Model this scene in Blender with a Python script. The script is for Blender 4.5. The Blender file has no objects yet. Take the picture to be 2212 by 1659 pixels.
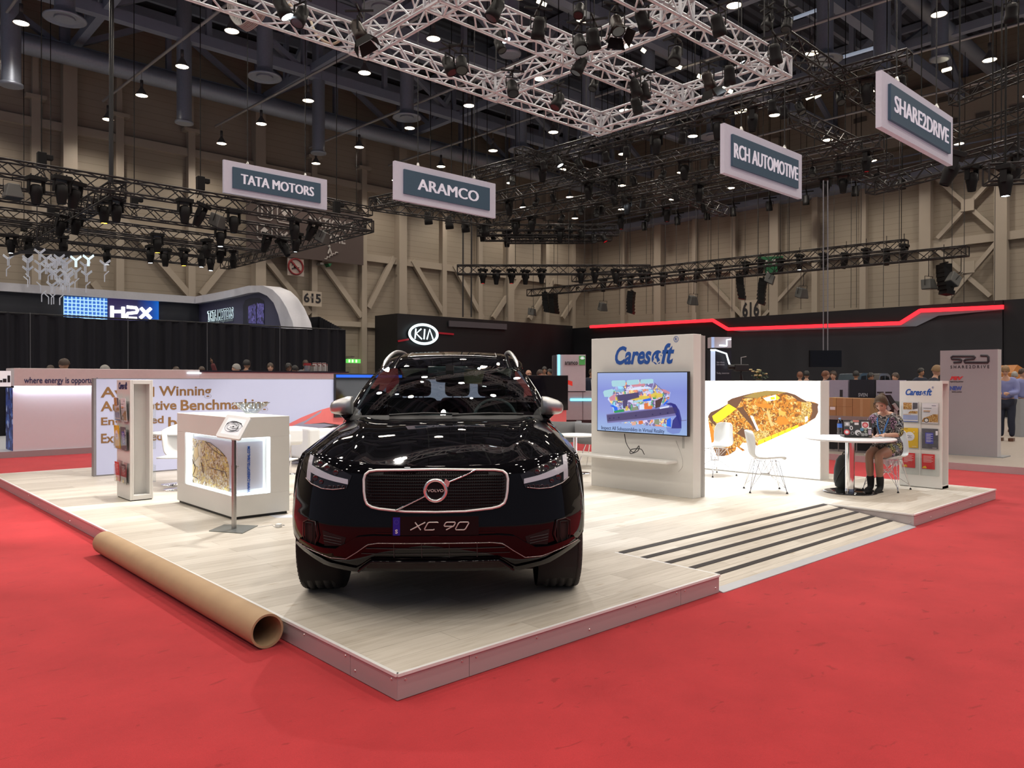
import bpy, bmesh, math, random
import numpy as np
from mathutils import Vector, Matrix, Euler
random.seed(7)
C = bpy.context.scene.collection
PI = math.pi
# ---------------------------------------------------------------- camera, world, exposure
F_PX, YAW, PITCH, ROLL, CAM = 1664.0, .8245, -.005, .0012, np.array([-2.2064, -3.2351, 1.62])
HS = .1411                                  # stage height; world x runs right-back, y left-back, origin at the stage's front corner
_f = np.array([math.cos(YAW)*math.cos(PITCH), math.sin(YAW)*math.cos(PITCH), math.sin(PITCH)])
_r = np.array([math.sin(YAW), -math.cos(YAW), 0.0]); _u = np.cross(_r, _f)
RGT = _r*math.cos(ROLL)+_u*math.sin(ROLL); UPV = np.cross(RGT, _f); FWD = _f
cam = bpy.data.cameras.new('camera'); co = bpy.data.objects.new('camera', cam); C.objects.link(co)
cam.sensor_width = 36; cam.lens = 36*F_PX/2212; cam.clip_end = 300
co.matrix_world = Matrix(((RGT[0], UPV[0], -FWD[0], CAM[0]), (RGT[1], UPV[1], -FWD[1], CAM[1]), (RGT[2], UPV[2], -FWD[2], CAM[2]), (0, 0, 0, 1)))
bpy.context.scene.camera = co
w = bpy.data.worlds.new('hall_fill'); bpy.context.scene.world = w; w.use_nodes = True
w.node_tree.nodes['Background'].inputs[0].default_value = (.62, .66, .85, 1)
w.node_tree.nodes['Background'].inputs[1].default_value = .24  # even bluish fill from all round, added to lift the dark roof and walls
vs = bpy.context.scene.view_settings
bpy.context.scene.display_settings.display_device = 'sRGB'
vs.view_transform = 'Standard'; vs.look = 'None'; vs.gamma = 1; vs.use_curve_mapping = False; vs.exposure = 0
cy = bpy.context.scene.cycles
cy.max_bounces = 6; cy.diffuse_bounces = 2; cy.glossy_bounces = 3; cy.transmission_bounces = 4; cy.transparent_max_bounces = 10
cy.caustics_reflective = False; cy.caustics_refractive = False; cy.sample_clamp_indirect = 4; cy.use_denoising = True
try: cy.denoiser = 'OPENIMAGEDENOISE'
except Exception: pass

# ---------------------------------------------------------------- pixel -> place
def ray(x, y): return FWD+RGT*(x-1106)/F_PX-UPV*(y-829.5)/F_PX
def onz(x, y, z): d = ray(x, y); return CAM+d*(z-CAM[2])/d[2]
def onx(x, y, X): d = ray(x, y); return CAM+d*(X-CAM[0])/d[0]
def ony(x, y, Y): d = ray(x, y); return CAM+d*(Y-CAM[1])/d[1]
def atd(x, y, d): return CAM+ray(x, y)*d

# ---------------------------------------------------------------- materials
MATS = {}
def N(nt, t, **k):
    n = nt.nodes.new('ShaderNode'+t)
    for a, b in k.items():
        if a.startswith('i_'): n.inputs[a[2:].replace('_', ' ')].default_value = b
        else: setattr(n, a, b)
    return n
def c4(c): return (*c, 1) if len(c) == 3 else c
def srgb(r, g, b): return tuple(((v/255+.055)/1.055)**2.4 if v > 10 else v/255/12.92 for v in (r, g, b))
def mat(name, col, rough=.5, metal=0, emit=0, ecol=None, var=.06, scale=12, bump=0, coat=0, spec=.5, alpha=1):
    if name in MATS: return MATS[name]
    m = bpy.data.materials.new(name); m.use_nodes = True; nt = m.node_tree; b = nt.nodes['Principled BSDF']; L = nt.links.new
    b.inputs['Roughness'].default_value = rough; b.inputs['Metallic'].default_value = metal; b.inputs['Specular IOR Level'].default_value = spec
    b.inputs['Coat Weight'].default_value = coat
    if coat: b.inputs['Coat Roughness'].default_value = .03
    tc = N(nt, 'TexCoord'); no = N(nt, 'TexNoise', i_Scale=scale, i_Detail=4.0); L(tc.outputs['Object'], no.inputs['Vector'])
    mx = N(nt, 'Mix', data_type='RGBA'); L(no.outputs['Fac'], mx.inputs['Factor'])
    mx.inputs[6].default_value = c4([v*(1-var) for v in col]); mx.inputs[7].default_value = c4([min(1, v*(1+var)) for v in col])
    L(mx.outputs[2], b.inputs['Base Color'])
    if emit:
        b.inputs['Emission Strength'].default_value = emit; b.inputs['Emission Color'].default_value = c4(ecol or col)
    if bump:
        bp = N(nt, 'Bump', i_Strength=bump, i_Distance=.01); L(no.outputs['Fac'], bp.inputs['Height']); L(bp.outputs[0], b.inputs['Normal'])
    b.inputs['Alpha'].default_value = alpha
    MATS[name] = m; return m
def ramp(nt, stops, interp='LINEAR'):
    r = N(nt, 'ValToRGB'); r.color_ramp.interpolation = interp; e = r.color_ramp.elements
    while len(e) > 1: e.remove(e[-1])
    e[0].position, e[0].color = stops[0][0], c4(stops[0][1])
    for p, c in stops[1:]: q = e.new(p); q.color = c4(c)
    return r
def glassy(name, tint, rough=.0, ior=1.5, boost=0):
    if name in MATS: return MATS[name]
    m = bpy.data.materials.new(name); m.use_nodes = True; nt = m.node_tree; nt.nodes.remove(nt.nodes['Principled BSDF']); L = nt.links.new
    t = N(nt, 'BsdfTransparent'); t.inputs[0].default_value = c4(tint); g = N(nt, 'BsdfGlossy'); g.inputs['Roughness'].default_value = rough
    f = N(nt, 'LayerWeight'); pw = N(nt, 'Math', operation='POWER'); pw.inputs[1].default_value = 4.5; L(f.outputs['Facing'], pw.inputs[0]); mx = N(nt, 'MixShader'); L(t.outputs[0], mx.inputs[1]); L(g.outputs[0], mx.inputs[2])
    a = N(nt, 'Math', operation='MULTIPLY_ADD', use_clamp=True); a.inputs[1].default_value = .9; a.inputs[2].default_value = ((ior-1)/(ior+1))**2+boost; L(pw.outputs[0], a.inputs[0]); L(a.outputs[0], mx.inputs[0])
    L(mx.outputs[0], nt.nodes['Material Output'].inputs[0]); MATS[name] = m; return m
def cellmat(name, stops, scale=30, emit=0, kind='DISTANCE_TO_EDGE', rough=.5, warp=.4, lo=0, hi=.35):
    """printed drawing: dark outlines round irregular cells in a few inks"""
    if name in MATS: return MATS[name]
    m = bpy.data.materials.new(name); m.use_nodes = True; nt = m.node_tree; b = nt.nodes['Principled BSDF']; L = nt.links.new
    tc = N(nt, 'TexCoord'); no = N(nt, 'TexNoise', i_Scale=scale*.35, i_Detail=3.0); L(tc.outputs['Object'], no.inputs['Vector'])
    ad = N(nt, 'VectorMath', operation='MULTIPLY_ADD'); L(no.outputs['Color'], ad.inputs[0]); ad.inputs[1].default_value = (warp,)*3; L(tc.outputs['Object'], ad.inputs[2])
    v1 = N(nt, 'TexVoronoi', feature='F1', i_Scale=scale); v2 = N(nt, 'TexVoronoi', feature='DISTANCE_TO_EDGE', i_Scale=scale)
    L(ad.outputs[0], v1.inputs['Vector']); L(ad.outputs[0], v2.inputs['Vector'])
    sp = N(nt, 'SeparateColor'); L(v1.outputs['Color'], sp.inputs[0]); r = ramp(nt, stops, 'CONSTANT'); L(sp.outputs[0], r.inputs[0])
    mr = N(nt, 'MapRange'); mr.inputs[1].default_value = 0; mr.inputs[2].default_value = .06; mr.inputs[3].default_value = .25; L(v2.outputs['Distance'], mr.inputs[0])
    mu = N(nt, 'Mix', data_type='RGBA', blend_type='MULTIPLY'); mu.inputs['Factor'].default_value = 1; L(r.outputs[0], mu.inputs[6]); L(mr.outputs[0], mu.inputs[7])
    L(mu.outputs[2], b.inputs['Base Color']); b.inputs['Roughness'].default_value = rough
    if emit: L(mu.outputs[2], b.inputs['Emission Color']); b.inputs['Emission Strength'].default_value = emit
    MATS[name] = m; return m
def stripes(name, a, b_, period, width, axis=2, rough=.5, bump=.3):
    """panels with a thin joint every `period` metres along an object axis"""
    if name in MATS: return MATS[name]
    m = bpy.data.materials.new(name); m.use_nodes = True; nt = m.node_tree; b = nt.nodes['Principled BSDF']; L = nt.links.new
    tc = N(nt, 'TexCoord'); s = N(nt, 'SeparateXYZ'); L(tc.outputs['Object'], s.inputs[0])
    d = N(nt, 'Math', operation='DIVIDE'); d.inputs[1].default_value = period; L(s.outputs[axis], d.inputs[0])
    fr = N(nt, 'Math', operation='FRACT'); L(d.outputs[0], fr.inputs[0]); lt = N(nt, 'Math', operation='LESS_THAN'); lt.inputs[1].default_value = width; L(fr.outputs[0], lt.inputs[0])
    no = N(nt, 'TexNoise', i_Scale=.8, i_Detail=3.0); L(tc.outputs['Object'], no.inputs['Vector'])
    va = N(nt, 'Mix', data_type='RGBA'); va.inputs[6].default_value = c4([v*.93 for v in a]); va.inputs[7].default_value = c4([v*1.06 for v in a]); L(no.outputs['Fac'], va.inputs['Factor'])
    mx = N(nt, 'Mix', data_type='RGBA'); L(lt.outputs[0], mx.inputs['Factor']); L(va.outputs[2], mx.inputs[6]); mx.inputs[7].default_value = c4(b_)
    L(mx.outputs[2], b.inputs['Base Color']); b.inputs['Roughness'].default_value = rough
    bp = N(nt, 'Bump', i_Strength=bump, i_Distance=.02, invert=True); L(lt.outputs[0], bp.inputs['Height']); L(bp.outputs[0], b.inputs['Normal'])
    MATS[name] = m; return m

# ---------------------------------------------------------------- mesh builder
LOC = {}
class MB:
    def __init__(s): s.v, s.f, s.m, s.s = [], [], [], []
    def add(s, vs, fs, mi=0, sm=False):
        o = len(s.v); s.v += [tuple(float(t) for t in p) for p in vs]
        for q in fs: s.f.append([i+o for i in q]); s.m.append(mi); s.s.append(sm)
        return s
    def boxb(s, x0, x1, y0, y1, z0, z1, mi=0):
        return s.add([(x, y, z) for z in (z0, z1) for y in (y0, y1) for x in (x0, x1)], [(0, 2, 3, 1), (4, 5, 7, 6), (0, 1, 5, 4), (2, 6, 7, 3), (0, 4, 6, 2), (1, 3, 7, 5)], mi)
    def box(s, c, d, rot=None, mi=0):
        o = len(s.v); s.boxb(-d[0]/2, d[0]/2, -d[1]/2, d[1]/2, -d[2]/2, d[2]/2, mi)
        R = Euler(rot).to_matrix() if rot is not None else Matrix.Identity(3)
        for i in range(o, len(s.v)): s.v[i] = tuple(R @ Vector(s.v[i])+Vector(tuple(map(float, c))))
        return s
    def fr(s, d):
        d = Vector(tuple(map(float, d))).normalized(); a = Vector((0, 0, 1)) if abs(d.z) < .9 else Vector((1, 0, 0))
        x = d.cross(a).normalized(); return x, d.cross(x)
    def cyl(s, p, q, r0, r1=None, n=10, mi=0, caps=True, sm=True):
        p, q = Vector(tuple(map(float, p))), Vector(tuple(map(float, q))); r1 = r0 if r1 is None else r1; x, y = s.fr(q-p)
        A = [(x*math.cos(2*PI*i/n)+y*math.sin(2*PI*i/n)) for i in range(n)]
        o = len(s.v); s.add([p+a*r0 for a in A]+[q+a*r1 for a in A], [(i, (i+1) % n, n+(i+1) % n, n+i) for i in range(n)], mi, sm)
        if caps: s.add([p+a*r0 for a in A], [tuple(range(n))[::-1]], mi); s.add([q+a*r1 for a in A], [tuple(range(n))], mi)
        return s
    def bar(s, p, q, w, h=None, mi=0):
        p, q = Vector(tuple(map(float, p))), Vector(tuple(map(float, q))); h = h or w; x, y = s.fr(q-p)
        K = [x*w/2+y*h/2, x*-w/2+y*h/2, x*-w/2-y*h/2, x*w/2-y*h/2]
        return s.add([p+k for k in K]+[q+k for k in K], [(0, 1, 5, 4), (1, 2, 6, 5), (2, 3, 7, 6), (3, 0, 4, 7), (3, 2, 1, 0), (4, 5, 6, 7)], mi)
    def tube(s, pts, r, n=6, closed=False, mi=0):
        P = [Vector(tuple(map(float, p))) for p in pts]; k = len(P); rings = []; px = None
        rr = r if isinstance(r, (list, tuple)) else [r]*k
        for i in range(k):
            d = (P[(i+1) % k]-P[i-1]) if closed else (P[min(i+1, k-1)]-P[max(i-1, 0)])
            d.normalize()
            if px is None: px, _ = s.fr(d)
            px = (px-d*px.dot(d)).normalized(); y = d.cross(px)
            rings.append([P[i]+(px*math.cos(2*PI*j/n)+y*math.sin(2*PI*j/n))*rr[i] for j in range(n)])
        fs = [(i*n+j, i*n+(j+1) % n, ((i+1) % k)*n+(j+1) % n, ((i+1) % k)*n+j) for i in range(k if closed else k-1) for j in range(n)]
        s.add([p for g in rings for p in g], fs, mi, True)
        if not closed: s.add(rings[0], [tuple(range(n))[::-1]], mi); s.add(rings[-1], [tuple(range(n))], mi)
        return s
    def lathe(s, prof, c=(0, 0, 0), n=24, mi=0, ax='z', sm=True):
        o = len(s.v); V = []
        for r, z in prof:
            for i in range(n):
                a = 2*PI*i/n; p = (r*math.cos(a), r*math.sin(a), z)
                if ax == 'x': p = (z, p[0], p[1])
                if ax == 'y': p = (p[0], z, p[1])
                V.append((p[0]+c[0], p[1]+c[1], p[2]+c[2]))
        k = len(prof); fs = [(i*n+j, i*n+(j+1) % n, (i+1)*n+(j+1) % n, (i+1)*n+j) for i in range(k-1) for j in range(n)]
        s.add(V, fs, mi, sm); return s
    def grid(s, rows, mi=0, sm=True, closed=False):
        k, n = len(rows), len(rows[0])
        return s.add([p for r in rows for p in r], [(i*n+j, i*n+(j+1) % n, (i+1)*n+(j+1) % n, (i+1)*n+j) for i in range(k-1) for j in range(n if closed else n-1)], mi, sm)
    def poly(s, pts, t=None, mi=0):
        """flat polygon, or a slab when t (a vector) is given"""
        n = len(pts); P = [Vector(tuple(map(float, p))) for p in pts]
        if t is None: return s.add(P, [tuple(range(n))], mi)
        t = Vector(tuple(map(float, t)))
        return s.add(P+[p+t for p in P], [tuple(range(n)), tuple(range(n, 2*n))[::-1]]+[(i, n+i, n+(i+1) % n, (i+1) % n) for i in range(n)], mi)
    def mesh(s, me, M, mi=0):
        return s.add([M @ v.co for v in me.vertices], [tuple(p.vertices) for p in me.polygons], mi)
    def build(s, name, mats, parent=None, bevel=0, seg=2, subd=0, solid=0, smooth=None):
        V = np.array(s.v); off = np.zeros(3); loc = None
        if parent is not None: off = np.array(LOC.get(parent.name, (0, 0, 0)), float)
        else: off = np.array([(V[:, 0].min()+V[:, 0].max())/2, (V[:, 1].min()+V[:, 1].max())/2, V[:, 2].min()]); loc = off
        me = bpy.data.meshes.new(name); me.from_pydata((V-off).tolist(), [], s.f); me.polygons.foreach_set('material_index', s.m)
        me.polygons.foreach_set('use_smooth', s.s if smooth is None else [smooth]*len(s.f)); me.update()
        for m in (mats if isinstance(mats, (list, tuple)) else [mats]): me.materials.append(m)
        o = bpy.data.objects.new(name, me); C.objects.link(o)
        if parent is not None: o.parent = parent; LOC[o.name] = tuple(off)
        else: o.location = loc
        bm = bmesh.new(); bm.from_mesh(me); bmesh.ops.recalc_face_normals(bm, faces=bm.faces); bm.to_mesh(me); bm.free()
        if solid: md = o.modifiers.new('thickness', 'SOLIDIFY'); md.thickness = solid; md.offset = 0
        if bevel: md = o.modifiers.new('edges', 'BEVEL'); md.width = bevel; md.segments = seg; md.limit_method = 'ANGLE'; md.harden_normals = False
        if subd: md = o.modifiers.new('smooth', 'SUBSURF'); md.levels = subd; md.render_levels = subd
        return o
USED = {}
def tag(o, label, cat, group=None, kind=None):
    if label: o['label'] = label
    if cat: o['category'] = cat
    if group: o['group'] = group
    if kind: o['kind'] = kind
    return o
def struct(o, label=None):
    o['kind'] = 'structure'
    if label: o['label'] = label
    return o
def thing(name, label, cat, loc=(0, 0, 0), rz=0, group=None, local=False):
    """an Empty at the thing's base; parts are given in world coordinates unless local"""
    o = bpy.data.objects.new(name, None); C.objects.link(o); o.empty_display_size = .1
    o.location = tuple(map(float, loc)); o.rotation_euler = (0, 0, rz); LOC[o.name] = (0, 0, 0) if local else tuple(map(float, loc))
    return tag(o, label, cat, group)
def dup(root, loc, rot=None, label=None, group=None, scale=None, cat=None):
    def rec(o, p):
        c = o.copy(); C.objects.link(c)
        if p is not None: c.parent = p; c.matrix_parent_inverse = o.matrix_parent_inverse
        for ch in KIDS.get(o.name, []): rec(ch, c)
        return c
    r = rec(root, None); r.location = tuple(map(float, loc))
    if rot is not None: r.rotation_euler = rot if isinstance(rot, (tuple, list)) else (0, 0, rot)
    if scale is not None: r.scale = (scale,)*3
    if label: r['label'] = label
    if group: r['group'] = group
    return r
KIDS = {}
def freeze(root):
    """remember the children of a prototype for dup()"""
    for o in C.objects:
        if o.parent is not None: KIDS.setdefault(o.parent.name, [])
        if o.parent is not None and o not in KIDS[o.parent.name]: KIDS[o.parent.name].append(o)
    return root
def text(s, size=1, bold=0, shear=0, ext=.004, sx=1, align='CENTER', space=1):
    """letters as a mesh in the local xz plane, facing -y, centred on x, standing on z=0"""
    cu = bpy.data.curves.new('lettering', 'FONT'); cu.body = s; cu.size = size; cu.offset = bold*size; cu.shear = shear; cu.extrude = ext; cu.resolution_u = 3
    cu.align_x = align; cu.space_character = space
    o = bpy.data.objects.new('lettering', cu); C.objects.link(o); bpy.context.view_layer.update()
    me = bpy.data.meshes.new_from_object(o.evaluated_get(bpy.context.evaluated_depsgraph_get()))
    bpy.data.objects.remove(o); me.transform(Matrix.Rotation(PI/2, 4, 'X') @ Matrix.Diagonal((sx, 1, 1, 1))); return me
def face(origin, right, up=(0, 0, 1)):
    """matrix that lays text (x right, z up, facing -y) on a wall"""
    x = Vector(tuple(map(float, right))).normalized(); z = Vector(tuple(map(float, up))).normalized(); y = z.cross(x).normalized(); z = x.cross(y)
    M = Matrix((x, y, z)).transposed().to_4x4(); M.translation = Vector(tuple(map(float, origin))); return M
def lettering(parent, s, size, M, m, name='lettering', **k):
    b = MB(); b.mesh(text(s, size, **k), M); o = b.build(name, m, parent); return o
def fit(s, width, height, **k):
    """text mesh scaled to a given width and cap height"""
    me = text(s, 1, ext=0.003, **k); xs = [v.co.x for v in me.vertices]; zs = [v.co.z for v in me.vertices]
    W, H = max(xs)-min(xs), max(zs)-min(zs)
    me.transform(Matrix.Translation((-(max(xs)+min(xs))/2, 0, -min(zs)))); me.transform(Matrix.Diagonal((width/W, 1, height/H, 1))); return me
def ordn(i): return ['first', 'second', 'third', 'fourth', 'fifth', 'sixth', 'seventh', 'eighth', 'ninth', 'tenth', 'eleventh', 'twelfth', 'thirteenth', 'fourteenth', 'fifteenth', 'sixteenth', 'seventeenth', 'eighteenth', 'nineteenth', 'twentieth'][i]

WHITE = mat('white_lacquer', (.80, .79, .76), .35, var=.015)
PUREW = mat('white_plastic', (.86, .87, .88), .35, var=.01)
BLACK = mat('black_metal', (.012, .012, .014), .45)
MATTE = mat('black_matte', (.016, .016, .02), .8)
CHROME = mat('chrome', (.86, .86, .88), .08, 1, var=.02)
STEEL = mat('brushed_steel', (.50, .49, .48), .32, 1, var=.1, scale=60)
ALU = mat('aluminium', (.70, .66, .64), .38, .85, var=.1, scale=30)
GREYP = mat('grey_paint', (.30, .30, .31), .55)
ACRYL = glassy('clear_acrylic', (.975, .985, .985), 0, 1.3)
# ================================================================ lights over the stand (on the silver truss and the hall's lamp grid; out of view lights alone)
def spot(name, p, q, power, col=(1, .95, .88), ang=40, blend=.3, r=.06, parent=None):
    l = bpy.data.lights.new(name, 'SPOT'); l.energy = power; l.color = col; l.spot_size = math.radians(ang); l.spot_blend = blend; l.shadow_soft_size = r
    o = bpy.data.objects.new(name, l); C.objects.link(o); o.location = tuple(map(float, p))
    o.rotation_euler = (Vector(tuple(map(float, q)))-Vector(tuple(map(float, p)))).to_track_quat('-Z', 'Y').to_euler()
    return o
# the hall's downlights: a regular grid of warm lamps, 13 m up, running on along the hall behind the camera
LAMP_Z = 13.0
lampdata = bpy.data.lights.new('hall_lamp', 'SPOT'); lampdata.energy = LAMP_W = 330; lampdata.color = (1, .90, .78)
lampdata.spot_size = math.radians(150); lampdata.spot_blend = .6; lampdata.shadow_soft_size = .22
def lamp_xy(i, j): return (-2.3+5.02*i+.037*4.03*j, 33.6-4.03*j)
for i in range(-2, 9):
    for j in range(0, 13):
        x, y = lamp_xy(i, j)
        o = bpy.data.objects.new('hall_lamp_light', lampdata); C.objects.link(o); o.location = (x, y, LAMP_Z-.08)

# ================================================================ the hall
def carpet():
    m = bpy.data.materials.new('red_carpet'); m.use_nodes = True; nt = m.node_tree; b = nt.nodes['Principled BSDF']; L = nt.links.new
    tc = N(nt, 'TexCoord'); n1 = N(nt, 'TexNoise', i_Scale=2.2, i_Detail=6.0, i_Roughness=.65); n2 = N(nt, 'TexNoise', i_Scale=420.0, i_Detail=2.0); n3 = N(nt, 'TexNoise', i_Scale=7.0, i_Detail=3.0, i_Distortion=.8)
    mp = N(nt, 'Mapping'); mp.inputs['Scale'].default_value = (1, 2.2, 1); mp.inputs['Rotation'].default_value = (0, 0, .6)
    L(tc.outputs['Object'], mp.inputs[0]); L(mp.outputs[0], n3.inputs['Vector'])
    for n in (n1, n2): L(tc.outputs['Object'], n.inputs['Vector'])
    r1 = ramp(nt, [(.3, (.42, .020, .026)), (.7, (.52, .029, .036))]); L(n1.outputs['Fac'], r1.inputs[0])
    r3 = ramp(nt, [(.655, (1, 1, 1)), (.72, (.72, .6, .6))]); L(n3.outputs['Fac'], r3.inputs[0])
    r2 = ramp(nt, [(.3, (.8, .8, .8)), (.7, (1.12, 1.12, 1.12))]); L(n2.outputs['Fac'], r2.inputs[0])
    m1 = N(nt, 'Mix', data_type='RGBA', blend_type='MULTIPLY'); m2 = N(nt, 'Mix', data_type='RGBA', blend_type='MULTIPLY')
    for q in (m1, m2): q.inputs['Factor'].default_value = 1
    L(r1.outputs[0], m1.inputs[6]); L(r3.outputs[0], m1.inputs[7]); L(m1.outputs[2], m2.inputs[6]); L(r2.outputs[0], m2.inputs[7]); L(m2.outputs[2], b.inputs['Base Color'])
    b.inputs['Roughness'].default_value = .95; b.inputs['Specular IOR Level'].default_value = .15; b.inputs['Sheen Weight'].default_value = .15
    bp = N(nt, 'Bump', i_Strength=.35, i_Distance=.004); L(n2.outputs['Fac'], bp.inputs['Height']); L(bp.outputs[0], b.inputs['Normal'])
    return m
struct(MB().boxb(-9, 13.6, -8, 15.9, -.12, 0).build('floor', carpet()))
CONC = mat('low_bounce_floor', (.30, .29, .29), .6, var=.08, scale=1.5)  # grey floor beyond the carpet, added so less red bounces up into the hall
for q in ((-25, -9, -25, 36.3), (13.6, 42.3, -25, 36.3), (-9, 13.6, -25, -8), (-9, 13.6, 15.9, 36.3)): struct(MB().boxb(*q, -.12, 0).build('floor', CONC))
WALLM = stripes('wall_panels', (.37, .315, .25), (.26, .22, .17), .33, .06, 2, .55, .25)
COLM = mat('wall_steelwork', (.43, .37, .30), .5, var=.04, scale=2)
f = MB().boxb(-25, 42.3, 36, 36.3, 0, 19.2); struct(f.build('wall_left', WALLM))
f = MB().boxb(42, 42.3, -25, 36, 0, 19.2); struct(f.build('wall_right', WALLM))
DECK = stripes('roof_deck', (.09, .105, .14), (.04, .046, .062), .5, .45, 1, .7, .5)
GIRD = mat('roof_steel', (.26, .30, .40), .55, var=.08, scale=3)
GIRD2 = mat('roof_steel_light', (.28, .32, .40), .5, var=.08, scale=3)
DUCT = mat('galvanised_duct', (.32, .36, .44), .45, .5, var=.12, scale=14)
f = MB().boxb(-25, 42.3, -25, 36.3, 19.2, 19.5); struct(f.build('ceiling', DECK))
for x in (-2.2, 6.7, 15.6, 24.6, 33.5): struct(MB().boxb(x-.28, x+.28, 35.45, 36, 0, 16.4).build('wall_column', COLM))
for x in (2.2, 5.4, 8.8, 12.1, 18.8, 22, 27.9, 30.9, 37.2, 40): struct(MB().boxb(x-.17, x+.17, 35.62, 36, 0, 13.9).boxb(x-.4, x+.4, 35.5, 36, 13.9, 14.05).boxb(x-.12, x+.12, 35.7, 36, 14.05, 16.5).build('wall_column', COLM))
for z, h in ((4.7, .3), (8.6, .42), (12.7, .38)): struct(MB().boxb(-25, 42, 35.7, 36, z, z+h).build('wall_beam', COLM)); struct(MB().boxb(41.7, 42, -25, 35.7, z, z+h).build('wall_beam', COLM))
for y in (-6, 2.4, 8.4, 11.9, 20.5, 29.2): struct(MB().boxb(41.5, 42, y-.28, y+.28, 0, 16.4).build('wall_column', COLM))
for y in (5.2, 15.2, 18, 23.4, 26.3, 32.4): struct(MB().boxb(41.65, 42, y-.17, y+.17, 0, 13).build('wall_column', COLM))
for a, b in (((434, 637), (500, 556)), ((562, 545), (669, 678)), ((694, 565), (780, 684)), ((795, 665), (850, 556)), ((860, 592), (876, 676)), ((890, 562), (960, 682)), ((980, 573), (1042, 687)), ((1127, 592), (1065, 687)), ((1197, 604), (1143, 689)), ((1263, 609), (1215, 687)), ((40, 520), (105, 440)), ((262, 470), (420, 650)), ((200, 610), (240, 660))):
    struct(MB().bar(ony(*a, 35.75), ony(*b, 35.75), .22, .3).build('wall_brace', COLM))
for a, b in (((1514, 588), (1605, 684)), ((1742, 582), (1650, 684)), ((2022, 384), (2160, 505)), ((2152, 378), (2026, 515)), ((2024, 540), (2140, 640)), ((2160, 516), (2050, 645))):
    BX_ = 41.7-.06*((a[0] > b[0])+0); struct(MB().bar(onx(*a, BX_), onx(*b, BX_), .25, .2).build('wall_brace', COLM))
for x, y in ((2090, 443), (2091, 577)): p = onx(x, y, 41.5); struct(MB().boxb(41.47, 41.55, p[1]-.3, p[1]+.3, p[2]-.3, p[2]+.3).build('wall_brace', COLM))
# roof girders run along x, lighter cross girders along y
def girder(p, q, zb, zt, bay, m, ch=.4):
    b = MB(); p, q = np.array(p, float), np.array(q, float); n = max(1, round(np.linalg.norm(q-p)/bay)); B, T = np.array([0, 0, zb]), np.array([0, 0, zt])
    b.bar(p+B, q+B, ch, ch*1.1); b.bar(p+T, q+T, ch, ch*1.1)
    for i in range(n+1):
        a = p+(q-p)*i/n; b.bar(a+B, a+T, .22)
        if i < n:
            c = p+(q-p)*(i+1)/n; b.bar((a+B) if i % 2 else (a+T), (c+T) if i % 2 else (c+B), .24)
    return struct(b.build('roof_girder', m))
for y in (34.9, 30.0, 23.6, 16.9, 10.1, 3.4, -3.3): girder((-25, y, 0), (42, y, 0), 16.1, 18.7, 4.5, GIRD)
for x in (-2.2, 6.7, 15.6, 24.6, 33.5): girder((x, -25, 0), (x, 36, 0), 16.3, 18.9, 3.35, GIRD, .32)
for y in (32.6, 26.8, 20.2, 13.5, 6.8, 0): struct(MB().boxb(-25, 42, y-.09, y+.09, 18.3, 18.7).build('roof_purlin', GIRD2))
for x in (2.2, 11.1, 20, 29, 38): struct(MB().boxb(x-.1, x+.1, -25, 36, 18.8, 19.1).build('roof_purlin', GIRD))
for y, z, r in ((33.6, 15.4, .42), (25.2, 16.9, .38), (18.6, 17.2, .38), (8.2, 16.4, .3)):
    struct(MB().cyl((-25, y, z), (42, y, z), r, n=16).build('ventilation_duct', DUCT))
# drop pipes with round outlets
for i, (x, y, zz, dif) in enumerate(((24, 187, 11.6, 0), (140, 42, 13.2, 1), (398, 268, 12.4, 0), (572, 168, 13.2, 1), (688, 333, 12.4, 0), (822, 18, 14.2, 1), (879, 255, 13.2, 1), (1125, 325, 13.2, 1), (1400, 241, 13.4, 1), (1540, 295, 13.2, 1), (1782, 130, 13.6, 1), (1102, 120, 12.5, 0), (1905, 160, 13.2, 0), (2030, 130, 14, 0), (1270, 300, 12, 0))):
    q = onz(x, y, zz); b = MB().cyl((q[0], q[1], zz), (q[0], q[1], 18.8), .30, n=14)
    if dif: b.lathe([(.3, .35), (.34, .2), (.62, .05), (.64, 0), (.56, -.02), (.5, .04), (.4, .02), (.3, .06), (.0, .06)], (q[0], q[1], zz), 20)
    else: b.lathe([(.3, .12), (.37, .1), (.37, .02), (.3, 0)], (q[0], q[1], zz), 16)
    struct(b.build('air_pipe', DUCT))
# catwalk and plant gallery along the right wall
struct(MB().boxb(40.9, 42, -25, 36, 12.4, 12.75).build('catwalk_floor', GIRD))
for z in (13.1, 13.5): struct(MB().boxb(40.9, 41, -25, 36, z, z+.06).build('catwalk_rail', GIRD))
struct(MB().boxb(27, 40, -25, -1.5, 17.3, 17.8).build('roof_walkway', GIRD2))
GAL = stripes('gallery_panels', (.33, .28, .22), (.12, .10, .09), 1.6, .42, 1, .6, .1)
struct(MB().boxb(41.2, 41.9, 2, 16, 14.2, 17).build('plant_gallery', mat('gallery_wall', (.36, .31, .25), .6)))
for k in range(9): struct(MB().boxb(41.12, 41.2, 3+k*1.45, 3.6+k*1.45, 14.7+.0*k, 15.0).boxb(41.12, 41.2, 3.2+k*1.45, 3.9+k*1.45, 16, 16.25).build('gallery_vent', mat('vent_grille', (.10, .09, .08), .7)))
# lamp rails
for i in range(0, 9):
    x0, y0 = lamp_xy(i, 0); x1, y1 = lamp_xy(i, 10)
    struct(MB().cyl((x0-.02, y0+.7, LAMP_Z+1.0), (x1, y1, LAMP_Z+1.0), .055, n=6).build('lamp_rail', mat('rail_metal', (.42, .42, .44), .4, .5)))

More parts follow.
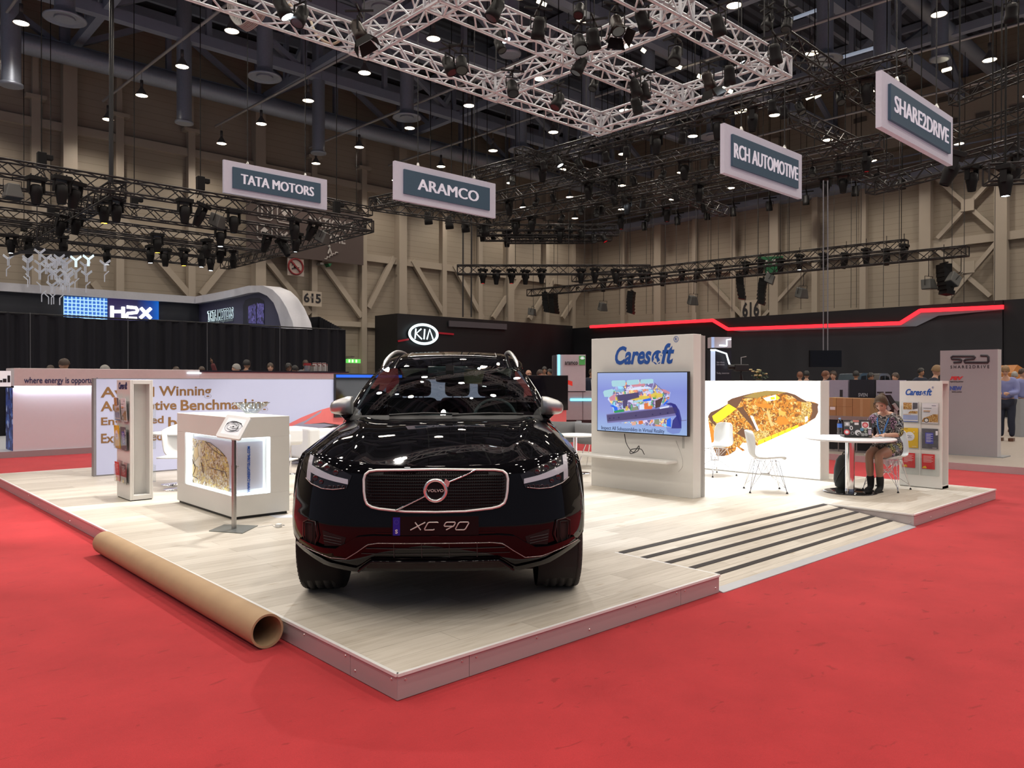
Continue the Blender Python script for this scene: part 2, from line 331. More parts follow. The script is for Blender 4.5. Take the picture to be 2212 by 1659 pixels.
# ================================================================ the stand's floor
def planks():
    m = bpy.data.materials.new('whitewashed_oak'); m.use_nodes = True; nt = m.node_tree; b = nt.nodes['Principled BSDF']; L = nt.links.new
    tc = N(nt, 'TexCoord'); br = N(nt, 'TexBrick', offset=.37, i_Scale=1.0); L(tc.outputs['Object'], br.inputs['Vector'])
    for k, v in (('Brick Width', 1.29), ('Row Height', .19), ('Mortar Size', .0015), ('Mortar Smooth', .1), ('Bias', 0)): br.inputs[k].default_value = v
    br.inputs['Color1'].default_value = (.52, .475, .41, 1); br.inputs['Color2'].default_value = (.66, .615, .545, 1); br.inputs['Mortar'].default_value = (.30, .26, .21, 1)
    mp = N(nt, 'Mapping'); mp.inputs['Scale'].default_value = (1.1, 16, 1); L(tc.outputs['Object'], mp.inputs[0])
    n1 = N(nt, 'TexNoise', i_Scale=2.2, i_Detail=6.0, i_Roughness=.6, i_Distortion=.6); L(mp.outputs[0], n1.inputs['Vector'])
    r1 = ramp(nt, [(.25, (.80, .77, .73)), (.5, (.97, .96, .95)), (.75, (1.08, 1.08, 1.08))]); L(n1.outputs['Fac'], r1.inputs[0])
    mp2 = N(nt, 'Mapping'); mp2.inputs['Scale'].default_value = (2.2, 8, 1); L(tc.outputs['Object'], mp2.inputs[0])
    vo = N(nt, 'TexVoronoi', i_Scale=1.0); L(mp2.outputs[0], vo.inputs['Vector']); r2 = ramp(nt, [(.0, (.72, .66, .58)), (.06, (.80, .75, .68)), (.15, (1, 1, 1))]); L(vo.outputs['Distance'], r2.inputs[0])
    a = N(nt, 'Mix', data_type='RGBA', blend_type='MULTIPLY'); c = N(nt, 'Mix', data_type='RGBA', blend_type='MULTIPLY')
    for q in (a, c): q.inputs['Factor'].default_value = 1
    L(br.outputs[0], a.inputs[6]); L(r1.outputs[0], a.inputs[7]); L(a.outputs[2], c.inputs[6]); L(r2.outputs[0], c.inputs[7]); L(c.outputs[2], b.inputs['Base Color'])
    b.inputs['Roughness'].default_value = .42; b.inputs['Specular IOR Level'].default_value = .4
    return m
OAK = planks(); FASC = mat('fascia_plate', (.50, .46, .475), .34, .25, var=.03, scale=3); TRIM = mat('white_edge_trim', (.80, .80, .80), .3)
XE, YE, RX0, RX1, RY = 9.79, 11.1, 2.94, 6.85, 1.02
st = thing('stand_platform', 'large white raised wooden exhibition platform lying on the red carpet under the black car', 'stage', (4.9, 5.5, 0))
e = .011
poly = [(e, e), (RX0-e, e), (RX0-e, RY), (RX1+e, RY), (RX1+e, e), (XE-e, e), (XE-e, YE-e), (e, YE-e)]
MB().poly([(x, y, HS-.02) for x, y in poly], (0, 0, .02)).build('plank_floor', OAK, st)
b = MB()
for (x0, y0), (x1, y1) in zip([(0, 0), (RX0, 0), (RX1, RY), (RX1, 0), (XE, 0), (XE, YE), (0, YE)], [(RX0, 0), (RX0, RY), (RX1, 0), (XE, 0), (XE, YE), (0, YE), (0, 0)]):
    dx, dy = np.sign(x1-x0)*.01, np.sign(y1-y0)*.01
    b.boxb(min(x0, x1)-.0 if dx else x0-.011, max(x0, x1) if dx else x0+.011, min(y0, y1) if dy else y0-.011, max(y0, y1) if dy else y0+.011, HS-.016, HS)
b.build('edge_trim', TRIM, st)
SCREW = mat('screw_head', (.70, .62, .62), .3, .7)
def fascia(p, q, nrm, screws):
    p, q, nrm = np.array(p, float), np.array(q, float), np.array(nrm, float); g = (q-p)/np.linalg.norm(q-p)*.0015
    b = MB(); a, c = p+g, q-g; ins = -nrm*.012
    b.poly([(*a, .004), (*c, .004), (*c, HS-.012), (*a, HS-.012)], (*ins, 0)); o = b.build('fascia_panel', FASC, st)
    L_ = np.linalg.norm(q-p)
    for t in screws:
        s = p+(q-p)/L_*t
        for z in ((.045, .1)[int(t*37) % 2],): MB().cyl((*(s), z), (*(s+nrm*.005), z), .008, .005, 8).build('screw', SCREW, o)
    return o
for a, c in ((0, .47), (.47, 2.44), (2.44, RX0), (RX1, 8.8), (8.8, XE)):
    n = max(2, round((c-a)/.5)+1); fascia((a, 0), (c, 0), (0, -1), [.05+(c-a-.1)*i/(n-1) for i in range(n)])
for a, c in ((0, .45), (.45, 2.45), (2.45, 4.45), (4.45, 6.45), (6.45, 8.45), (8.45, 10.45), (10.45, YE)):
    n = max(2, round((c-a)/.5)+1); fascia((0, a), (0, c), (-1, 0), [.05+(c-a-.1)*i/(n-1) for i in range(n)])
fascia((RX1, RY), (RX1, 0), (-1, 0), [.3, .55, .8, .98]); fascia((XE, 0), (XE, YE), (1, 0), [])
rp = thing('access_ramp', 'low wooden access ramp with black grip strips let into the white platform', 'ramp', (4.9, .5, 0))
sl = lambda y: .012+(HS-.014)*y/RY
MB().poly([(RX0+.012, 0.05, 0), (RX0+.012, RY, 0), (RX0+.012, RY, sl(RY)), (RX0+.012, .05, sl(.05))], (RX1-RX0-.024, 0, 0)).build('ramp_surface', OAK, rp)
MB().poly([(RX0+.012, -.03, 0), (RX0+.012, .05, 0), (RX0+.012, .05, sl(.05)+.004), (RX0+.012, -.03, .006)], (RX1-RX0-.024, 0, 0)).build('metal_edge', mat('ramp_edge', (.50, .52, .56), .4, .3), rp)
GRIP = mat('grip_tape', (.045, .04, .04), .9, bump=.3, scale=300)
for y in (.985, .80, .615, .43, .235):
    MB().poly([(RX0+.03, y-.025, sl(y-.025)+.001), (RX1-.03, y-.025, sl(y-.025)+.001), (RX1-.03, y+.025, sl(y+.025)+.001), (RX0+.03, y+.025, sl(y+.025)+.001)], (0, 0, .003)).build('grip_strip', GRIP, rp)
# ================================================================ the black car
# local axes: x to the picture's right, y to the rear (0 at the front axle), z up from the platform
def lerp(t, X, Y): return float(np.interp(t, X, Y))
TS = [0, .2, .4, .55, .68, .79, .87, .925, .952, .968]; TO = [.885, .882, .862, .825, .765, .68, .585, .50, .45, .40]
KZ = ([.28, .33, .40, .5, .6, .7, .85, .95, 1.02], [.93, .955, .985, 1, 1, .995, .975, .955, .93])
PZ = ([.28, .33, .40, .46, .50, .56, .60, .66, .72, .8, .9, .95, 1.02], [-.085, -.05, -.02, .0, .006, .014, .014, .0, -.008, -.018, -.04, -.07, -.14])
def fo(x, z):                      # how far forward the nose surface stands at (x, z)
    s = abs(x)/lerp(z, *KZ); return lerp(s, TS, TO)+lerp(z, *PZ)
def fp(x, z, off=0):               # point on the nose, pushed out by off along the rough normal
    d = .01; gx = (fo(x+d, z)-fo(x-d, z))/(2*d); gz = (fo(x, z+d)-fo(x, z-d))/(2*d)
    return Vector((x, -fo(x, z), z))+Vector((-gx, -1, -gz)).normalized()*off
def ztop(s): return lerp(s, [0, .3, .42, .55, .70, .80, .90, .968], [.948, .952, .958, .972, .990, 1.0, .995, .985])
def zbot(s): return lerp(s, [0, .42, .47, .60, .72, .85, .93, .968], [.318, .310, .300, .315, .330, .385, .43, .47])
SIDEX = ([.28, .45, .6, .72, .85, .95, 1.0, 1.05, 1.10, 1.16], [.925, .958, .968, .966, .957, .940, .925, .905, .882, .862])
def curve(pts, n):                 # Catmull-Rom through points
    P = [Vector(tuple(map(float, p))) for p in pts]; out = []; P = [P[0]*2-P[1]]+P+[P[-1]*2-P[-2]]; k = len(P)-3
    for i in range(n+1):
        u = i/n*k; j = min(int(u), k-1); t = u-j; a, b, c, d = P[j:j+4]
        out.append(.5*((2*b)+(c-a)*t+(2*a-5*b+4*c-d)*t*t+(3*b-a-3*c+d)*t**3))
    return out
def poly2(pts, n):                 # resample a polyline evenly by index-length
    P = [Vector(p) for p in pts]; d = [0]
    for a, b in zip(P, P[1:]): d.append(d[-1]+(b-a).length)
    return [tuple(float(np.interp(d[-1]*i/n, d, [p[k] for p in P])) for k in range(2)) for i in range(n+1)]
def patch(b, top, bot, off, n=14, m=4, mi=0, depth=.012, mirror=False):
    """a strip on the nose between two polylines given as (x, z); with a rim going back into the body"""
    for sg in ((1, -1) if mirror else (1,)):
        T, B = poly2(top, n), poly2(bot, n); rows = []
        for j in range(m+1):
            t = j/m; rows.append([fp(sg*(T[i][0]*(1-t)+B[i][0]*t), T[i][1]*(1-t)+B[i][1]*t, off) for i in range(n+1)])
        b.grid(rows, mi)
        rim = rows[0]+[r[-1] for r in rows[1:]]+rows[-1][::-1][1:]+[r[0] for r in rows[1:-1]][::-1]
        k = len(rim); b.add(rim+[p+Vector((0, depth, 0)) for p in rim], [(i, (i+1) % k, k+(i+1) % k, k+i) for i in range(k)], mi)
    return b
def line(b, pts, off, r, n=6, mirror=False, closed=False, mi=0, sub=6):
    for sg in ((1, -1) if mirror else (1,)):
        Q = []
        for a, c in zip(pts, pts[1:]+(pts[:1] if closed else [])):
            for i in range(sub): t = i/sub; Q.append(fp(sg*(a[0]+(c[0]-a[0])*t), a[1]+(c[1]-a[1])*t, off))
        if not closed: Q.append(fp(sg*pts[-1][0], pts[-1][1], off))
        b.tube(Q, r, n, closed, mi)
    return b

PAINT = mat('black_car_paint', (.0035, .0035, .0045), .02, var=.0, spec=.28)
PIANO = mat('piano_black', (.005, .004, .005), .10, spec=.35)
RUBBER = mat('tyre_rubber', (.028, .027, .027), .75, bump=.3, scale=90)
SILV = mat('satin_silver', (.60, .60, .61), .34, .9, var=.04)
WGLASS = glassy('windscreen_glass', (.38, .46, .47), 0, 1.55, .03)
DGLASS = glassy('dark_glass', (.10, .12, .12), 0, 1.5, .02)
INTER = mat('interior_black', (.012, .012, .013), .6); INTERG = mat('interior_grey', (.17, .20, .20), .6)
TH = math.radians(49.6); CARRZ = TH-PI/2
car = thing('car', 'large glossy black sport utility car with silver mirrors, nose towards us', 'car', (1.17+.0114, 1.17-.0097, HS+.001), CARRZ, local=True)

# --- nose, bonnet and flanks as one skin
NU = 22; US = [i/NU for i in range(NU+1)]; SU = [.968*math.sin(u*PI/2)**.95 if u > 0 else 0 for u in US]
def cowl(s):  # rear edge of the bonnet for a nose column s
    x = s*.915; return Vector((lerp(x, [0, .886], [0, .886]), .50+.30*(x/.84)**2, lerp(s, [0, .75, .86, .93, .968], [1.185, 1.175, 1.155, 1.12, 1.085])))
def hood(s, w):
    x0 = s*lerp(ztop(s), *KZ); p0 = fp(x0, ztop(s)); p1 = cowl(s)
    y = p0.y+(p1.y-p0.y)*w; z = p0.z+(p1.z-p0.z)*(1-(1-w)**1.55); x = p0.x+(p1.x-p0.x)*w
    xc = .50+.17*w; z += .020*math.exp(-((x-xc)/.07)**2)*min(1, w*4)*(1-.3*w)
    z += .018*math.sin(min(1, w)*PI)*(1-(s/.968)**2)
    if s > .8: z -= .0
    if s >= .967: x = lerp(z, *SIDEX)
    return Vector((x, y, z))
rows = []
for j in range(23):
    v = j/22; r = []
    for s in SU:
        z = zbot(s)+(ztop(s)-zbot(s))*v; p = fp(s*lerp(z, *KZ), z)
        if s >= .967: p.x = lerp(z, *SIDEX)
        r.append(p)
    rows.append(r)
def mir(r): return [Vector((-p.x, p.y, p.z)) for p in r[:0:-1]]+r
b = MB(); b.grid([mir(r) for r in rows])
# under lip
b.grid([mir([Vector((p.x*.97, p.y+.22, p.z+.02)) for p in rows[0]]), mir(rows[0])])
def arch(y, yc, R=.425): d = y-yc; return .37+math.sqrt(R*R-d*d) if abs(d) < R else 0
YA = [-.27, -.24, -.2, -.15, -.1, -.05, .0, .05, .1, .15, .2, .25, .30, .34, .38, .41, .424, .43, .48, .55, .65]
y0, y1 = rows[-1][-1].y, cowl(.968).y
HW = [0, .008]+[(y-y0)/(y1-y0) for y in YA]+[1]; hr = [[hood(s, t) for s in SU] for t in HW]; hr[0] = rows[-1]
b.grid([mir(r) for r in hr])
top = [p[-1] for p in hr]
YS = YA+[y1, 1.0, 1.3, 1.6, 1.9, 2.2]+[2.984+d for d in (-.43, -.424, -.40, -.33, -.25, -.15, 0, .15, .25, .33, .40, .424, .43)]+[3.5, 3.7, 3.9, 4.0]
def sidetop(y):
    if y <= y1: return lerp(y, [p.y for p in top], [p.z for p in top])
    return lerp(y, [y1, 1.0, 3.4, 4.0], [top[-1].z, 1.10, 1.15, 1.16])
for sg in (1, -1):
    rws = [[Vector((sg*r[-1].x, r[-1].y, r[-1].z)) for r in rows]]
    for y in YS:
        zt = sidetop(y); zb = max(.30 if y > .42 else lerp(y, [-.3, .42], [.47, .30]), arch(y, 0), arch(y, 2.984)); k = 1-.5*max(0, y-3.45)**2; r = []
        for j in range(23):
            z = zb+(zt-zb)*j/22; fl = .010*max(0, 1-abs(math.hypot(min(abs(y), abs(y-2.984)), z-.37)-.45)/.07) if y > -.2 else 0
            r.append(Vector((sg*(lerp(z, *SIDEX)*k+fl), y, z)))
        rws.append(r)
    b.grid(rws)
    b.grid([[Vector((p.x*.70, p.y, p.z)) for p in [r[0] for r in rws]], [r[0] for r in rws]])
# tail
b.grid([[Vector((x*.80, 4.02+.06*(1-abs(x/.9)**3), z)) for x in np.linspace(-1, 1, 9)] for z in np.linspace(.3, 1.16, 6)])
# scuttle under the windscreen, roof, pillars
def ws(t, v):   # windscreen surface, t -1..1 across, v 0 bottom .. 1 top
    xb, xt = .775*t, .612*t; yb, yt = .50+.30*(abs(xb)/.84)**2-.01, 1.40+.10*abs(t)**2; zb, zt = 1.185-.012*t*t, 1.612-.022*t*t
    return Vector((xb+(xt-xb)*v, yb+(yt-yb)*v-.035*math.sin(v*PI)*(1-.4*t*t), zb+(zt-zb)*v+.035*math.sin(v*PI)*(1-.3*t*t)))
NT = [i/12 for i in range(-12, 13)]
def roof(t, v):
    y0 = ws(t, 1).y; y = y0+(3.75-y0)*v; zc = lerp(v, [0, .08, .18, .35, .55, .75, .9, 1], [1.612, 1.660, 1.714, 1.760, 1.773, 1.752, 1.688, 1.60])
    xw = lerp(v, [0, .2, .6, 1], [.612, .632, .630, .58]); a = abs(t)
    return Vector((xw*t, y, zc-.030*a**2-.028*max(0, a-.8)/.2))
VR = [i/14 for i in range(15)]
b.grid([[roof(t, v) for t in NT] for v in VR])
for sg in (1, -1):
    # A pillar and roof side rail, from the bonnet corner up over the windows to the tail
    inner = [ws(sg, v) for v in np.linspace(0, 1, 9)]+[roof(sg, v) for v in VR[1:]]
    out = []
    for i, p in enumerate(inner):
        if i < 9: v = i/8; q = Vector((sg*lerp(v, [0, .5, 1], [.858, .775, .672]), p.y+lerp(v, [0, 1], [.10, .10]), p.z-lerp(v, [0, 1], [.055, .055])))
        else: q = Vector((sg*(abs(p.x)+.055), p.y+.02, p.z-.085))
        out.append(q)
    mid = [(p+q)/2+Vector((sg*.016, -.01, .018)) for p, q in zip(inner, out)]
    b.grid([inner, mid, out])
    b.grid([[Vector((sg*lerp(z, *SIDEX), y, z)) for z in (1.06, sidetop(y))] for y in (.72, .78, .82)])
b.grid([[Vector((x*.58/.58, 3.75+.16*(1-k), 1.60-.44*(1-k))) if False else Vector((x, 3.75+.25*k, 1.60-.44*k)) for x in np.linspace(-.58-.26*k, .58+.26*k, 9)] for k in (0, .15)])
b.grid([[Vector((x, 3.75+.25*k, 1.60-.44*k)) for x in np.linspace(-.58-.26*k, .58+.26*k, 9)] for k in (.85, 1)])
body = b.build('body', PAINT, car)
bm = bmesh.new(); bm.from_mesh(body.data); bmesh.ops.remove_doubles(bm, verts=bm.verts, dist=2e-4); bm.to_mesh(body.data); bm.free()
# --- glass
b = MB(); b.grid([[ws(t, v) for t in NT] for v in np.linspace(0, 1, 10)]); b.build('windscreen', WGLASS, car)
b = MB()
for sg in (1, -1):
    rws = []
    for y, h in ((.83, .0), (1.0, .12), (1.3, .42), (1.6, .93), (2.0, 1), (2.6, 1), (3.2, 1), (3.6, .8)):
        zb = sidetop(y)+.0; xb = lerp(zb, *SIDEX)-.004; v = max(0, min(1, (y-1.4)/2.35)); rt = roof(sg, v); zt, xt = rt.z-.085, abs(rt.x)+.052
        rws.append([Vector((sg*(xb+(xt-xb)*k*h), y, zb+(zt-zb)*k*h)) for k in (0, .5, 1)])
    w_ = MB().grid(rws).build('side_window', DGLASS, car)
MB().grid([[Vector((x, 3.755+.25*k, 1.60-.44*k)) for x in np.linspace(-.58-.26*k, .58+.26*k, 9)] for k in (.15, .5, .85)]).build('rear_window', glassy('rear_glass', (.8, .85, .85), 0, 1.5), car)
b = MB(); b.grid([[roof(t, v)+Vector((0, 0, .004)) for t in NT[4:-4]] for v in (.17, .24, .32, .42, .55)]); sunroof = b.build('glass_roof', mat('tinted_roof_glass', (.004, .004, .005), .03, coat=1), car)
b = MB(); q = [roof(t, .17) for t in NT[4:-4]]+[roof(NT[-5], v) for v in (.24, .32, .42)]; q = [roof(NT[4], v) for v in (.42, .32, .24)]+q
b.tube([p+Vector((0, 0, .004)) for p in curve(q, 60)], .004, 5); b.build('roof_seal', SILV, car)
# --- silver roof rails, window strips, aerial
for sg in (1, -1):
    pts = [Vector((sg*x, y, z)) for x, y, z in ((.612, 1.49, 1.598), (.602, 1.60, 1.650), (.582, 1.78, 1.704), (.562, 1.98, 1.742), (.554, 2.25, 1.760), (.550, 2.75, 1.766), (.546, 3.25, 1.738), (.535, 3.62, 1.655))]
    MB().tube(curve(pts, 40), [.006+.012*min(1, i/5, (40-i)/4) for i in range(41)], 8).build('roof_rail', SILV, car)
    pts = [Vector((sg*(lerp(v, [0, .5, 1], [.848, .772, .672])+.008), ws(sg, v).y+.10, ws(sg, v).z-.045)) for v in (0, .25, .5, .75, 1)]
    MB().tube(curve(pts, 16), .0045, 6).build('window_strip', SILV, car)
    pts = [Vector((sg*(lerp(sidetop(y), *SIDEX)+.003), y, sidetop(y)+.004)) for y in (.80, 1.2, 1.8, 2.6, 3.3)]
    MB().tube(curve(pts, 16), .006, 6).build('window_strip', SILV, car)
MB().cyl((.03, 3.5, roof(0, .9).z), (.03, 3.56, roof(0, .9).z+.09), .018, .006, 8).build('aerial', PAINT, car)
# --- door mirrors
for sg in (1, -1):
    b = MB(); cx, cy_, cz = sg*.862, .80, 1.262; rings = []
    for i, (t, wy, hz, dz) in enumerate(((-1, .05, .068, .006), (-.93, .085, .077, .006), (-.5, .105, .075, .006), (0, .105, .068, .0), (.5, .095, .058, -.006), (.85, .07, .044, -.010), (1, .035, .022, -.012))):
        ring = []
        for k in range(16):
            a = 2*PI*k/16; ca, sa = math.cos(a), math.sin(a); e2 = .62
            yy = math.copysign(abs(ca)**e2, ca)*wy; zz = math.copysign(abs(sa)**e2, sa)*hz
            ring.append(Vector((cx+sg*t*.088, cy_+yy, cz+zz+dz)))
        rings.append(ring)
    b.grid(rings, closed=True); b.add(rings[0], [tuple(range(16))]); b.add(rings[-1], [tuple(range(16))])
    mh = b.build('door_mirror', SILV, car)
    b = MB(); b.poly([(cx-sg*.085, cy_+.0, cz-.066), (cx+sg*.02, cy_, cz-.066), (cx-sg*.03, cy_, cz-.115), (cx-sg*.052, cy_, cz-.135), (cx-sg*.085, cy_, cz-.14)], (0, .09, 0)); b.build('mirror_foot', PIANO, car, bevel=.008)
    MB().bar((cx-sg*.13, cy_+.03, cz-.175), (cx-sg*.045, cy_+.03, cz-.12), .03, .09).build('mirror_arm', SILV, car, bevel=.008)
    b = MB(); b.grid([[Vector((cx+sg*(t*.08), cy_+.112, cz+z)) for t in (-.9, 0, .8)] for z in (-.05, .05)]); b.build('mirror_glass', CHROME, mh)
# --- grille
G = [(0, .928), (.36, .922), (.405, .915), (.428, .898), (.436, .87), (.432, .80), (.424, .755), (.412, .728), (.385, .710), (.34, .700), (.18, .684), (0, .681)]
ring = G+[(-x, z) for x, z in G[-2:0:-1]]
b = MB(); rows_ = []
for k in (1, .75, .5, .25, .0): rows_.append([fp(x*k, .805+(z-.805)*k, .004) for x, z in ring])
b.grid(rows_, closed=True); gr = b.build('grille', mat('grille_black', (.004, .004, .004), .5), car)
b = MB()
def gin(x, z):
    x = abs(x)
    zt = lerp(x, [p[0] for p in G[:5]], [p[1] for p in G[:5]]); lo = G[::-1][:9]; zb = lerp(x, [p[0] for p in lo], [p[1] for p in lo]); return x < .425 and zb+.012 < z < zt-.012
for i in range(13):
    z = .697+i*.0178
    for j in range(-30, 31):
        x = j*.0142
        if gin(x, z) and gin(x+.006, z): b.box(fp(x, z, .010), (.0085, .010, .0042), (0, 0, -math.atan((fo(x+.01, z)-fo(x-.01, z))/.02)))
    xs = [x for x in np.linspace(-.43, .43, 40) if gin(x, z)]
    if len(xs) > 2: b.tube([fp(x, z-.006, .007) for x in xs], .0022, 4)
o = b.build('grille_studs', mat('stud_metal', (.020, .020, .021), .12, .9), gr); o['kind'] = 'stuff'
line(MB(), ring, .010, .0085, 8, closed=True, sub=4).build('grille_frame', mat('frame_silver', (.86, .83, .83), .45, .65), car)
line(MB(), [(-.235, .692), (-.05, .782)], .022, .0058, 5).build('slash_bar', CHROME, gr); line(MB(), [(.055, .846), (.24, .918)], .022, .0058, 5).build('slash_bar', CHROME, gr)
ec = fp(0, .808, .02); em = MB(); pr = []
em.tube([(.063*math.cos(a), ec.y-.008, ec.z+.063*math.sin(a)) for a in np.linspace(0, 2*PI, 40)[:-1]], .0115, 8, True)
em.poly([(.046, ec.y-.016, ec.z+.046), (.088, ec.y-.016, ec.z+.052), (.076, ec.y-.016, ec.z+.02)], (0, .012, 0)); em.poly([(.06, ec.y-.016, ec.z+.072), (.088, ec.y-.016, ec.z+.052), (.05, ec.y-.016, ec.z+.046)], (0, .012, 0))
eo = em.build('emblem', mat('emblem_silver', (.86, .85, .86), .22, .9), car)
MB().cyl((0, ec.y+.012, ec.z), (0, ec.y-.006, ec.z), .056, n=32).build('emblem_disc', mat('emblem_black', (.006, .006, .007), .6, spec=.2), eo)
b = MB(); me = fit('VOLVO', .098, .017, bold=.012); me.transform(Matrix.Translation((0, ec.y-.012, ec.z-.008))); b.mesh(me, Matrix.Identity(4)); b.build('lettering', mat('plate_silver', (.66, .62, .60), .4, .2), eo)
# --- headlamps
HT = [(.515, .892), (.60, .925), (.70, .955), (.79, .982), (.852, .990)]; HB = [(.545, .815), (.62, .800), (.70, .800), (.78, .815), (.848, .845)]
LED = mat('lamp_blade', (.50, .49, .53), .18, .3, emit=.10, ecol=(.75, .75, .9)); LENS = glassy('lamp_lens', (.85, .85, .88), 0, 1.45)
for sg in (1, -1):
    M_ = lambda L_: [(sg*x, z) for x, z in L_]
    b = MB(); patch(b, M_(HT), M_(HB), .003, 14, 5, depth=.01); hl = b.build('headlamp', mat('lamp_housing', (.010, .008, .010), .12, coat=.5), car)
    b = MB(); patch(b, M_([(.535, .866), (.62, .880), (.72, .905), (.81, .932)]), M_([(.535, .838), (.62, .850), (.72, .868), (.81, .893)]), .012, 12, 2, depth=.014)
    patch(b, M_([(.800, .978), (.832, .985)]), M_([(.795, .835), (.828, .850)]), .0115, 3, 8, depth=.014)
    b.build('light_blade', LED, hl)
    b = MB(); line(b, M_([(.555, .815), (.63, .803), (.71, .803), (.79, .823), (.838, .85)]), .008, .003, 5); b.build('lamp_trim', SILV, hl)
    RF = mat('reflector', (.10, .09, .10), .15, .8)
    for x, z, r in ((.62, .905, .016), (.68, .925, .018), (.735, .945, .018), (.76, .862, .017), (.715, .843, .013)):
        p = fp(sg*x, z, .008); MB().lathe([(r, 0), (r*1.05, -.006), (r*.8, -.008), (r*.5, -.002), (0, -.004)], p, 10, ax='y').build('reflector', RF, hl)
    for k in range(5): p = fp(sg*(.565+.03*k), .822-.002*k, .006); MB().lathe([(.011, 0), (.011, -.006), (.008, -.006), (.007, 0)], p, 8, ax='y').build('reflector', RF, hl)
# --- bumper pieces
b = MB(); patch(b, [(-.36, .560), (.36, .560)], [(-.36, .548), (.36, .548)], .004, 12, 1, depth=.01); b.build('bumper_ridge', PIANO, car)
b = MB()   # upper bevelled bar that dips to both sides
patch(b, [(0, .545), (.37, .545), (.47, .535), (.60, .455), (.70, .452), (.86, .478)], [(0, .505), (.34, .505), (.40, .495), (.545, .408), (.63, .405), (.875, .45)], .020, 24, 3, mirror=True, depth=.03); b.build('lower_bumper', PAINT, car)
line(MB(), [(-.885, .447), (-.64, .395), (-.54, .398), (-.40, .492), (-.34, .501), (.34, .501), (.40, .492), (.54, .398), (.64, .395), (.885, .447)], .022, .0032, 5).build('chrome_line', mat('dark_chrome', (.42, .39, .40), .25, 1), car)
b = MB(); patch(b, [(-.36, .497), (.36, .497)], [(-.47, .405), (.47, .405)], -.004, 16, 3, depth=.01); lg = b.build('lower_grille', mat('intake_black', (.003, .003, .003), .7), car)
b = MB(); line(b, [(-.42, .462), (.42, .462)], .006, .003, 4); line(b, [(-.45, .428), (.45, .428)], .006, .002, 4)
for x in (-.25, -.083, .083, .25): line(b, [(x, .496), (x, .406)], .006, .0022, 4)
b.build('grille_bars', mat('bar_grey', (.05, .048, .05), .4), lg)
b = MB(); patch(b, [(0, .404), (.36, .404), (.40, .395), (.48, .33), (.66, .352), (.905, .442)], [(0, .318), (.42, .314), (.46, .306), (.50, .302), (.70, .326), (.925, .418)], .010, 24, 4, mirror=True, depth=.03); b.build('skid_plate', PIANO, car)
line(MB(), [(-.47, .318), (-.38, .388), (.38, .388), (.47, .318)], .022, .009, 6).build('skid_edge', PAINT, car)
b = MB(); patch(b, [(-.40, .375), (.40, .375)], [(-.42, .335), (.42, .335)], .013, 10, 2, depth=.01); b.build('lower_intake', mat('intake_black', (0, 0, 0)), car)
for sg in (1, -1):
    M_ = lambda L_: [(sg*x, z) for x, z in L_]
    b = MB(); patch(b, M_([(.545, .520), (.70, .553)]), M_([(.56, .470), (.69, .455)]), .001, 8, 3); sv = b.build('side_intake', mat('intake_black', (0, 0, 0)), car)
    b = MB()
    for z in (.475, .492, .51): line(b, M_([(.575, z), (.69, z+.012)]), .003, .002, 4)
    b.build('intake_bars', mat('bar_grey', (0, 0, 0)), sv)
    F = [(.745, .600), (.80, .605), (.835, .585), (.838, .50), (.822, .44), (.775, .428), (.752, .452), (.728, .515)]
    b = MB(); patch(b, M_(F[:3]), M_([F[6], F[5], F[4]]), .004, 9, 6, depth=.01); fv = b.build('fog_vent', mat('intake_black', (0, 0, 0)), car)
    line(MB(), M_(F), .010, .0045, 5, closed=True, sub=3).build('vent_frame', mat('dark_frame', (.02, .016, .017), .2), fv)
    line(MB(), M_([(.765, .59), (.815, .585), (.82, .46), (.785, .445), (.765, .5)]), .011, .0035, 5, closed=True, sub=3).build('vent_seal', mat('intake_black', (0, 0, 0)), fv)
# --- plate
pl = MB().box(fp(0, .602, .012), (.52, .008, .112), (.0, 0, 0)).build('number_plate', mat('dark_plate', (.010, .005, .006), .4, spec=.15), car)
y_ = fp(0, .602, .0175).y
MB().boxb(-.252, -.210, y_-.002, y_, .548, .656).build('blue_tab', mat('plate_blue', (.012, .012, .30), .4), pl)
b = MB(); me = fit('S', .015, .024, bold=.02); b.mesh(me, Matrix.Translation((-.231, y_-.004, .560)))
for k in range(12): a = k*PI/6; b.boxb(-.231+.0125*math.cos(a)-.0018, -.231+.0125*math.cos(a)+.0018, y_-.0035, y_-.002, .628+.0125*math.sin(a)-.0018, .628+.0125*math.sin(a)+.0018, 1)
b.build('tab_marks', [mat('plate_white', (.75, .75, .8), .4), mat('plate_star', (.06, .06, .38), .4)], pl)
b = MB()   # wide slanted figures drawn as strokes
def stroke(pts, ox, closed=False):
    sh = lambda x, z: (ox+x*.062+(z-.5)*.024, y_-.003, .580+z*.046)
    q = [sh(*p) for p in pts]; b.tube(q, .0038, 4, closed)
stroke([(0, 1), (.92, 0)], -.132); stroke([(.98, 1), (-.06, 0)], -.132)
RC = [(1, .92), (.92, 1), (.12, 1), (.02, .9), (0, .12), (.08, 0), (.88, 0), (.98, .08)]
stroke(RC, -.055); stroke([(1, .46), (.12, .46), (.02, .56), (.04, .9), (.12, 1), (.88, 1), (.98, .9), (.98, .52), (.45, 0)], .050); stroke([(.12, 1), (.9, 1), (1, .88), (.98, .12), (.88, 0), (.1, 0), (0, .12), (.02, .88)], .130, True)
b.build('figures', mat('plate_silver', (.66, .62, .60), .4, .2), pl)
MB().box(fp(0, .543, .018), (.05, .01, .008)).build('front_camera', PIANO, car)
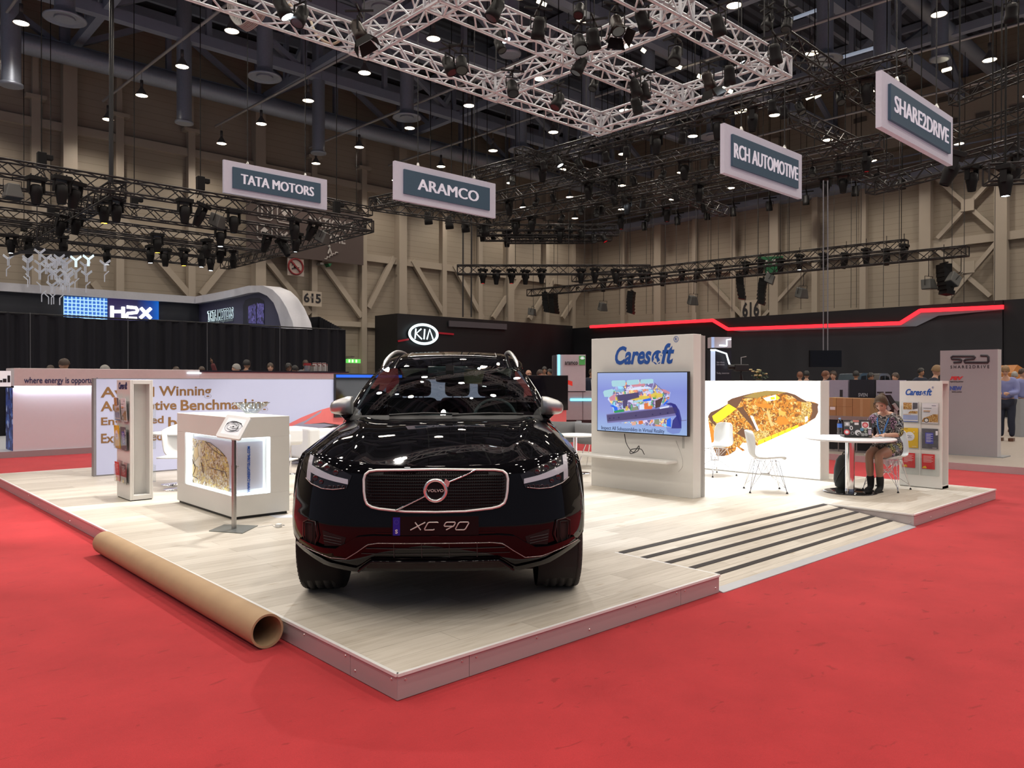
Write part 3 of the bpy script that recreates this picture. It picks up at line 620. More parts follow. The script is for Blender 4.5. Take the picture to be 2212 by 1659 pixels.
# --- wheels
b = MB(); R_, Wt = .372, .275
prof = []
for x, r in ((-.5, .26), (-.495, .30), (-.48, .335), (-.455, .357), (-.42, .367)): prof.append((r, x*Wt))
for gx in (-.30, -.10, .10, .30):
    prof += [(R_, (gx-.035)*Wt), (R_-.009, (gx-.028)*Wt), (R_-.009, (gx+.028)*Wt), (R_, (gx+.035)*Wt)]
for x, r in ((.42, .367), (.455, .357), (.48, .335), (.495, .30), (.5, .26)): prof.append((r, x*Wt))
def wheel(x, y, steer=0):
    sg = 1 if x > 0 else -1; wh = bpy.data.objects.new('wheel', None); C.objects.link(wh); wh.parent = car; wh.location = (x, y, R_); LOC[wh.name] = (0, 0, 0); wh.rotation_euler = (0, 0, steer)
    b = MB(); b.lathe(prof, n=96, ax='x')
    for i in range(60):     # shoulder blocks
        a = 2*PI*i/60
        for e in (-1, 1): b.box((e*.415*Wt, .3590*math.cos(a), .3590*math.sin(a)), (.022, .012, .006), (a+PI/2, 0, 0))
    b.build('tyre', RUBBER, wh)
    b = MB(); b.lathe([(.262, -.12), (.255, -.11), (.235, -.02), (.235, .09), (.262, .125)], n=32, ax='x')
    for k in range(5):
        a = 2*PI*k/5
        for d in (-.16, .16): b.bar((sg*.09, .05*math.cos(a), .05*math.sin(a)), (sg*.10, .25*math.cos(a+d), .25*math.sin(a+d)), .03, .035)
    b.cyl((sg*.06, 0, 0), (sg*.105, 0, 0), .06, n=20); b.build('rim', mat('alloy', (.45, .45, .46), .25, 1), wh)
    MB().cyl((-sg*.03, 0, 0), (sg*.01, 0, 0), .17, n=28).build('brake_disc', STEEL, wh)
for x, y in ((-.834, 0), (.834, 0), (-.834, 2.984), (.834, 2.984)): wheel(x, y)
b = MB()
for x in (-.834, .834):
    for y in (0, 2.984): b.lathe([(.405, -.14), (.405, .12), (.02, .12 if x < 0 else -.14)], (x-.03*np.sign(x), y, .415), 24, ax='x')
b.boxb(-.62, .62, -.5, 3.8, .24, .36); b.build('underbody', mat('underbody_black', (.01, .01, .01), .9), car)
# --- inside
b = MB(); b.grid([[Vector((x, y, z-.01*(x/.7)**2)) for x in np.linspace(-.78, .78, 11)] for y, z in ((.56, 1.13), (.75, 1.155), (1.0, 1.165), (1.15, 1.15), (1.22, 1.05), (1.2, .8))]); b.boxb(-.78, .78, .6, 3.9, .36, .5)
dash = b.build('dashboard', INTER, car)
b = MB(); b.tube([(-.25, 1.02, 1.172), (.02, 1.03, 1.178), (.22, 1.03, 1.180)], .010, 6); b.lathe([(.03, 0), (.032, .02), (.024, .038), (0, .044)], (-.03, 1.05, 1.168), 12)
b.grid([curve([(.22, 1.06, 1.175), (.27, 1.06, 1.215), (.40, 1.06, 1.232), (.53, 1.06, 1.215), (.62, 1.06, 1.165)], 14), curve([(.22, 1.22, 1.175), (.27, 1.22, 1.205), (.40, 1.22, 1.222), (.53, 1.22, 1.205), (.62, 1.22, 1.165)], 14)])
b.build('instrument_hood', INTERG, dash)
MB().boxb(.29, .51, 1.045, 1.06, 1.175, 1.205).build('instrument_screen', mat('screen_black', (.006, .006, .007), .1), dash)
b = MB(); sw = Matrix.Translation((.40, 1.36, 1.135)) @ Matrix.Rotation(math.radians(-24), 4, 'X')
b.tube([sw @ Vector((.185*math.cos(a), 0, .185*math.sin(a))) for a in np.linspace(0, 2*PI, 37)[:-1]], .015, 8, True)
b.bar(sw @ Vector((-.17, 0, 0)), sw @ Vector((.17, 0, 0)), .05, .02); b.bar(sw @ Vector((0, 0, 0)), sw @ Vector((0, 0, -.17)), .05, .02); b.build('steering_wheel', INTERG, car)
def seat(x, y, wd, hb):
    b = MB()
    b.box((x, y, .72), (wd, .5, .16)); b.box((x, y+.30, 1.0), (wd*.95, .14, hb), (-.16, 0, 0)); o = b.build('seat', INTER, car, bevel=.05, seg=3)
    b = MB(); b.box((x, y+.36, 1.0+hb/2+.10), (.27, .11, .18), (-.1, 0, 0)); b.build('headrest', INTER, o, bevel=.05, seg=3)
    MB().cyl((x-.05, y+.36, 1.0+hb/2-.05), (x-.05, y+.36, 1.0+hb/2+.05), .008, n=6).cyl((x+.05, y+.36, 1.0+hb/2-.05), (x+.05, y+.36, 1.0+hb/2+.05), .008, n=6).build('headrest_post', CHROME, o)
for x in (-.38, .38): seat(x, 1.55, .5, .62)
for x in (-.40, .02, .42): seat(x, 2.5, .38, .58)
b = MB(); b.grid([curve([(-.125, 1.33, 1.50), (-.115, 1.33, 1.462), (0, 1.33, 1.455), (.115, 1.33, 1.462), (.125, 1.33, 1.50)], 12), [Vector((x, 1.33, 1.535)) for x in np.linspace(-.125, .125, 13)]]); b.boxb(-.025, .025, 1.25, 1.34, 1.52, 1.60); b.build('interior_mirror', INTER, car, solid=.03)
MB().boxb(-.20, .16, 1.36, 1.40, 1.535, 1.60).build('roof_console', INTERG, car, bevel=.01)
MB().poly([(.13, 1.36, 1.58), (.31, 1.36, 1.56), (.28, 1.36, 1.44), (.11, 1.36, 1.45)], (0, .01, 0)).build('paper_tag', mat('gold_paper', (.35, .30, .17), .6, var=.3), car)
b = MB(); b.grid([[Vector((x, y, z)) for x in np.linspace(-.57, .57, 5)] for y, z in ((1.5, 1.585), (2.2, 1.66), (3.6, 1.60))]); b.build('headliner', INTERG, car)
b = MB()   # wipers
for x0, x1 in ((-.45, .10), (.05, .62)): b.tube([ws(x0/.775, .015)+Vector((0, -.012, .012)), ws((x0+x1)/2/.775, .035)+Vector((0, -.014, .014)), ws(x1/.775, .03)+Vector((0, -.012, .012))], .008, 5)
b.build('wiper', INTER, car)
MB().grid([[ws(t, v)+Vector((0, -.004, .012)) for t in NT] for v in (-.055, -.01, .012)]).build('scuttle_panel', INTER, car)
# ================================================================ left half of the stand
NAVY = mat('navy_ink', (.012, .022, .12), .5); BLUE = mat('logo_blue', (.015, .095, .43), .45); BROWN = mat('copper_ink', (.26, .13, .045), .5, var=.25, scale=2.5)
DARKI = mat('dark_ink', (.02, .02, .025), .5)
def logo(parent, M, W, m, reg=True):
    """the slanted company name with its globe letter; W is the width, M puts it on the wall"""
    b = MB(); h = W*.24
    for s, x0, x1 in (('Cares', 0, .585), ('ft', .735, .93)):
        me = fit(s, (x1-x0)*W, h if s == 'Cares' else h*1.06, bold=.028, shear=.30); me.transform(Matrix.Translation(((x0+x1)/2*W-W/2, 0, 0))); b.mesh(me, M)
    r = W*.072; cx, cz = W*.668-W/2, r*1.15     # the globe: an open ring with land masses
    P = [(cx+(r*1.1)*math.cos(a)+.25*r*math.sin(a), 0, cz+r*1.25*math.sin(a)) for a in np.linspace(.75, 3.9, 14)]
    P += [(cx+(r*.55)*math.cos(a)-.1*r, 0, cz+r*.55*math.sin(a)) for a in np.linspace(3.7, 1.3, 8)]
    b.poly([M @ Vector(p) for p in P])
    for pts in ([(-.2, .5), (.45, .75), (.35, .1), (.7, -.5), (.1, -.9), (-.1, -.2), (-.45, -.1)], [(.75, .45), (1.1, .3), (.9, .15)], [(.2, -1.05), (.8, -.75), (.55, -1.15)], [(-.9, -.7), (-.3, -1.2), (.1, -1.2), (-.3, -.85)]):
        b.poly([M @ Vector((cx+p[0]*r, -.0005, cz+p[1]*r)) for p in pts])
    if reg:
        q = W*.034; b.tube([M @ Vector((W*.955-W/2+q*math.cos(a), 0, h*1.25+q*math.sin(a))) for a in np.linspace(0, 2*PI, 25)[:-1]], q*.09, 4, True)
        me = fit('R', q*.8, q*1.0); me.transform(Matrix.Translation((W*.955-W/2, 0, h*1.25-q*.5))); b.mesh(me, M)
    return b.build('company_logo', m, parent)
# ---- lavender backlit text wall with two screens
LAV = mat('lavender_lightbox', (.42, .43, .54), .6, emit=.26, ecol=(.60, .62, .95), var=.01)
wl = thing('light_wall', 'long lavender backlit wall with bronze Award Winning Automotive Benchmarking text', 'display wall', (4.6, 9.75, HS))
WX0, WX1, WY, WH = 1.08, 8.95, 9.70, 1.50
MB().boxb(WX0, WX1, WY, WY+.12, HS, HS+WH).build('wall_frame', mat('frame_grey', (.30, .29, .31), .4, .4), wl)
MB().boxb(WX0+.035, WX1-.01, WY-.006, WY, HS+.02, HS+WH-.012).build('printed_face', LAV, wl)
def wtext(s, px0, px1, ytop, ybase, desc=0):
    a, c = ony(px0, ybase, WY), ony(px1, ybase, WY); t = ony(px0, ytop, WY)
    b = MB(); me = fit(s, c[0]-a[0], (t[2]-a[2]), bold=.020); me.transform(Matrix.Translation(((a[0]+c[0])/2, WY-.009, a[2]))); b.mesh(me, Matrix.Identity(4)); return b
for s, x0, x1, y0_, y1_ in (('Award', 217, 333, 836, 859), ('Winning', 343, 456, 834, 862), ('Automotive', 217, 381, 867, 889), ('Benchmarking', 390, 578, 864, 894), ('Engineered', 218, 353, 902, 924), ('by', 363, 402, 901, 930), ('Experienced', 218, 350, 937, 964), ('Research', 360, 520, 938, 957)):
    wtext(s, x0, x1, y0_, y1_).build('lettering', BROWN, wl)
def wpoly(pts, off, m, name, parent=wl): return MB().poly([(p[0], WY-off, p[2]) for p in (ony(x, y, WY) for x, y in pts)], (0, .0006, 0)).build(name, m, parent)
CORAL = mat('coral_print', (.62, .14, .13), .6, emit=.22, ecol=(.9, .2, .2)); GREYPR = mat('grey_print', (.30, .28, .36), .6, emit=.1, ecol=(.5, .5, .65)); DKPR = mat('dark_print', (.04, .035, .04), .5)
wpoly([(616, 919), (650, 902), (690, 886), (722, 877), (800, 868), (900, 866), (1100, 866), (1223, 870), (1223, 918), (1000, 930), (700, 928), (616, 935)], .0075, CORAL, 'printed_car')
wpoly([(616, 926), (660, 908), (695, 886), (692, 892), (655, 916), (700, 915), (722, 918), (690, 925), (620, 940)], .009, GREYPR, 'printed_glass')
wpoly([(655, 917), (700, 913), (735, 918), (775, 904), (1000, 900), (1000, 945), (630, 945), (640, 925)], .0085, DKPR, 'printed_shadow')
wpoly([(1223, 820), (1236, 824), (1236, 834), (1223, 829)], .0095, mat('red_print', (.6, .03, .02), .5, emit=.3, ecol=(.9, .05, .03)), 'printed_lamp')
for k, (x0, x1, ya, yb, lab) in enumerate(((720, 866, 808, 902, 'left one of two dark screens on the lavender wall, blue bar along its top'), (1078, 1223, 811, 891, 'blank black screen at the right end of the lavender wall, behind the right mirror'))):
    a, c = ony(x0, yb, WY), ony(x1, ya, WY); tv = thing('wall_screen', lab, 'screen', (a[0], WY-.06, a[2]), group='dark screens on the lavender wall')
    MB().boxb(a[0], c[0], WY-.065, WY-.008, a[2], c[2]).build('casing', BLACK, tv, bevel=.004)
    MB().boxb(a[0]+.02, c[0]-.02, WY-.067, WY-.065, a[2]+.05, c[2]-.018).build('display', mat('screen_off', (.006, .006, .010), .06, spec=.6), tv)
    if k == 0: MB().boxb(a[0]+.02, c[0]-.02, WY-.0685, WY-.067, c[2]-.075, c[2]-.02).build('blue_bar', mat('screen_blue', (.01, .05, .3), .3, emit=.9, ecol=(.02, .13, .75)), tv)
# ---- literature column
def brochure(name, label, M, wd, h, cols, group=None, bits=(), cat='brochure', bend=0):
    """a printed leaflet standing in a holder: local x right, z up, facing -y"""
    o = MB().add([M @ Vector(p) for p in [(x, y, z) for z in (0, h) for y in (0, .006) for x in (-wd/2, wd/2)]], [(0, 2, 3, 1), (4, 5, 7, 6), (0, 1, 5, 4), (2, 6, 7, 3), (0, 4, 6, 2), (1, 3, 7, 5)]).build(name, cols[0])
    tag(o, label, cat, group); base = np.array(o.location); LOC[o.name] = tuple(base)
    for i, (kind, m, pts) in enumerate(bits):
        b = MB()
        if kind == 'poly': b.poly([M @ Vector((x*wd-wd/2, -.0008-.0004*i, z*h)) for x, z in pts])
        elif kind == 'disc': cx, cz, r = pts; b.poly([M @ Vector((cx*wd-wd/2+r*wd*math.cos(a), -.0008-.0004*i, cz*h+r*wd*math.sin(a))) for a in np.linspace(0, 2*PI, 21)[:-1]])
        else:
            for (x0, x1, z) in pts: b.poly([M @ Vector((x*wd-wd/2, -.0008-.0004*i, zz*h)) for x, zz in ((x0, z), (x1, z), (x1, z+.018), (x0, z+.018))])
        b.build({'poly': 'printed_block', 'disc': 'printed_disc'}.get(kind, 'printed_lines'), m, o)
    return o
GOLDC = cellmat('gold_drawing', [(0, (.45, .19, .04)), (.25, (.62, .33, .08)), (.5, (.30, .11, .03)), (.7, (.75, .50, .16)), (.85, (.85, .7, .4))], 55)
PW = mat('paper_white', (.78, .78, .82), .5); YEL = mat('paper_yellow', (.75, .48, .02), .5); RED = mat('paper_red', (.62, .035, .04), .5); GRY = mat('paper_grey', (.10, .10, .12), .4, var=.5, scale=40); VIO = mat('paper_blue', (.06, .07, .42), .5); LBL = mat('paper_paleblue', (.38, .44, .70), .5); ORNG = mat('ink_orange', (.7, .33, .06), .5); PAPK = mat('paper_dark', (.05, .025, .035), .45, var=.5, scale=50); WINK = mat('ink_white', (.8, .8, .8), .5)
LINES = lambda n, z0, dz, a=.12, c=.88: [(a, c-.12*(i % 2), z0-dz*i) for i in range(n)]
CARP = [(0, .12), (.1, .26), (.45, .36), (.7, .46), (1, .46), (1, .06), (.4, .06), (0, .06)]
BITS = [[('poly', GOLDC, [(.05, .62), (.6, .62), (.6, .97), (.05, .97)]), ('poly', GRY, [(.65, .62), (.97, .68), (.97, .97), (.65, .97)]), ('poly', GOLDC, [(.35, .42), (.5, .55), (.97, .55), (.97, .42)]), ('poly', LBL, [(.03, .10), (.97, .10), (.97, .34), (.03, .34)]), ('lines', ORNG, [(.05, .55, .36)]), ('poly', BLUE, [(0, 0), (1, 0), (1, .03), (0, .03)])],
        [('poly', GOLDC, CARP), ('disc', DARKI, (.28, .15, .16)), ('disc', WINK, (.28, .15, .11)), ('lines', ORNG, [(.1, .55, .62), (.1, .5, .59)]), ('lines', GRY, [(.1, .6, .74), (.1, .5, .55)]), ('lines', NAVY, [(.62, .88, .88)])],
        [('disc', PW, (.47, .57, .31)), ('lines', NAVY, [(.3, .62, .60), (.4, .54, .55), (.34, .6, .50), (.1, .35, .93)]), ('disc', WINK, (.74, .80, .04)), ('lines', WINK, [(.62, .9, .06)])],
        [('poly', VIO, [(.22, .25), (.72, .25), (.72, .8), (.22, .8)]), ('lines', WINK, LINES(8, .72, .055, .28, .68)), ('poly', PW, [(.86, .68), (1, .70), (1, .9), (.86, .9)]), ('lines', WINK, [(.66, .92, .04)])],
        [('lines', WINK, LINES(6, .86, .08)), ('lines', WINK, [(.1, .45, .38)]), ('poly', YEL, [(.03, .04), (.12, .16), (.30, .2), (.4, .05)])],
        [('lines', WINK, LINES(6, .86, .08)), ('poly', YEL, [(.03, .04), (.12, .16), (.30, .2), (.4, .05)])]]
rk = thing('literature_column', 'slim white literature column with leaflet holders, left of the counter', 'display stand', (.87, 7.0, HS))
RX, RA, RB, RH = .735, 6.77, 7.30, 1.475; RXE = 1.0
b = MB(); t = .022
b.boxb(RX, RX+t, RA, RB, HS+.012, HS+RH); b.boxb(RXE-t, RXE, RA, RB, HS+.012, HS+RH); b.boxb(RX+t, RXE-t, RA, RB, HS+.012, HS+.07); b.boxb(RX+t, RXE-t, RA, RB, HS+RH-.05, HS+RH); b.boxb(RX+t, RXE-t, RA+.14, RA+.16, HS+.07, HS+RH-.05)
b.boxb(RX+t, RX+t+.02, RA, RA+.14, HS+.07, HS+RH-.05); b.boxb(RXE-t-.02, RXE-t, RA, RA+.14, HS+.07, HS+RH-.05)
b.build('cabinet', WHITE, rk, bevel=.003); MB().boxb(RX+.01, RXE-.01, RA+.01, RB-.01, HS, HS+.012).build('plinth', BLACK, rk)
logo(rk, face((RX-.001, (RA+RB)/2, HS+1.36), (0, -1, 0)), .36, NAVY, False)
def holder(parent, M, wd, h, dpt=.035):
    b = MB(); f = lambda x, y, z: M @ Vector((x, y, z))
    for q in ([(-wd/2, -.002, 0), (wd/2, -.002, 0), (wd/2, -.002, h), (-wd/2, -.002, h)], [(-wd/2, -dpt, 0), (wd/2, -dpt, 0), (wd/2, -dpt, h*.8), (-wd/2, -dpt, h*.8)], [(-wd/2, -dpt, 0), (wd/2, -dpt, 0), (wd/2, 0, 0), (-wd/2, 0, 0)], [(-wd/2, -dpt, 0), (-wd/2, 0, 0), (-wd/2, 0, h*.9), (-wd/2, -dpt, h*.8)], [(wd/2, -dpt, 0), (wd/2, 0, 0), (wd/2, 0, h*.9), (wd/2, -dpt, h*.8)]): b.poly([f(*p) for p in q], M.to_3x3() @ Vector((0, -.0025, 0)) if q[0][1] == q[2][1] else None)
    return b.build('leaflet_holder', ACRYL, parent)
names = ['gold and white leaflet in the top left pocket of the slim white column', 'white leaflet with a cutaway car in the top right pocket of the slim white column', 'yellow leaflet in the middle left pocket of the slim white column', 'purple and grey leaflet in the middle right pocket of the slim white column', 'red leaflet in the bottom left pocket of the slim white column', 'dark red leaflet in the bottom right pocket of the slim white column']
for k in range(6):
    zz = (.97, .62, .21)[k//2]-(.01 if k % 2 else 0); yc = RA+.40-.27*(k % 2); M = face((RX-.001, yc, HS+zz), (0, -1, 0))
    holder(rk, M, .235, .26)
    M2 = face((RX-.026, yc, HS+zz+.006), (0, -1, 0), (-.0, 0, 1)) @ Matrix.Rotation(.07, 4, 'X')
    brochure('leaflet', names[k], M2, .20 if k < 4 else .15, .285 if k < 4 else .24, [(PW, PW, YEL, GRY, RED, PAPK)[k]], 'leaflets in the slim white column', BITS[k], 'leaflet')
for zz in (.97, .62, .21):
    for yc in (RA+.4, RA+.13): holder(rk, face((RXE+.001, yc, HS+zz), (0, 1, 0)), .235, .26)
# ---- reception counter with the lit recess round its corner
ct = thing('reception_counter', 'white reception counter with a glowing recess round its corner and a golden engine print', 'counter', (1.45, 5.5, HS))
X0, X1, Y0, Y1, H = 1.135, 1.775, 4.70, 6.33, 1.08; zl, zh, ex, ey, dd = .25, .86, X0+.42, Y0+1.38, .10
b = MB()
b.boxb(X0+.02, X1-.02, Y0+.02, Y1-.02, HS, HS+.025, 1)
b.boxb(X0, X1, Y0, Y1, HS+.03, HS+zl); b.boxb(X0, X1, Y0, Y1, HS+zh, HS+H); b.boxb(X0, X1, ey, Y1, HS+zl, HS+zh); b.boxb(ex, X1, Y0, ey, HS+zl, HS+zh); b.boxb(X0+dd+.01, ex, Y0+dd+.01, ey, HS+zl, HS+zh)
b.build('counter_body', [WHITE, BLACK], ct, bevel=.003)
GLOW = mat('recess_light', (.8, .85, .88), .5, emit=2.4, ecol=(.80, .93, 1.0))
b = MB()
for z in (HS+zl+.002, HS+zh-.008): b.boxb(X0+.02, X0+dd-.01, Y0+dd, ey-.002, z, z+.006); b.boxb(X0+.02, ex-.002, Y0+.02, Y0+dd, z, z+.006)
b.boxb(X0+.02, X0+dd-.01, ey-.008, ey-.002, HS+zl+.01, HS+zh-.01); b.boxb(ex-.008, ex-.002, Y0+.02, Y0+dd-.01, HS+zl+.01, HS+zh-.01)
b.build('light_strip', GLOW, ct)
LILAC = mat('lilac_panel', (.50, .49, .56), .5, var=.01)
b = MB().boxb(X0+dd-.012, X0+dd, Y0+dd-.012, ey-.06, HS+zl+.05, HS+zh-.05); b.boxb(X0+dd, ex-.05, Y0+dd-.012, Y0+dd, HS+zl+.05, HS+zh-.05); pp = b.build('printed_panel', LILAC, ct)
ENG = cellmat('engine_drawing', [(0, (.56, .46, .28)), (.2, (.42, .24, .08)), (.35, (.66, .60, .50)), (.5, (.22, .12, .05)), (.62, (.70, .55, .16)), (.8, (.46, .34, .20)), (.92, (.72, .68, .62))], 34, warp=.25)
ENG2 = cellmat('engine_sweep', [(0, (.66, .58, .40)), (.4, (.72, .66, .5)), (.7, (.62, .44, .14)), (.9, (.36, .24, .1))], 7, warp=.3)
def epoly(pts, off, m, name='engine_print'): return MB().poly([(X0+dd-.012-off, p[1], p[2]) for p in (onx(x, y, X0+dd) for x, y in pts)]).build(name, m, pp)
epoly([(403, 941), (430, 950), (447, 952), (478, 972), (492, 988), (497, 1005), (498, 1060), (489, 1069), (470, 1066), (403, 1050)], .0008, ENG)
epoly([(403, 975), (420, 968), (436, 962), (436, 990), (430, 1015), (424, 1034), (403, 1030)], .0016, ENG2)
b = MB()
for pts in ([(445, 954), (457, 956), (475, 970), (489, 985), (482, 984), (465, 973), (448, 956)], [(403, 966), (415, 985), (425, 1010), (420, 1025), (403, 1020)], [(437, 998), (443, 1022)], [(405, 1020), (430, 1034)], [(455, 1010), (490, 1020), (492, 1030)], [(403, 1032), (420, 1038), (421, 1052)]):
    b.tube([(X0+dd-.0155, p[1], p[2]) for p in (onx(x, y, X0+dd) for x, y in pts)], .0035, 4)
b.build('printed_lines', mat('sepia_ink', (.07, .035, .02), .6), pp)
a = ony(538, 1063, Y0+dd-.014); c = ony(538, 964, Y0+dd-.014); me = fit('WWW.CARESOFTGLOBAL.COM', c[2]-a[2], .030, bold=.02); M = Matrix.Translation((a[0]+.012, Y0+dd-.014, (a[2]+c[2])/2)) @ Matrix.Rotation(-PI/2, 4, 'Y'); b = MB(); b.mesh(me, M); b.build('lettering', BLUE, pp)
bw = onz(543, 893, HS+H)
MB().lathe([(.055, .002), (.07, .0), (.10, .03), (.155, .085), (.21, .125), (.215, .13), (.205, .126), (.15, .09), (.095, .038), (.06, .012), (0, .012)], (bw[0], bw[1], HS+H), 32).build('glass_bowl', glassy('bowl_glass', (.86, .90, .90), .02, 1.5, .05))
tag(C.objects['glass_bowl'], 'clear flared glass bowl on top of the white counter', 'bowl')
# ---- tablet on its steel stand
tb = thing('tablet_stand', 'brushed steel floor stand holding a tilted white tablet before the counter', 'tablet stand', (.945, 4.23, HS))
MB().poly([(*onz(x, y, HS)[:2], HS) for x, y in ((451.3, 1148), (484.5, 1134), (557, 1136.6), (523.8, 1153))], (0, 0, .008)).build('base_plate', mat('plate_steel', (.20, .215, .21), .35, .6), tb)
pc = onz(505.5, 1143, HS); b = MB()
b.cyl((pc[0], pc[1], HS+.008), (pc[0], pc[1], HS+.62), .024, n=20).cyl((pc[0], pc[1], HS+.62), (pc[0], pc[1], HS+.90), .022, n=20); b.build('pole', STEEL, tb)
MB().cyl((pc[0], pc[1], HS+.60), (pc[0], pc[1], HS+.635), .0275, n=20).cyl((pc[0]+.02, pc[1]-.02, HS+.62), (pc[0]+.035, pc[1]-.035, HS+.62), .006, n=8).build('clamp_collar', STEEL, tb)
dpt = 7.55; q = [Vector(atd(x, y, d)) for x, y, d in ((466.5, 943, 7.50), (518.5, 951, 7.42), (543.5, 899, 7.60), (492, 897, 7.68))]
ctr = sum(q, Vector())/4; nx = (q[1]-q[0]).normalized(); nz = ((q[3]-q[0])-nx*(q[3]-q[0]).dot(nx)).normalized(); ny = nz.cross(nx)
q = [ctr+(p-ctr)-ny*((p-ctr).dot(ny)) for p in q]; U, V_ = q[1]-q[0], q[3]-q[0]
loc_ = lambda u, v, o=0: q[0]+U*u+V_*v-ny*o
rr = [(.05+.0*0, 0), (.95, 0), (.985, .012), (1, .05), (1, .95), (.985, .988), (.95, 1), (.05, 1), (.015, .988), (0, .95), (0, .05), (.015, .012)]
MB().poly([loc_(u, v, .008) for u, v in rr], ny*.022).build('tablet_frame', PUREW, tb)
tsc = MB().poly([loc_(u, v, .0085) for u, v in ((.13, .14), (.87, .14), (.87, .88), (.13, .88))]).build('tablet_screen', mat('tablet_white', (.75, .75, .78), .2, emit=.35, ecol=(.9, .9, .95)), tb)
b = MB(); random.seed(3)
for k in range(9):
    cu, cv, ru, rv = .5+.02*random.uniform(-1, 1), .5, .12+.028*k, .07+.022*k; a0 = random.uniform(0, 6); b.tube([loc_(cu+ru*math.cos(a)+.04*math.sin(2*a+k), cv+rv*math.sin(a), .0095) for a in np.linspace(a0, a0+random.uniform(2.5, 6), 20)], .0008+.0007*(k % 3), 4)
for k in range(14): u, v = random.uniform(.3, .7), random.uniform(.3, .7); b.tube([loc_(u, v, .0095), loc_(u+random.uniform(-.12, .12), v+random.uniform(-.1, .1), .0095)], .001, 4)
b.poly([loc_(.5+.045*math.cos(a), .5+.035*math.sin(a), .0098) for a in np.linspace(0, 2*PI, 9)[:-1]]); b.poly([loc_(u, v, .0094) for u, v in ((.3, .68), (.5, .76), (.75, .7), (.8, .62), (.7, .68), (.5, .71))]); b.build('line_drawing', DARKI, tsc)
MB().bar(ctr+ny*.012, Vector((pc[0], pc[1], HS+.895)), .05).build('tablet_mount', PUREW, tb)
ad = onz(602, 1139, HS); cc = thing('charger', 'white plug-in charger with its thin cable on the wooden floor', 'charger', (*ad[:2], HS))
MB().box((ad[0], ad[1], HS+.018), (.05, .05, .036), (0, 0, .5)).build('plug_body', PUREW, cc, bevel=.005)
MB().tube(curve([(*onz(x, y, HS+.004)[:2], HS+.004) for x, y in ((556, 1139), (575, 1136), (588, 1134), (592, 1137), (600, 1139))], 24), .003, 5).build('cable', PUREW, cc)
b = MB()
for d in (-.01, .01): b.cyl((ad[0]+.03, ad[1]-.02+d, HS+.018), (ad[0]+.05, ad[1]-.03+d, HS+.018), .003, n=6)
b.build('plug_pins', CHROME, cc)
pc2 = onz(612, 1113, HS); tag(MB().poly([(*onz(x, y, HS)[:2], HS+.0005) for x, y in ((580, 1113), (640, 1112), (652, 1118), (596, 1119))], (0, 0, .001)).build('paper_sheet', mat('sheet_paper', (.62, .64, .70), .5)), 'pale sheet of paper lying on the floor at the counter corner', 'paper')
# ---- white round tables, stools, sofa
def pedestal(name, label, p, r, h, group=None):
    t = thing(name, label, 'table', p, 0, group)
    x, y, z = p; MB().lathe([(0, h), (r-.012, h), (r, h-.008), (r, h-.022), (r-.02, h-.03), (0, h-.03)], (x, y, z), 40).build('table_top', PUREW, t)
    MB().cyl((x, y, z+.01), (x, y, z+h-.03), .032, n=16).build('column', CHROME, t); MB().lathe([(0, .022), (.04, .022), (.24, .008), (.24, 0), (0, 0)], (x, y, z), 36).build('base', CHROME, t); return t
tl = onz(372, 1047, HS); pedestal('round_table', 'white round table on a chrome foot, half hidden behind the left side of the counter', (tl[0]+.1, tl[1], HS), .38, .74)
def tubchair(label, p, rz):
    t = thing('bucket_chair', label, 'chair', p, rz, 'white bucket chairs by the lavender wall', local=True)
    b = MB(); rws = []
    for a in np.linspace(-1.25, 1.25, 15):
        hh = .30+.12*math.cos(a*1.1); rws.append([Vector((r_*math.sin(a), r_*math.cos(a)*.95, z)) for r_, z in ((.10, .44), (.20, .45), (.245, .50), (.27, .60), (.28, .46+hh))])
    b.grid(rws); b.grid([[Vector((x, y, .445+.03*y*y)) for x in (-.2, -.1, .1, .2)] for y in (-.26, -.1, .05, .18)]); b.build('shell', PUREW, t, solid=.02)
    MB().cyl((0, 0, .01), (0, 0, .44), .022, n=12).build('stem', CHROME, t); MB().lathe([(0, .02), (.04, .02), (.20, .006), (.20, 0), (0, 0)], (0, 0, 0), 28).build('foot', CHROME, t); return t
q = onz(636, 1072, HS); tubchair('white bucket chair on a round foot, just behind the right end of the counter', (q[0]-.15, q[1]+.25, HS), 2.2)
q = onz(352, 1068, HS); tubchair('white bucket chair seen between the slim column and the counter', (q[0]+.33, q[1]+.35, HS), -.7)
# stool with a square padded back
q = onz(628, 1024, HS); t = thing('square_stool', 'white padded chair with a square back on one thin chrome leg', 'chair', (*q[:2], HS), 0)
x, y = q[:2]; r_ = np.array([RGT[0], RGT[1]]); 
MB().box((x+.0, y, HS+.60), (.30, .30, .28)).build('padded_back', PUREW, t, bevel=.06, seg=4); MB().cyl((x, y, HS+.01), (x, y, HS+.47), .013, n=10).build('leg', CHROME, t); MB().lathe([(0, .012), (.11, .006), (.11, 0), (0, 0)], (x, y, HS), 20).build('foot', CHROME, t)
q = onz(690, 1002, HS); sf = thing('armchair', 'square white leather armchair in front of the lavender wall', 'armchair', (q[0], q[1], HS))
x, y = q[0]+.1, q[1]+.05
MB().boxb(x-.42, x+.42, y-.35, y+.4, HS+.05, HS+.12).build('plinth', mat('plinth_dark', (.05, .04, .04), .5), sf)
MB().boxb(x-.50, x-.28, y-.42, y+.42, HS+.12, HS+.66).build('armrest', PUREW, sf, bevel=.05, seg=3); MB().boxb(x+.35, x+.55, y-.42, y+.42, HS+.12, HS+.60).build('armrest', PUREW, sf, bevel=.05, seg=3)
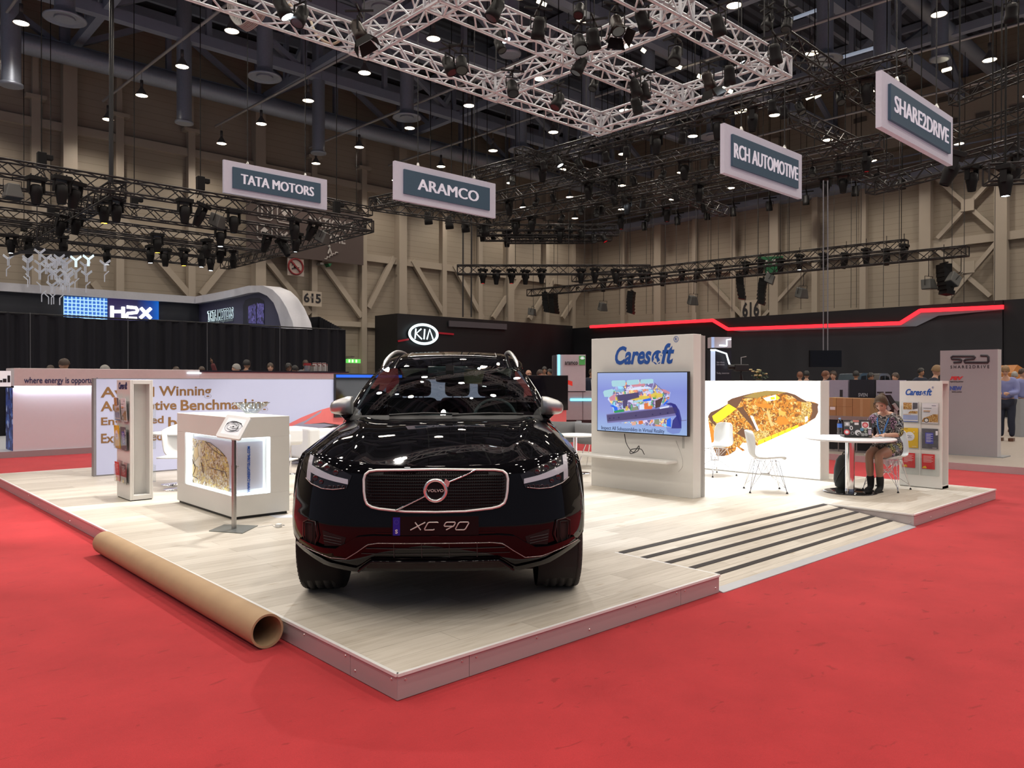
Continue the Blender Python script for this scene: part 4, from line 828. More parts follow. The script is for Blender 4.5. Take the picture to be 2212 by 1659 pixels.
MB().boxb(x-.28, x+.35, y-.40, y+.22, HS+.12, HS+.48).build('seat', PUREW, sf, bevel=.05, seg=3); MB().boxb(x-.30, x+.36, y+.2, y+.45, HS+.12, HS+.60).build('backrest', PUREW, sf, bevel=.05, seg=3)
# ---- cardboard core lying along the platform
a, c = np.array([-.14, 1.17, .105]), np.array([-.125, 4.60, .105]); d = (c-a)/np.linalg.norm(c-a)
b = MB(); b.cyl(a, c, .103, n=40, caps=False); b.cyl(a, c, .090, n=40, caps=False)
for e_ in (a, c):
    x_, y__ = b.fr(Vector(d)); R1 = [Vector(e_)+(x_*math.cos(2*PI*i/40)+y__*math.sin(2*PI*i/40))*.103 for i in range(40)]; R2 = [Vector(e_)+(x_*math.cos(2*PI*i/40)+y__*math.sin(2*PI*i/40))*.090 for i in range(40)]
    b.add(R1+R2, [(i, (i+1) % 40, 40+(i+1) % 40, 40+i) for i in range(40)])
tag(b.build('cardboard_tube', mat('kraft_cardboard', (.44, .295, .17), .75, var=.12, scale=5, bump=.1)), 'long brown cardboard carpet tube lying on the red carpet against the platform', 'tube')
# ================================================================ right half of the stand
tw = thing('screen_wall', 'tall white wall with the blue company name over a wall-mounted television', 'display wall', (6.1, 3.1, HS))
QX, QA, QB, QH = 5.98, 2.285, 3.97, 2.06
MB().boxb(QX, QX+.17, QA, QB, HS, HS+QH).build('wall_panel', WHITE, tw, bevel=.003)
MB().boxb(QX+.175, QX+.20, QA+.0, QB, HS, HS+QH-.01).boxb(QX+.205, QX+.26, QA-.0, QB, HS, HS+QH-.015).build('back_panel', mat('panel_grey', (.42, .41, .40), .4), tw)
LY = (QA+QB)/2
def qp(x, y, off=0): p = onx(x, y, QX-off); return p
a, c = qp(1329, 788), qp(1467, 786); logo(tw, face((QX-.0015, (a[1]+c[1])/2, a[2]), (0, -1, 0)), abs(a[1]-c[1]), BLUE)
MB().boxb(QX-.006, QX, QA+.13, QA+.16, HS+.62, HS+1.05).build('cable_cover', mat('cover_grey', (.5, .5, .48), .5), tw)
# television
TX = QX-.09; c0, c1 = onx(1289.5, 931, TX), onx(1486, 808, TX); ya, yb, zb, zt = c1[1], c0[1], onx(1289.5, 931, TX)[2], onx(1289.5, 804, TX)[2]
tv = thing('television', 'large lit television showing a colourful exploded vehicle model', 'television', (TX, (ya+yb)/2, zb))
MB().boxb(TX, TX+.05, ya, yb, zb, zt).build('casing', BLACK, tv, bevel=.004)
MB().boxb(TX+.05, QX-.008, (ya+yb)/2-.25, (ya+yb)/2+.25, (zb+zt)/2-.18, (zb+zt)/2+.18).build('wall_bracket', BLACK, tv)
E_ = lambda n, c, e=.75: mat('screen_'+n, [v*.25 for v in c], .3, emit=e, ecol=c, var=.01)
SKY = bpy.data.materials.new('screen_periwinkle'); SKY.use_nodes = True; nt = SKY.node_tree; b_ = nt.nodes['Principled BSDF']; L = nt.links.new; tc = N(nt, 'TexCoord'); sp = N(nt, 'SeparateXYZ'); L(tc.outputs['Generated'], sp.inputs[0])
rp_ = ramp(nt, [(0, (.36, .53, .86)), (.35, (.30, .36, .80)), (.7, (.26, .32, .78)), (1, (.38, .48, .86))]); L(sp.outputs[2], rp_.inputs[0]); L(rp_.outputs[0], b_.inputs['Emission Color']); b_.inputs['Emission Strength'].default_value = .85; b_.inputs['Base Color'].default_value = (.03, .03, .05, 1); b_.inputs['Roughness'].default_value = .3
disp = MB().boxb(TX-.002, TX, ya+.012, yb-.012, zb+.014, zt-.012).build('display', SKY, tv)
def sx(u, v, k=0): # crop pixels of the picture on the screen (origin 1280,720, scale 6.912)
    p = onx(1280+u/6.912, 720+v/6.912, TX); return (TX-.0026-.0003*k, p[1], p[2])
def spoly(pts, m, k=0, name='screen_shape'): return MB().poly([sx(u, v, k) for u, v in pts]).build(name, m, disp)
PUR = E_('purple', (.10, .08, .22), .6); PUR2 = E_('violet', (.22, .20, .48), .7); CYA = E_('ice', (.42, .70, .80), .8); WHT = E_('white', (.70, .76, .95), .9)
PINK = E_('pink', (.70, .28, .36)); ORA = E_('orange', (.80, .20, .06)); YLW = E_('yellow', (.80, .62, .10)); BLU = E_('blue', (.02, .30, .80)); GRN = E_('green', (.03, .35, .12)); BRN = E_('brown', (.10, .05, .06)); OLV = E_('olive', (.28, .33, .22))
MULTI = cellmat('screen_parts', [(0, (.55, .5, .75)), (.15, (.75, .55, .25)), (.3, (.15, .12, .3)), (.45, (.3, .35, .65)), (.6, (.7, .25, .15)), (.7, (.25, .55, .8)), (.82, (.5, .55, .8)), (.92, (.1, .35, .2))], 22, emit=.7, warp=.3)
spoly([(250, 900), (330, 830), (360, 770), (560, 700), (760, 690), (920, 740), (1010, 830), (1170, 880), (1150, 970), (1000, 1090), (720, 1140), (480, 1160), (320, 1190), (290, 1060), (230, 990)], MULTI, 1, 'screen_assembly')
spoly([(390, 1340), (640, 1350), (900, 1385), (1170, 1400), (1180, 1270), (1000, 1280), (640, 1310)], MULTI, 1, 'screen_assembly')
for p in ([(285, 720), (300, 705), (480, 700), (495, 715), (495, 770), (480, 785), (310, 800), (290, 780)], [(510, 715), (525, 700), (680, 690), (695, 705), (695, 750), (680, 765), (530, 775), (515, 765)], [(715, 705), (730, 690), (890, 680), (910, 690), (910, 740), (890, 750), (730, 755), (715, 745)], [(160, 880), (175, 855), (300, 830), (320, 850), (290, 950), (180, 950)]): spoly(p, CYA, 3)
spoly([(210, 1208), (700, 1150), (1265, 1080), (1265, 1225), (800, 1290), (225, 1340)], PUR2, 4); spoly([(214, 1222), (700, 1165), (1262, 1098), (1262, 1190), (800, 1262), (222, 1318)], PUR, 5)
for u, v in ((260, 1270), (320, 1265), (395, 1258), (650, 1230), (900, 1212), (1015, 1198), (1125, 1190)): spoly([(u+11*math.cos(a), v+13*math.sin(a)) for a in np.linspace(0, 2*PI, 9)[:-1]], E_('navy', (.03, .02, .12)), 6)
spoly([(1080, 1050), (1170, 1035), (1240, 1060), (1300, 1150), (1330, 1280), (1330, 1420), (1180, 1420), (1200, 1300), (1260, 1230), (1262, 1090), (1160, 1080)], E_('indigo', (.05, .05, .28)), 5); spoly([(1100, 1400), (1330, 1425), (1300, 1490), (1200, 1505), (1120, 1470)], E_('haze', (.22, .30, .70)), 3)
for p, m in (([(350, 925), (520, 905), (690, 880), (700, 960), (540, 1000), (380, 1010)], PUR), ([(450, 1010), (530, 990), (520, 1110), (460, 1120)], PUR), ([(340, 960), (370, 930), (395, 1000), (350, 1005)], YLW), ([(560, 985), (700, 950), (700, 935), (840, 935), (860, 965), (760, 985), (620, 1000)], YLW), ([(755, 990), (870, 965), (870, 1005), (760, 1020)], BLU), ([(620, 1010), (750, 985), (750, 1020), (600, 1040)], CYA),
             ([(875, 915), (930, 880), (945, 850), (960, 890), (1050, 905), (1045, 950), (940, 965), (880, 950)], YLW), ([(900, 960), (960, 925), (955, 975), (910, 985)], GRN), ([(920, 930), (950, 920), (945, 945)], ORA), ([(940, 1010), (1060, 950), (1010, 1100), (940, 1120)], BRN), ([(1020, 830), (1080, 840), (1160, 880), (1150, 910), (1050, 870)], PINK), ([(250, 960), (340, 900), (340, 1000), (270, 1010)], PINK), ([(1060, 1070), (1100, 1010), (1140, 1000), (1120, 1030), (1070, 1080)], BLU), ([(260, 1080), (310, 1070), (375, 1110), (380, 1150), (330, 1160), (320, 1110)], BLU), ([(320, 1160), (470, 1130), (480, 1170), (330, 1190)], GRN), ([(495, 1090), (525, 1085), (525, 1150), (495, 1160)], YLW), ([(590, 1110), (680, 1090), (690, 1140), (590, 1160)], OLV), ([(705, 1065), (770, 1060), (770, 1135), (705, 1140)], WHT), ([(775, 1050), (830, 1035), (830, 1090), (900, 1080), (890, 1130), (780, 1135)], ORA), ([(1000, 1110), (1150, 1080), (1140, 1105), (1010, 1130)], WHT), ([(480, 840), (700, 800), (860, 800), (850, 820), (600, 850)], WHT), ([(340, 850), (470, 830), (470, 870), (345, 880)], E_('sky', (.25, .5, .8))), ([(580, 770), (780, 750), (790, 785), (600, 800)], PINK), ([(690, 1310), (750, 1300), (760, 1350), (690, 1360)], ORA), ([(590, 1325), (650, 1315), (650, 1370), (590, 1375)], E_('peach', (.8, .45, .35))), ([(930, 1290), (1000, 1285), (1000, 1370), (920, 1350)], OLV), ([(1110, 1290), (1170, 1260), (1175, 1400), (1110, 1390)], BLU)): spoly(p, m, 7)
b = MB()
for pts in ([(930, 740), (1050, 850)], [(870, 830), (990, 835)], [(860, 940), (880, 1010), (1050, 985)], [(530, 1110), (560, 1090), (580, 1160)], [(600, 1070), (660, 1075), (690, 1140)], [(1330, 1305), (1405, 1295)], [(990, 830), (1010, 830)], [(1060, 980), (1150, 950)]): b.tube([sx(u, v, 9) for u, v in pts], .0025, 4)
b.build('screen_lines', E_('ink', (.12, .05, .12), .5), disp)
a, c = sx(135, 1430), sx(1075, 1500); me = fit('Inspect All Subassemblies in Virtual Reality', abs(a[1]-c[1]), .066); b = MB(); z0 = (sx(135, 1425)[2]+sx(1075, 1510)[2])/2-.012
b.mesh(me, face((TX-.003, (a[1]+c[1])/2, z0), (0, -1, 0))); b.build('caption', E_('caption', (.06, .08, .20), .5), disp)
# shelf and cables
SZ = onx(1300, 984, QX-.2)[2]; p0, p1 = onx(1279, 978, QX-.22), onx(1481, 995, QX-.2)
sh_ = tag(MB().boxb(QX-.24, QX-.001, QA+.23, QB+.03, SZ-.03, SZ).build('wall_shelf', WHITE, bevel=.004), 'white floating shelf on the wall below the lit television', 'shelf')
def wire(name, label, pts, r, m): return tag(MB().tube(curve(pts, 40), r, 6).build(name, m), label, 'cable')
wp = lambda x, y, off: tuple(onx(x, y, QX-off))
wire('black_cable', 'black cable hanging below the television and looped on the shelf', [wp(1349, 937, .05), wp(1352, 955, .06), wp(1360, 970, .10), wp(1369, 977, .12), wp(1380, 963, .14), (wp(1378, 974, .16)), wp(1362, 980, .15), wp(1364, 971, .14), wp(1384, 970, .12), wp(1392, 982, .10)], .0055, BLACK)
wire('grey_cable', 'thin grey cable dangling from the right of the television past the shelf end', [wp(1460, 952, .03), wp(1468, 972, .05), wp(1474, 992, .25), wp(1474, 1008, .12), wp(1466, 1019, .08)], .003, mat('cable_grey', (.35, .34, .33), .5))
# ---- light box with the golden cutaway car
BX, BA, BB, BH = 8.87, 2.02, 5.25, 1.475
lb = thing('light_box', 'glaring white light box wall with a golden cutaway car printed on it', 'display wall', (9.0, 3.6, HS))
MB().boxb(BX, BX+.27, BA, BB, HS, HS+BH).build('wall_frame', WHITE, lb, bevel=.003)
MB().boxb(BX-.006, BX, BA+.015, BB-.01, HS+.02, HS+BH-.012).build('lit_face', mat('lit_textile', (.85, .86, .88), .7, emit=1.5, ecol=(.93, .97, 1.0), var=.01), lb)
ox, oy, osc = 1510, 720, 5.924
def lp(u, v, k=0): p = onx(ox+u/osc, oy+v/osc, BX-.006); return (BX-.0072-.0006*k, p[1], p[2])
def lpoly(pts, m, k=0, name='printed_shape', parent=lb): return MB().poly([lp(u, v, k) for u, v in pts]).build(name, m, parent)
lit = lambda n, c, e=.5: mat('print_'+n, [v*.8 for v in c], .7, emit=e, ecol=c, var=.12, scale=9)
AMB = cellmat('amber_drawing', [(0, (.62, .22, .03)), (.2, (.78, .36, .06)), (.35, (.32, .12, .03)), (.5, (.85, .52, .12)), (.65, (.70, .28, .04)), (.78, (.92, .68, .28)), (.9, (.25, .10, .04))], 24, emit=.42, warp=.35)
AMB2 = cellmat('amber_fine', [(0, (.70, .42, .08)), (.3, (.92, .72, .30)), (.5, (.40, .20, .04)), (.7, (.85, .62, .14)), (.88, (.95, .88, .6))], 46, emit=.42, warp=.3)
UMB, YEL2, ORG, TAN, OCH = lit('umber', (.17, .085, .05), .6), lit('yellow', (.95, .80, .03), 1.0), lit('orange', (.82, .30, .04)), lit('tan', (.62, .42, .12)), lit('ochre', (.36, .25, .07), .7)
car_o = [(115, 1060), (150, 1010), (260, 965), (365, 905), (365, 870), (420, 835), (560, 795), (700, 760), (860, 735), (1000, 738), (1130, 755), (1230, 785), (1310, 835), (1370, 865), (1470, 880), (1530, 905), (1520, 940), (1525, 1010), (1490, 1080), (1420, 1125), (1380, 1155), (1300, 1190), (1180, 1235), (1050, 1300), (900, 1370), (740, 1440), (700, 1410), (560, 1400), (520, 1450), (590, 1495), (560, 1510), (480, 1450), (470, 1500), (380, 1560), (230, 1575), (185, 1470), (290, 1380), (160, 1400), (120, 1130)]
prn = lpoly(car_o, AMB, 0, 'printed_car')
PP = lambda pts, m, k: lpoly(pts, m, k, 'printed_shape', prn)
PP([(1310, 880), (1430, 880), (1440, 1000), (1390, 1140), (1230, 1140), (1230, 1080), (1310, 1040)], AMB2, 1); PP([(500, 1240), (700, 1260), (900, 1240), (900, 1340), (740, 1400), (560, 1380)], AMB2, 1); PP([(180, 1150), (280, 1150), (290, 1330), (230, 1340), (170, 1220)], AMB2, 1)
PP([(365, 870), (420, 835), (560, 795), (700, 760), (760, 830), (560, 830), (480, 960), (430, 945), (370, 905)], UMB, 2); PP([(560, 815), (700, 765), (860, 738), (1000, 740), (1120, 758), (1040, 772), (830, 800), (740, 830)], OCH, 3)
PP([(1130, 755), (1230, 785), (1370, 870), (1380, 885), (1280, 870), (1190, 800), (1060, 772)], UMB, 3); PP([(1440, 885), (1530, 905), (1520, 940), (1525, 1010), (1480, 1090), (1420, 1120), (1450, 1000)], UMB, 2)
PP([(115, 1060), (150, 1010), (260, 965), (365, 910), (200, 1060), (190, 1110), (240, 1180), (230, 1200), (150, 1130)], UMB, 2); PP([(170, 1060), (380, 905), (480, 965), (330, 1085), (240, 1145), (190, 1120)], YEL2, 3)
PP([(120, 1120), (200, 1260), (300, 1400), (160, 1395)], ORG, 2); PP([(825, 830), (980, 785), (1000, 850), (870, 870)], lit('white', (.95, .95, .95), 1.3), 4); PP([(915, 815), (970, 812), (975, 845), (920, 850)], YEL2, 5); PP([(985, 785), (1040, 830), (985, 855)], YEL2, 5)
for i in range(6):
    t = i/6; a0 = (760+(1280-760)*t, 1375-(1375-1165)*t); a1 = (760+(1280-760)*(t+.15), 1375-(1375-1165)*(t+.15)); PP([a0, a1, (a1[0], a1[1]+52-18*t), (a0[0], a0[1]+55-18*t)], YEL2, 4)
PP([(880, 985), (910, 1030), (930, 1120), (970, 1180), (920, 1190), (890, 1090), (860, 1000)], lit('cream', (.85, .62, .25)), 4); PP([(1000, 1080), (1090, 1060), (1150, 1120), (1130, 1170), (1030, 1170), (990, 1130)], ORG, 4); PP([(1020, 980), (1115, 1010), (1095, 1060), (1020, 1040)], lit('gold', (.85, .55, .12)), 4); PP([(700, 900), (860, 900), (960, 930), (900, 960), (760, 940)], ORG, 3); PP([(480, 1280), (560, 1200), (740, 1430), (700, 1410)], UMB, 3); PP([(480, 960), (560, 940), (760, 1240), (740, 1260)], UMB, 3); PP([(655, 1050), (690, 1060), (770, 1240), (745, 1250)], lit('white', (.95, .95, .95), 1.3), 5); PP([(190, 1470), (320, 1470), (360, 1520), (330, 1570), (240, 1575)], UMB, 4); PP([(1355, 1070), (1390, 1060), (1395, 1110), (1365, 1140)], lit('white', (.95, .95, .95), 1.3), 5)
lpoly([(1195, 1376), (1530, 1398), (1530, 1402), (1195, 1380)], mat('print_caption', (.3, .3, .3), .6), 1, 'caption')
# ---- wire-legged shell chairs
def shell_chair(name='shell_chair'):
    t = thing(name, 'x', 'chair', (0, 0, 0), 0, 'white shell chairs with wire legs', local=True)     # faces -y
    prof = [(-.235, .425, .20), (-.225, .445, .215), (-.18, .455, .225), (-.05, .440, .23), (.08, .432, .23), (.155, .445, .225), (.195, .50, .225), (.215, .58, .225), (.235, .68, .215), (.255, .77, .195), (.262, .80, .16), (.265, .815, .10)]
    rws = []
    for y, z, hw in prof:
        r = []
        for s in np.linspace(-1, 1, 13):
            a = abs(s); back = max(0, (z-.46)/.36); seatk = 1-min(1, back*3)
            r.append(Vector((hw*s, y-.075*a**2.5*min(1, back*2), z+.035*a**3*seatk)))
        rws.append(r)
    b = MB(); b.grid(rws); b.build('shell', mat('chair_white', (.84, .86, .86), .4, var=.01), t, solid=.012, subd=1)
    b = MB(); fx, fy = .225, .235
    for sx_ in (-1, 1):
        for sy in (-1, 1):
            ft = Vector((sx_*fx, sy*fy, .012))
            for tp in (Vector((sx_*.16, sy*.10, .415)), Vector((sx_*.10, sy*.155, .415))): b.cyl(ft, tp, .0042, n=6)
            b.cyl(ft+Vector((-sx_*.01, -sy*.01, .05)), Vector((sx_*.03, sy*.05, .235)), .0038, n=6); b.cyl(Vector((sx_*.03, sy*.05, .235)), Vector((-sx_*.13, sy*.13, .415)), .0038, n=6); b.cyl(Vector((sx_*.03, sy*.05, .235)), Vector((sx_*.15, -sy*.04, .415)), .0038, n=6)
    b.tube([(-.03, -.05, .235), (.0, -.03, .238), (.03, -.05, .235), (.03, .05, .235), (0, .03, .238), (-.03, .05, .235)], .006, 6, True)
    b.tube([(-.16, -.12, .418), (.16, -.12, .418), (.16, .12, .418), (-.16, .12, .418)], .005, 6, True)
    b.build('wire_base', CHROME, t)
    for sx_ in (-1, 1):
        for sy in (-1, 1): MB().lathe([(0, .025), (.006, .025), (.015, .006), (.015, 0), (0, 0)], (sx_*fx, sy*fy, 0), 10).build('foot_cap', MATTE, t)
    return freeze(t)
ch = shell_chair(); p = sum(onz(x, y, HS) for x, y in ((1614, 1061), (1674.5, 1067), (1692.5, 1060), (1630, 1055)))/4
ch.location = (p[0], p[1], HS); ch.rotation_euler = (0, 0, 0.78); ch['label'] = 'white shell chair on wire legs, standing alone before the golden car print'
yaw = math.atan2(RGT[1], RGT[0])        # the direction of the picture's right
ch.rotation_euler = (0, 0, yaw+PI/2-.12)
p = sum(onz(x, y, HS) for x, y in ((1547, 1030), (1598, 1029), (1565, 1021.5)))/3
dup(ch, (p[0]-.1, p[1]+.15, HS), yaw-PI/2+.45, 'white shell chair half hidden behind the right edge of the television wall')
p = sum(onz(x, y, HS) for x, y in ((1874, 1056), (1925, 1064), (1956.5, 1059), (1907.5, 1051.5)))/4
GX, GY = p[0], p[1]; dup(ch, (GX, GY, HS), yaw-PI/2+.78, 'white shell chair the woman with the laptop sits on')
# ---- table, laptop, bottle, bag
tc_ = onz(1836, 1063, HS); TT = .725
pt = thing('pedestal_table', 'white round table on a chrome column and dark mirror foot at the right', 'table', (tc_[0], tc_[1], HS))
x, y = tc_[:2]
MB().lathe([(0, TT), (.545, TT), (.56, TT-.006), (.56, TT-.022), (.53, TT-.032), (0, TT-.032)], (x, y, HS), 56).build('table_top', mat('table_white', (.80, .80, .82), .3, var=.01), pt)
MB().cyl((x, y, HS+.014), (x, y, HS+TT-.03), .058, n=28).build('column', CHROME, pt)
MB().lathe([(0, .016), (.32, .014), (.335, .008), (.335, 0), (0, 0)], (x, y, HS), 48).build('base', mat('mirror_foot', (.05, .05, .055), .04, .9), pt)
TZ = HS+TT
lpt = thing('laptop', 'open black laptop covered in stickers on the round white table', 'laptop', (x, y, TZ))
A_ = onz(1824, 945, TZ); A_ = Vector((A_[0], A_[1], TZ)); ux = Matrix.Rotation(-.16, 3, 'Z') @ Vector((RGT[0], RGT[1], 0)).normalized(); B_ = A_+ux*.345; uy = Vector((-ux.y, ux.x, 0)); uy = uy if uy.dot(Vector((FWD[0], FWD[1], 0))) > 0 else -uy
MB().poly([A_+Vector((0, 0, .002)), B_+Vector((0, 0, .002)), B_+uy*.225+Vector((0, 0, .002)), A_+uy*.225+Vector((0, 0, .002))], (0, 0, .016)).build('keyboard_base', mat('laptop_black', (.015, .015, .016), .5), lpt, bevel=.003)
lidd = (Vector((0, 0, 1))*.222-uy*.06-ux*.03); lid = MB().poly([A_+Vector((0, 0, .015)), B_+Vector((0, 0, .015)), B_+lidd+Vector((0, 0, .015)), A_+lidd+Vector((0, 0, .015))], uy*.008).build('lid', mat('laptop_lid', (.025, .027, .028), .45), lpt, bevel=.003)
nl = (uy.cross(Vector((0, 0, 1)))).cross(lidd).normalized(); nl = ux.cross(lidd).normalized(); nl = nl if nl.dot(uy) < 0 else -nl
def sticker(u, v, r, m, shape='disc', k=0, ar=1):
    c_ = A_+Vector((0, 0, .015))+(B_-A_)*u+lidd*v+nl*(.0012+.0004*k); e1, e2 = ux, lidd.normalized()
    if shape == 'disc': pts = [c_+e1*r*math.cos(a)+e2*r*ar*math.sin(a) for a in np.linspace(0, 2*PI, 17)[:-1]]
    else: pts = [c_+e1*r*a_+e2*r*ar*b_ for a_, b_ in ((-1, -1), (1, -1), (1, 1), (-1, 1))]
    MB().poly(pts).build('sticker', m, lid)
sw_, sr_, sk_, sb_ = mat('sticker_white', (.75, .74, .76), .4), mat('sticker_red', (.55, .05, .06), .4), mat('sticker_black', (.012, .012, .012), .4), mat('sticker_blue', (.10, .26, .40), .4); sg_, sd_ = mat('sticker_grey', (.36, .36, .36), .4), mat('sticker_sage', (.33, .38, .30), .4)
for s_ in ((.78, .70, .045, sw_, 'box', 0, 1), (.78, .70, .038, sr_, 'disc', 1), (.78, .69, .024, mat('sticker_pink', (.8, .35, .35), .4), 'disc', 2), (.10, .26, .038, sr_, 'disc'), (.10, .26, .022, sw_, 'disc', 1), (.50, .23, .040, sw_, 'disc'), (.53, .17, .022, sk_, 'disc', 1), (.53, .17, .008, sw_, 'disc', 2), (.27, .52, .020, sw_, 'disc', 0, 1.5), (.27, .52, .010, sk_, 'disc', 1, 2), (.13, .75, .034, sg_, 'box', 0, .9), (.13, .75, .018, sw_, 'disc', 1), (.30, .88, .018, sd_, 'disc'), (.45, .93, .038, mat('sticker_coral', (.6, .2, .16), .4), 'box', 0, .35), (.47, .77, .026, sw_, 'box', 0, .6), (.65, .44, .024, sb_, 'disc'), (.78, .48, .020, sd_, 'disc'), (.77, .31, .016, sd_, 'disc'), (.30, .20, .022, sg_, 'disc'), (.30, .20, .014, sk_, 'disc', 1), (.67, .12, .018, sg_, 'box', 0, 1.2), (.79, .13, .022, sg_, 'disc'), (.93, .26, .020, mat('sticker_lilac', (.45, .36, .46), .4), 'box', 0, 1.7), (.93, .50, .022, sw_, 'box', 0, .5)): sticker(*s_)
bt = onz(1819, 940, TZ); bo = thing('water_bottle', 'clear plastic water bottle with a blue label behind the laptop', 'bottle', (bt[0], bt[1], TZ))
bx, by = bt[0]+.06, bt[1]+.06; MB().lathe([(0, .002), (.030, .002), (.032, .02), (.030, .07), (.032, .10), (.032, .15), (.028, .18), (.013, .205), (.012, .22)], (bx, by, TZ), 20).build('bottle_body', glassy('bottle_plastic', (.82, .87, .92), .05, 1.4, .05), bo)
MB().cyl((bx, by, TZ+.10), (bx, by, TZ+.155), .0328, n=20, caps=False).build('bottle_label', mat('label_blue', (.06, .16, .55), .4), bo); MB().cyl((bx, by, TZ+.215), (bx, by, TZ+.235), .015, n=14).build('bottle_cap', mat('cap_blue', (.25, .38, .6), .4), bo)
bk = onz(1828, 1056, HS); bg = thing('backpack', 'black backpack on the floor behind the table column', 'bag', (bk[0], bk[1], HS))
cx, cy2 = bk[0]+.04+RGT[0]*.11, bk[1]+.16+RGT[1]*.11; b = MB(); rws = []
for z, rx, ry in ((0, .08, .07), (.02, .12, .10), (.12, .14, .12), (.26, .135, .115), (.38, .115, .09), (.44, .075, .055), (.455, .03, .02)): rws.append([Vector((cx+rx*math.copysign(abs(math.cos(a))**.7, math.cos(a)), cy2+ry*math.copysign(abs(math.sin(a))**.7, math.sin(a)), HS+z)) for a in np.linspace(0, 2*PI, 21)[:-1]])
b.grid(rws, closed=True); b.build('bag_body', mat('bag_fabric', (.018, .022, .024), .75, bump=.2, scale=80), bg)
b = MB(); b.tube(curve([(cx-.02, cy2-.03, HS+.45), (cx, cy2, HS+.50), (cx+.02, cy2+.03, HS+.45)], 10), .008, 6); b.build('carry_loop', BLACK, bg)
b = MB(); b.tube([(cx+.145*math.cos(a), cy2+.125*math.sin(a), HS+.2+.13*math.sin(2*a)) for a in np.linspace(2.2, 5.4, 20)], .005, 5); b.build('zip', mat('zip_grey', (.06, .06, .06), .4), bg)
# ---- white leaflet stand at the right edge
rr_ = thing('leaflet_stand', 'white leaflet stand with six clear pockets near the right edge of the platform', 'display stand', (9.3, .77, HS))
SX, SA, SB, SH = 9.18, .475, 1.03, 1.475
MB().boxb(SX, SX+.02, SA, SB, HS+.01, HS+SH).build('front_panel', WHITE, rr_, bevel=.002)
b = MB().boxb(SX+.02, SX+.25, SA, SA+.012, HS+.05, HS+.07); b = MB(); b.boxb(SX+.02, SX+.25, SA, SA+.02, HS+.0, HS+.05); b.boxb(SX+.02, SX+.25, SA, SB, HS, HS+.04); b.boxb(SX+.02, SX+.25, SA, SB, HS+SH-.04, HS+SH); b.boxb(SX+.23, SX+.25, SA, SB, HS+.04, HS+SH-.04); b.boxb(SX+.02, SX+.23, (SA+SB)/2-.15, (SA+SB)/2-.13, HS+.04, HS+SH-.04)
b.build('cabinet', WHITE, rr_, bevel=.002)
b = MB(); b.boxb(SX-.012, SX, (SA+SB)/2-.006, (SA+SB)/2+.006, HS+.18, HS+1.18); b.build('divider', WHITE, rr_)
logo(rr_, face((SX-.001, (SA+SB)/2+.01, HS+1.275), (0, -1, 0)), .37, BLUE)
nm = ['gold and blue leaflet, top left pocket of the white leaflet stand', 'white cutaway car leaflet in the top right pocket of the white leaflet stand', 'yellow leaflet with a white disc in the white leaflet stand', 'grey leaflet with a blue block in the white leaflet stand', 'red flyer in the bottom left pocket of the white leaflet stand', 'red flyer in the bottom right pocket of the white leaflet stand']
for k in range(6):
    zz = (.905, .545, .215)[k//2]+(-.012 if k == 1 else 0); yc = (SA+SB)/2+(.127 if k % 2 == 0 else -.127); holder(rr_, face((SX-.001, yc, HS+zz-(.02 if k < 4 else .04)), (0, -1, 0)), .235, .30)
    wd, h = (.205, .275) if k < 4 else (.165, .205); M2 = face((SX-.012, yc+(.02 if k > 3 else 0), HS+zz+(.0 if k < 4 else .05)), (0, -1, 0)) @ Matrix.Rotation(.02, 4, 'X')
    brochure('leaflet', nm[k], M2, wd, h, [(PW, PW, YEL, GRY, RED, RED)[k]], 'leaflets in the white leaflet stand', BITS[min(k, 5)], 'leaflet')
# ---- grey tub chairs behind the car
def grey_chair(label, p, rz):
    t = thing('tub_chair', label, 'chair', p, rz, 'grey tub chairs behind the car', local=True); F_ = mat('grey_felt', (.20, .205, .215), .8, bump=.2, scale=90)
    b = MB(); b.grid([[Vector((.29*math.sin(a), .27*math.cos(a), z)) for a in np.linspace(-2.0, 2.0, 17)] for z in (.42, .50, .62, .76)]); b.build('backrest', F_, t, solid=.03)
    MB().lathe([(0, .46), (.25, .46), (.27, .43), (.25, .40), (0, .40)], (0, 0, 0), 24).build('seat', F_, t)
    for a in (.8, 2.3, -.8, -2.3): MB().cyl((.12*math.cos(a), .12*math.sin(a), .40), (.27*math.cos(a), .27*math.sin(a), 0), .009, n=6).build('leg', CHROME, t)
    return t
q = onz(1228, 1003, HS); grey_chair('grey felt tub chair just right of the car mirror', (q[0], q[1]+.1, HS), yaw+PI+.2); q = onz(1282, 1012, HS); grey_chair('grey felt tub chair partly hidden behind the television wall', (q[0]+.2, q[1]+.2, HS), yaw+PI-.5)
q = onz(1262, 1035, HS); pedestal('side_table', 'white low table top seen behind the left edge of the television wall', (q[0]+.45, q[1]+.6, HS), .32, .62)
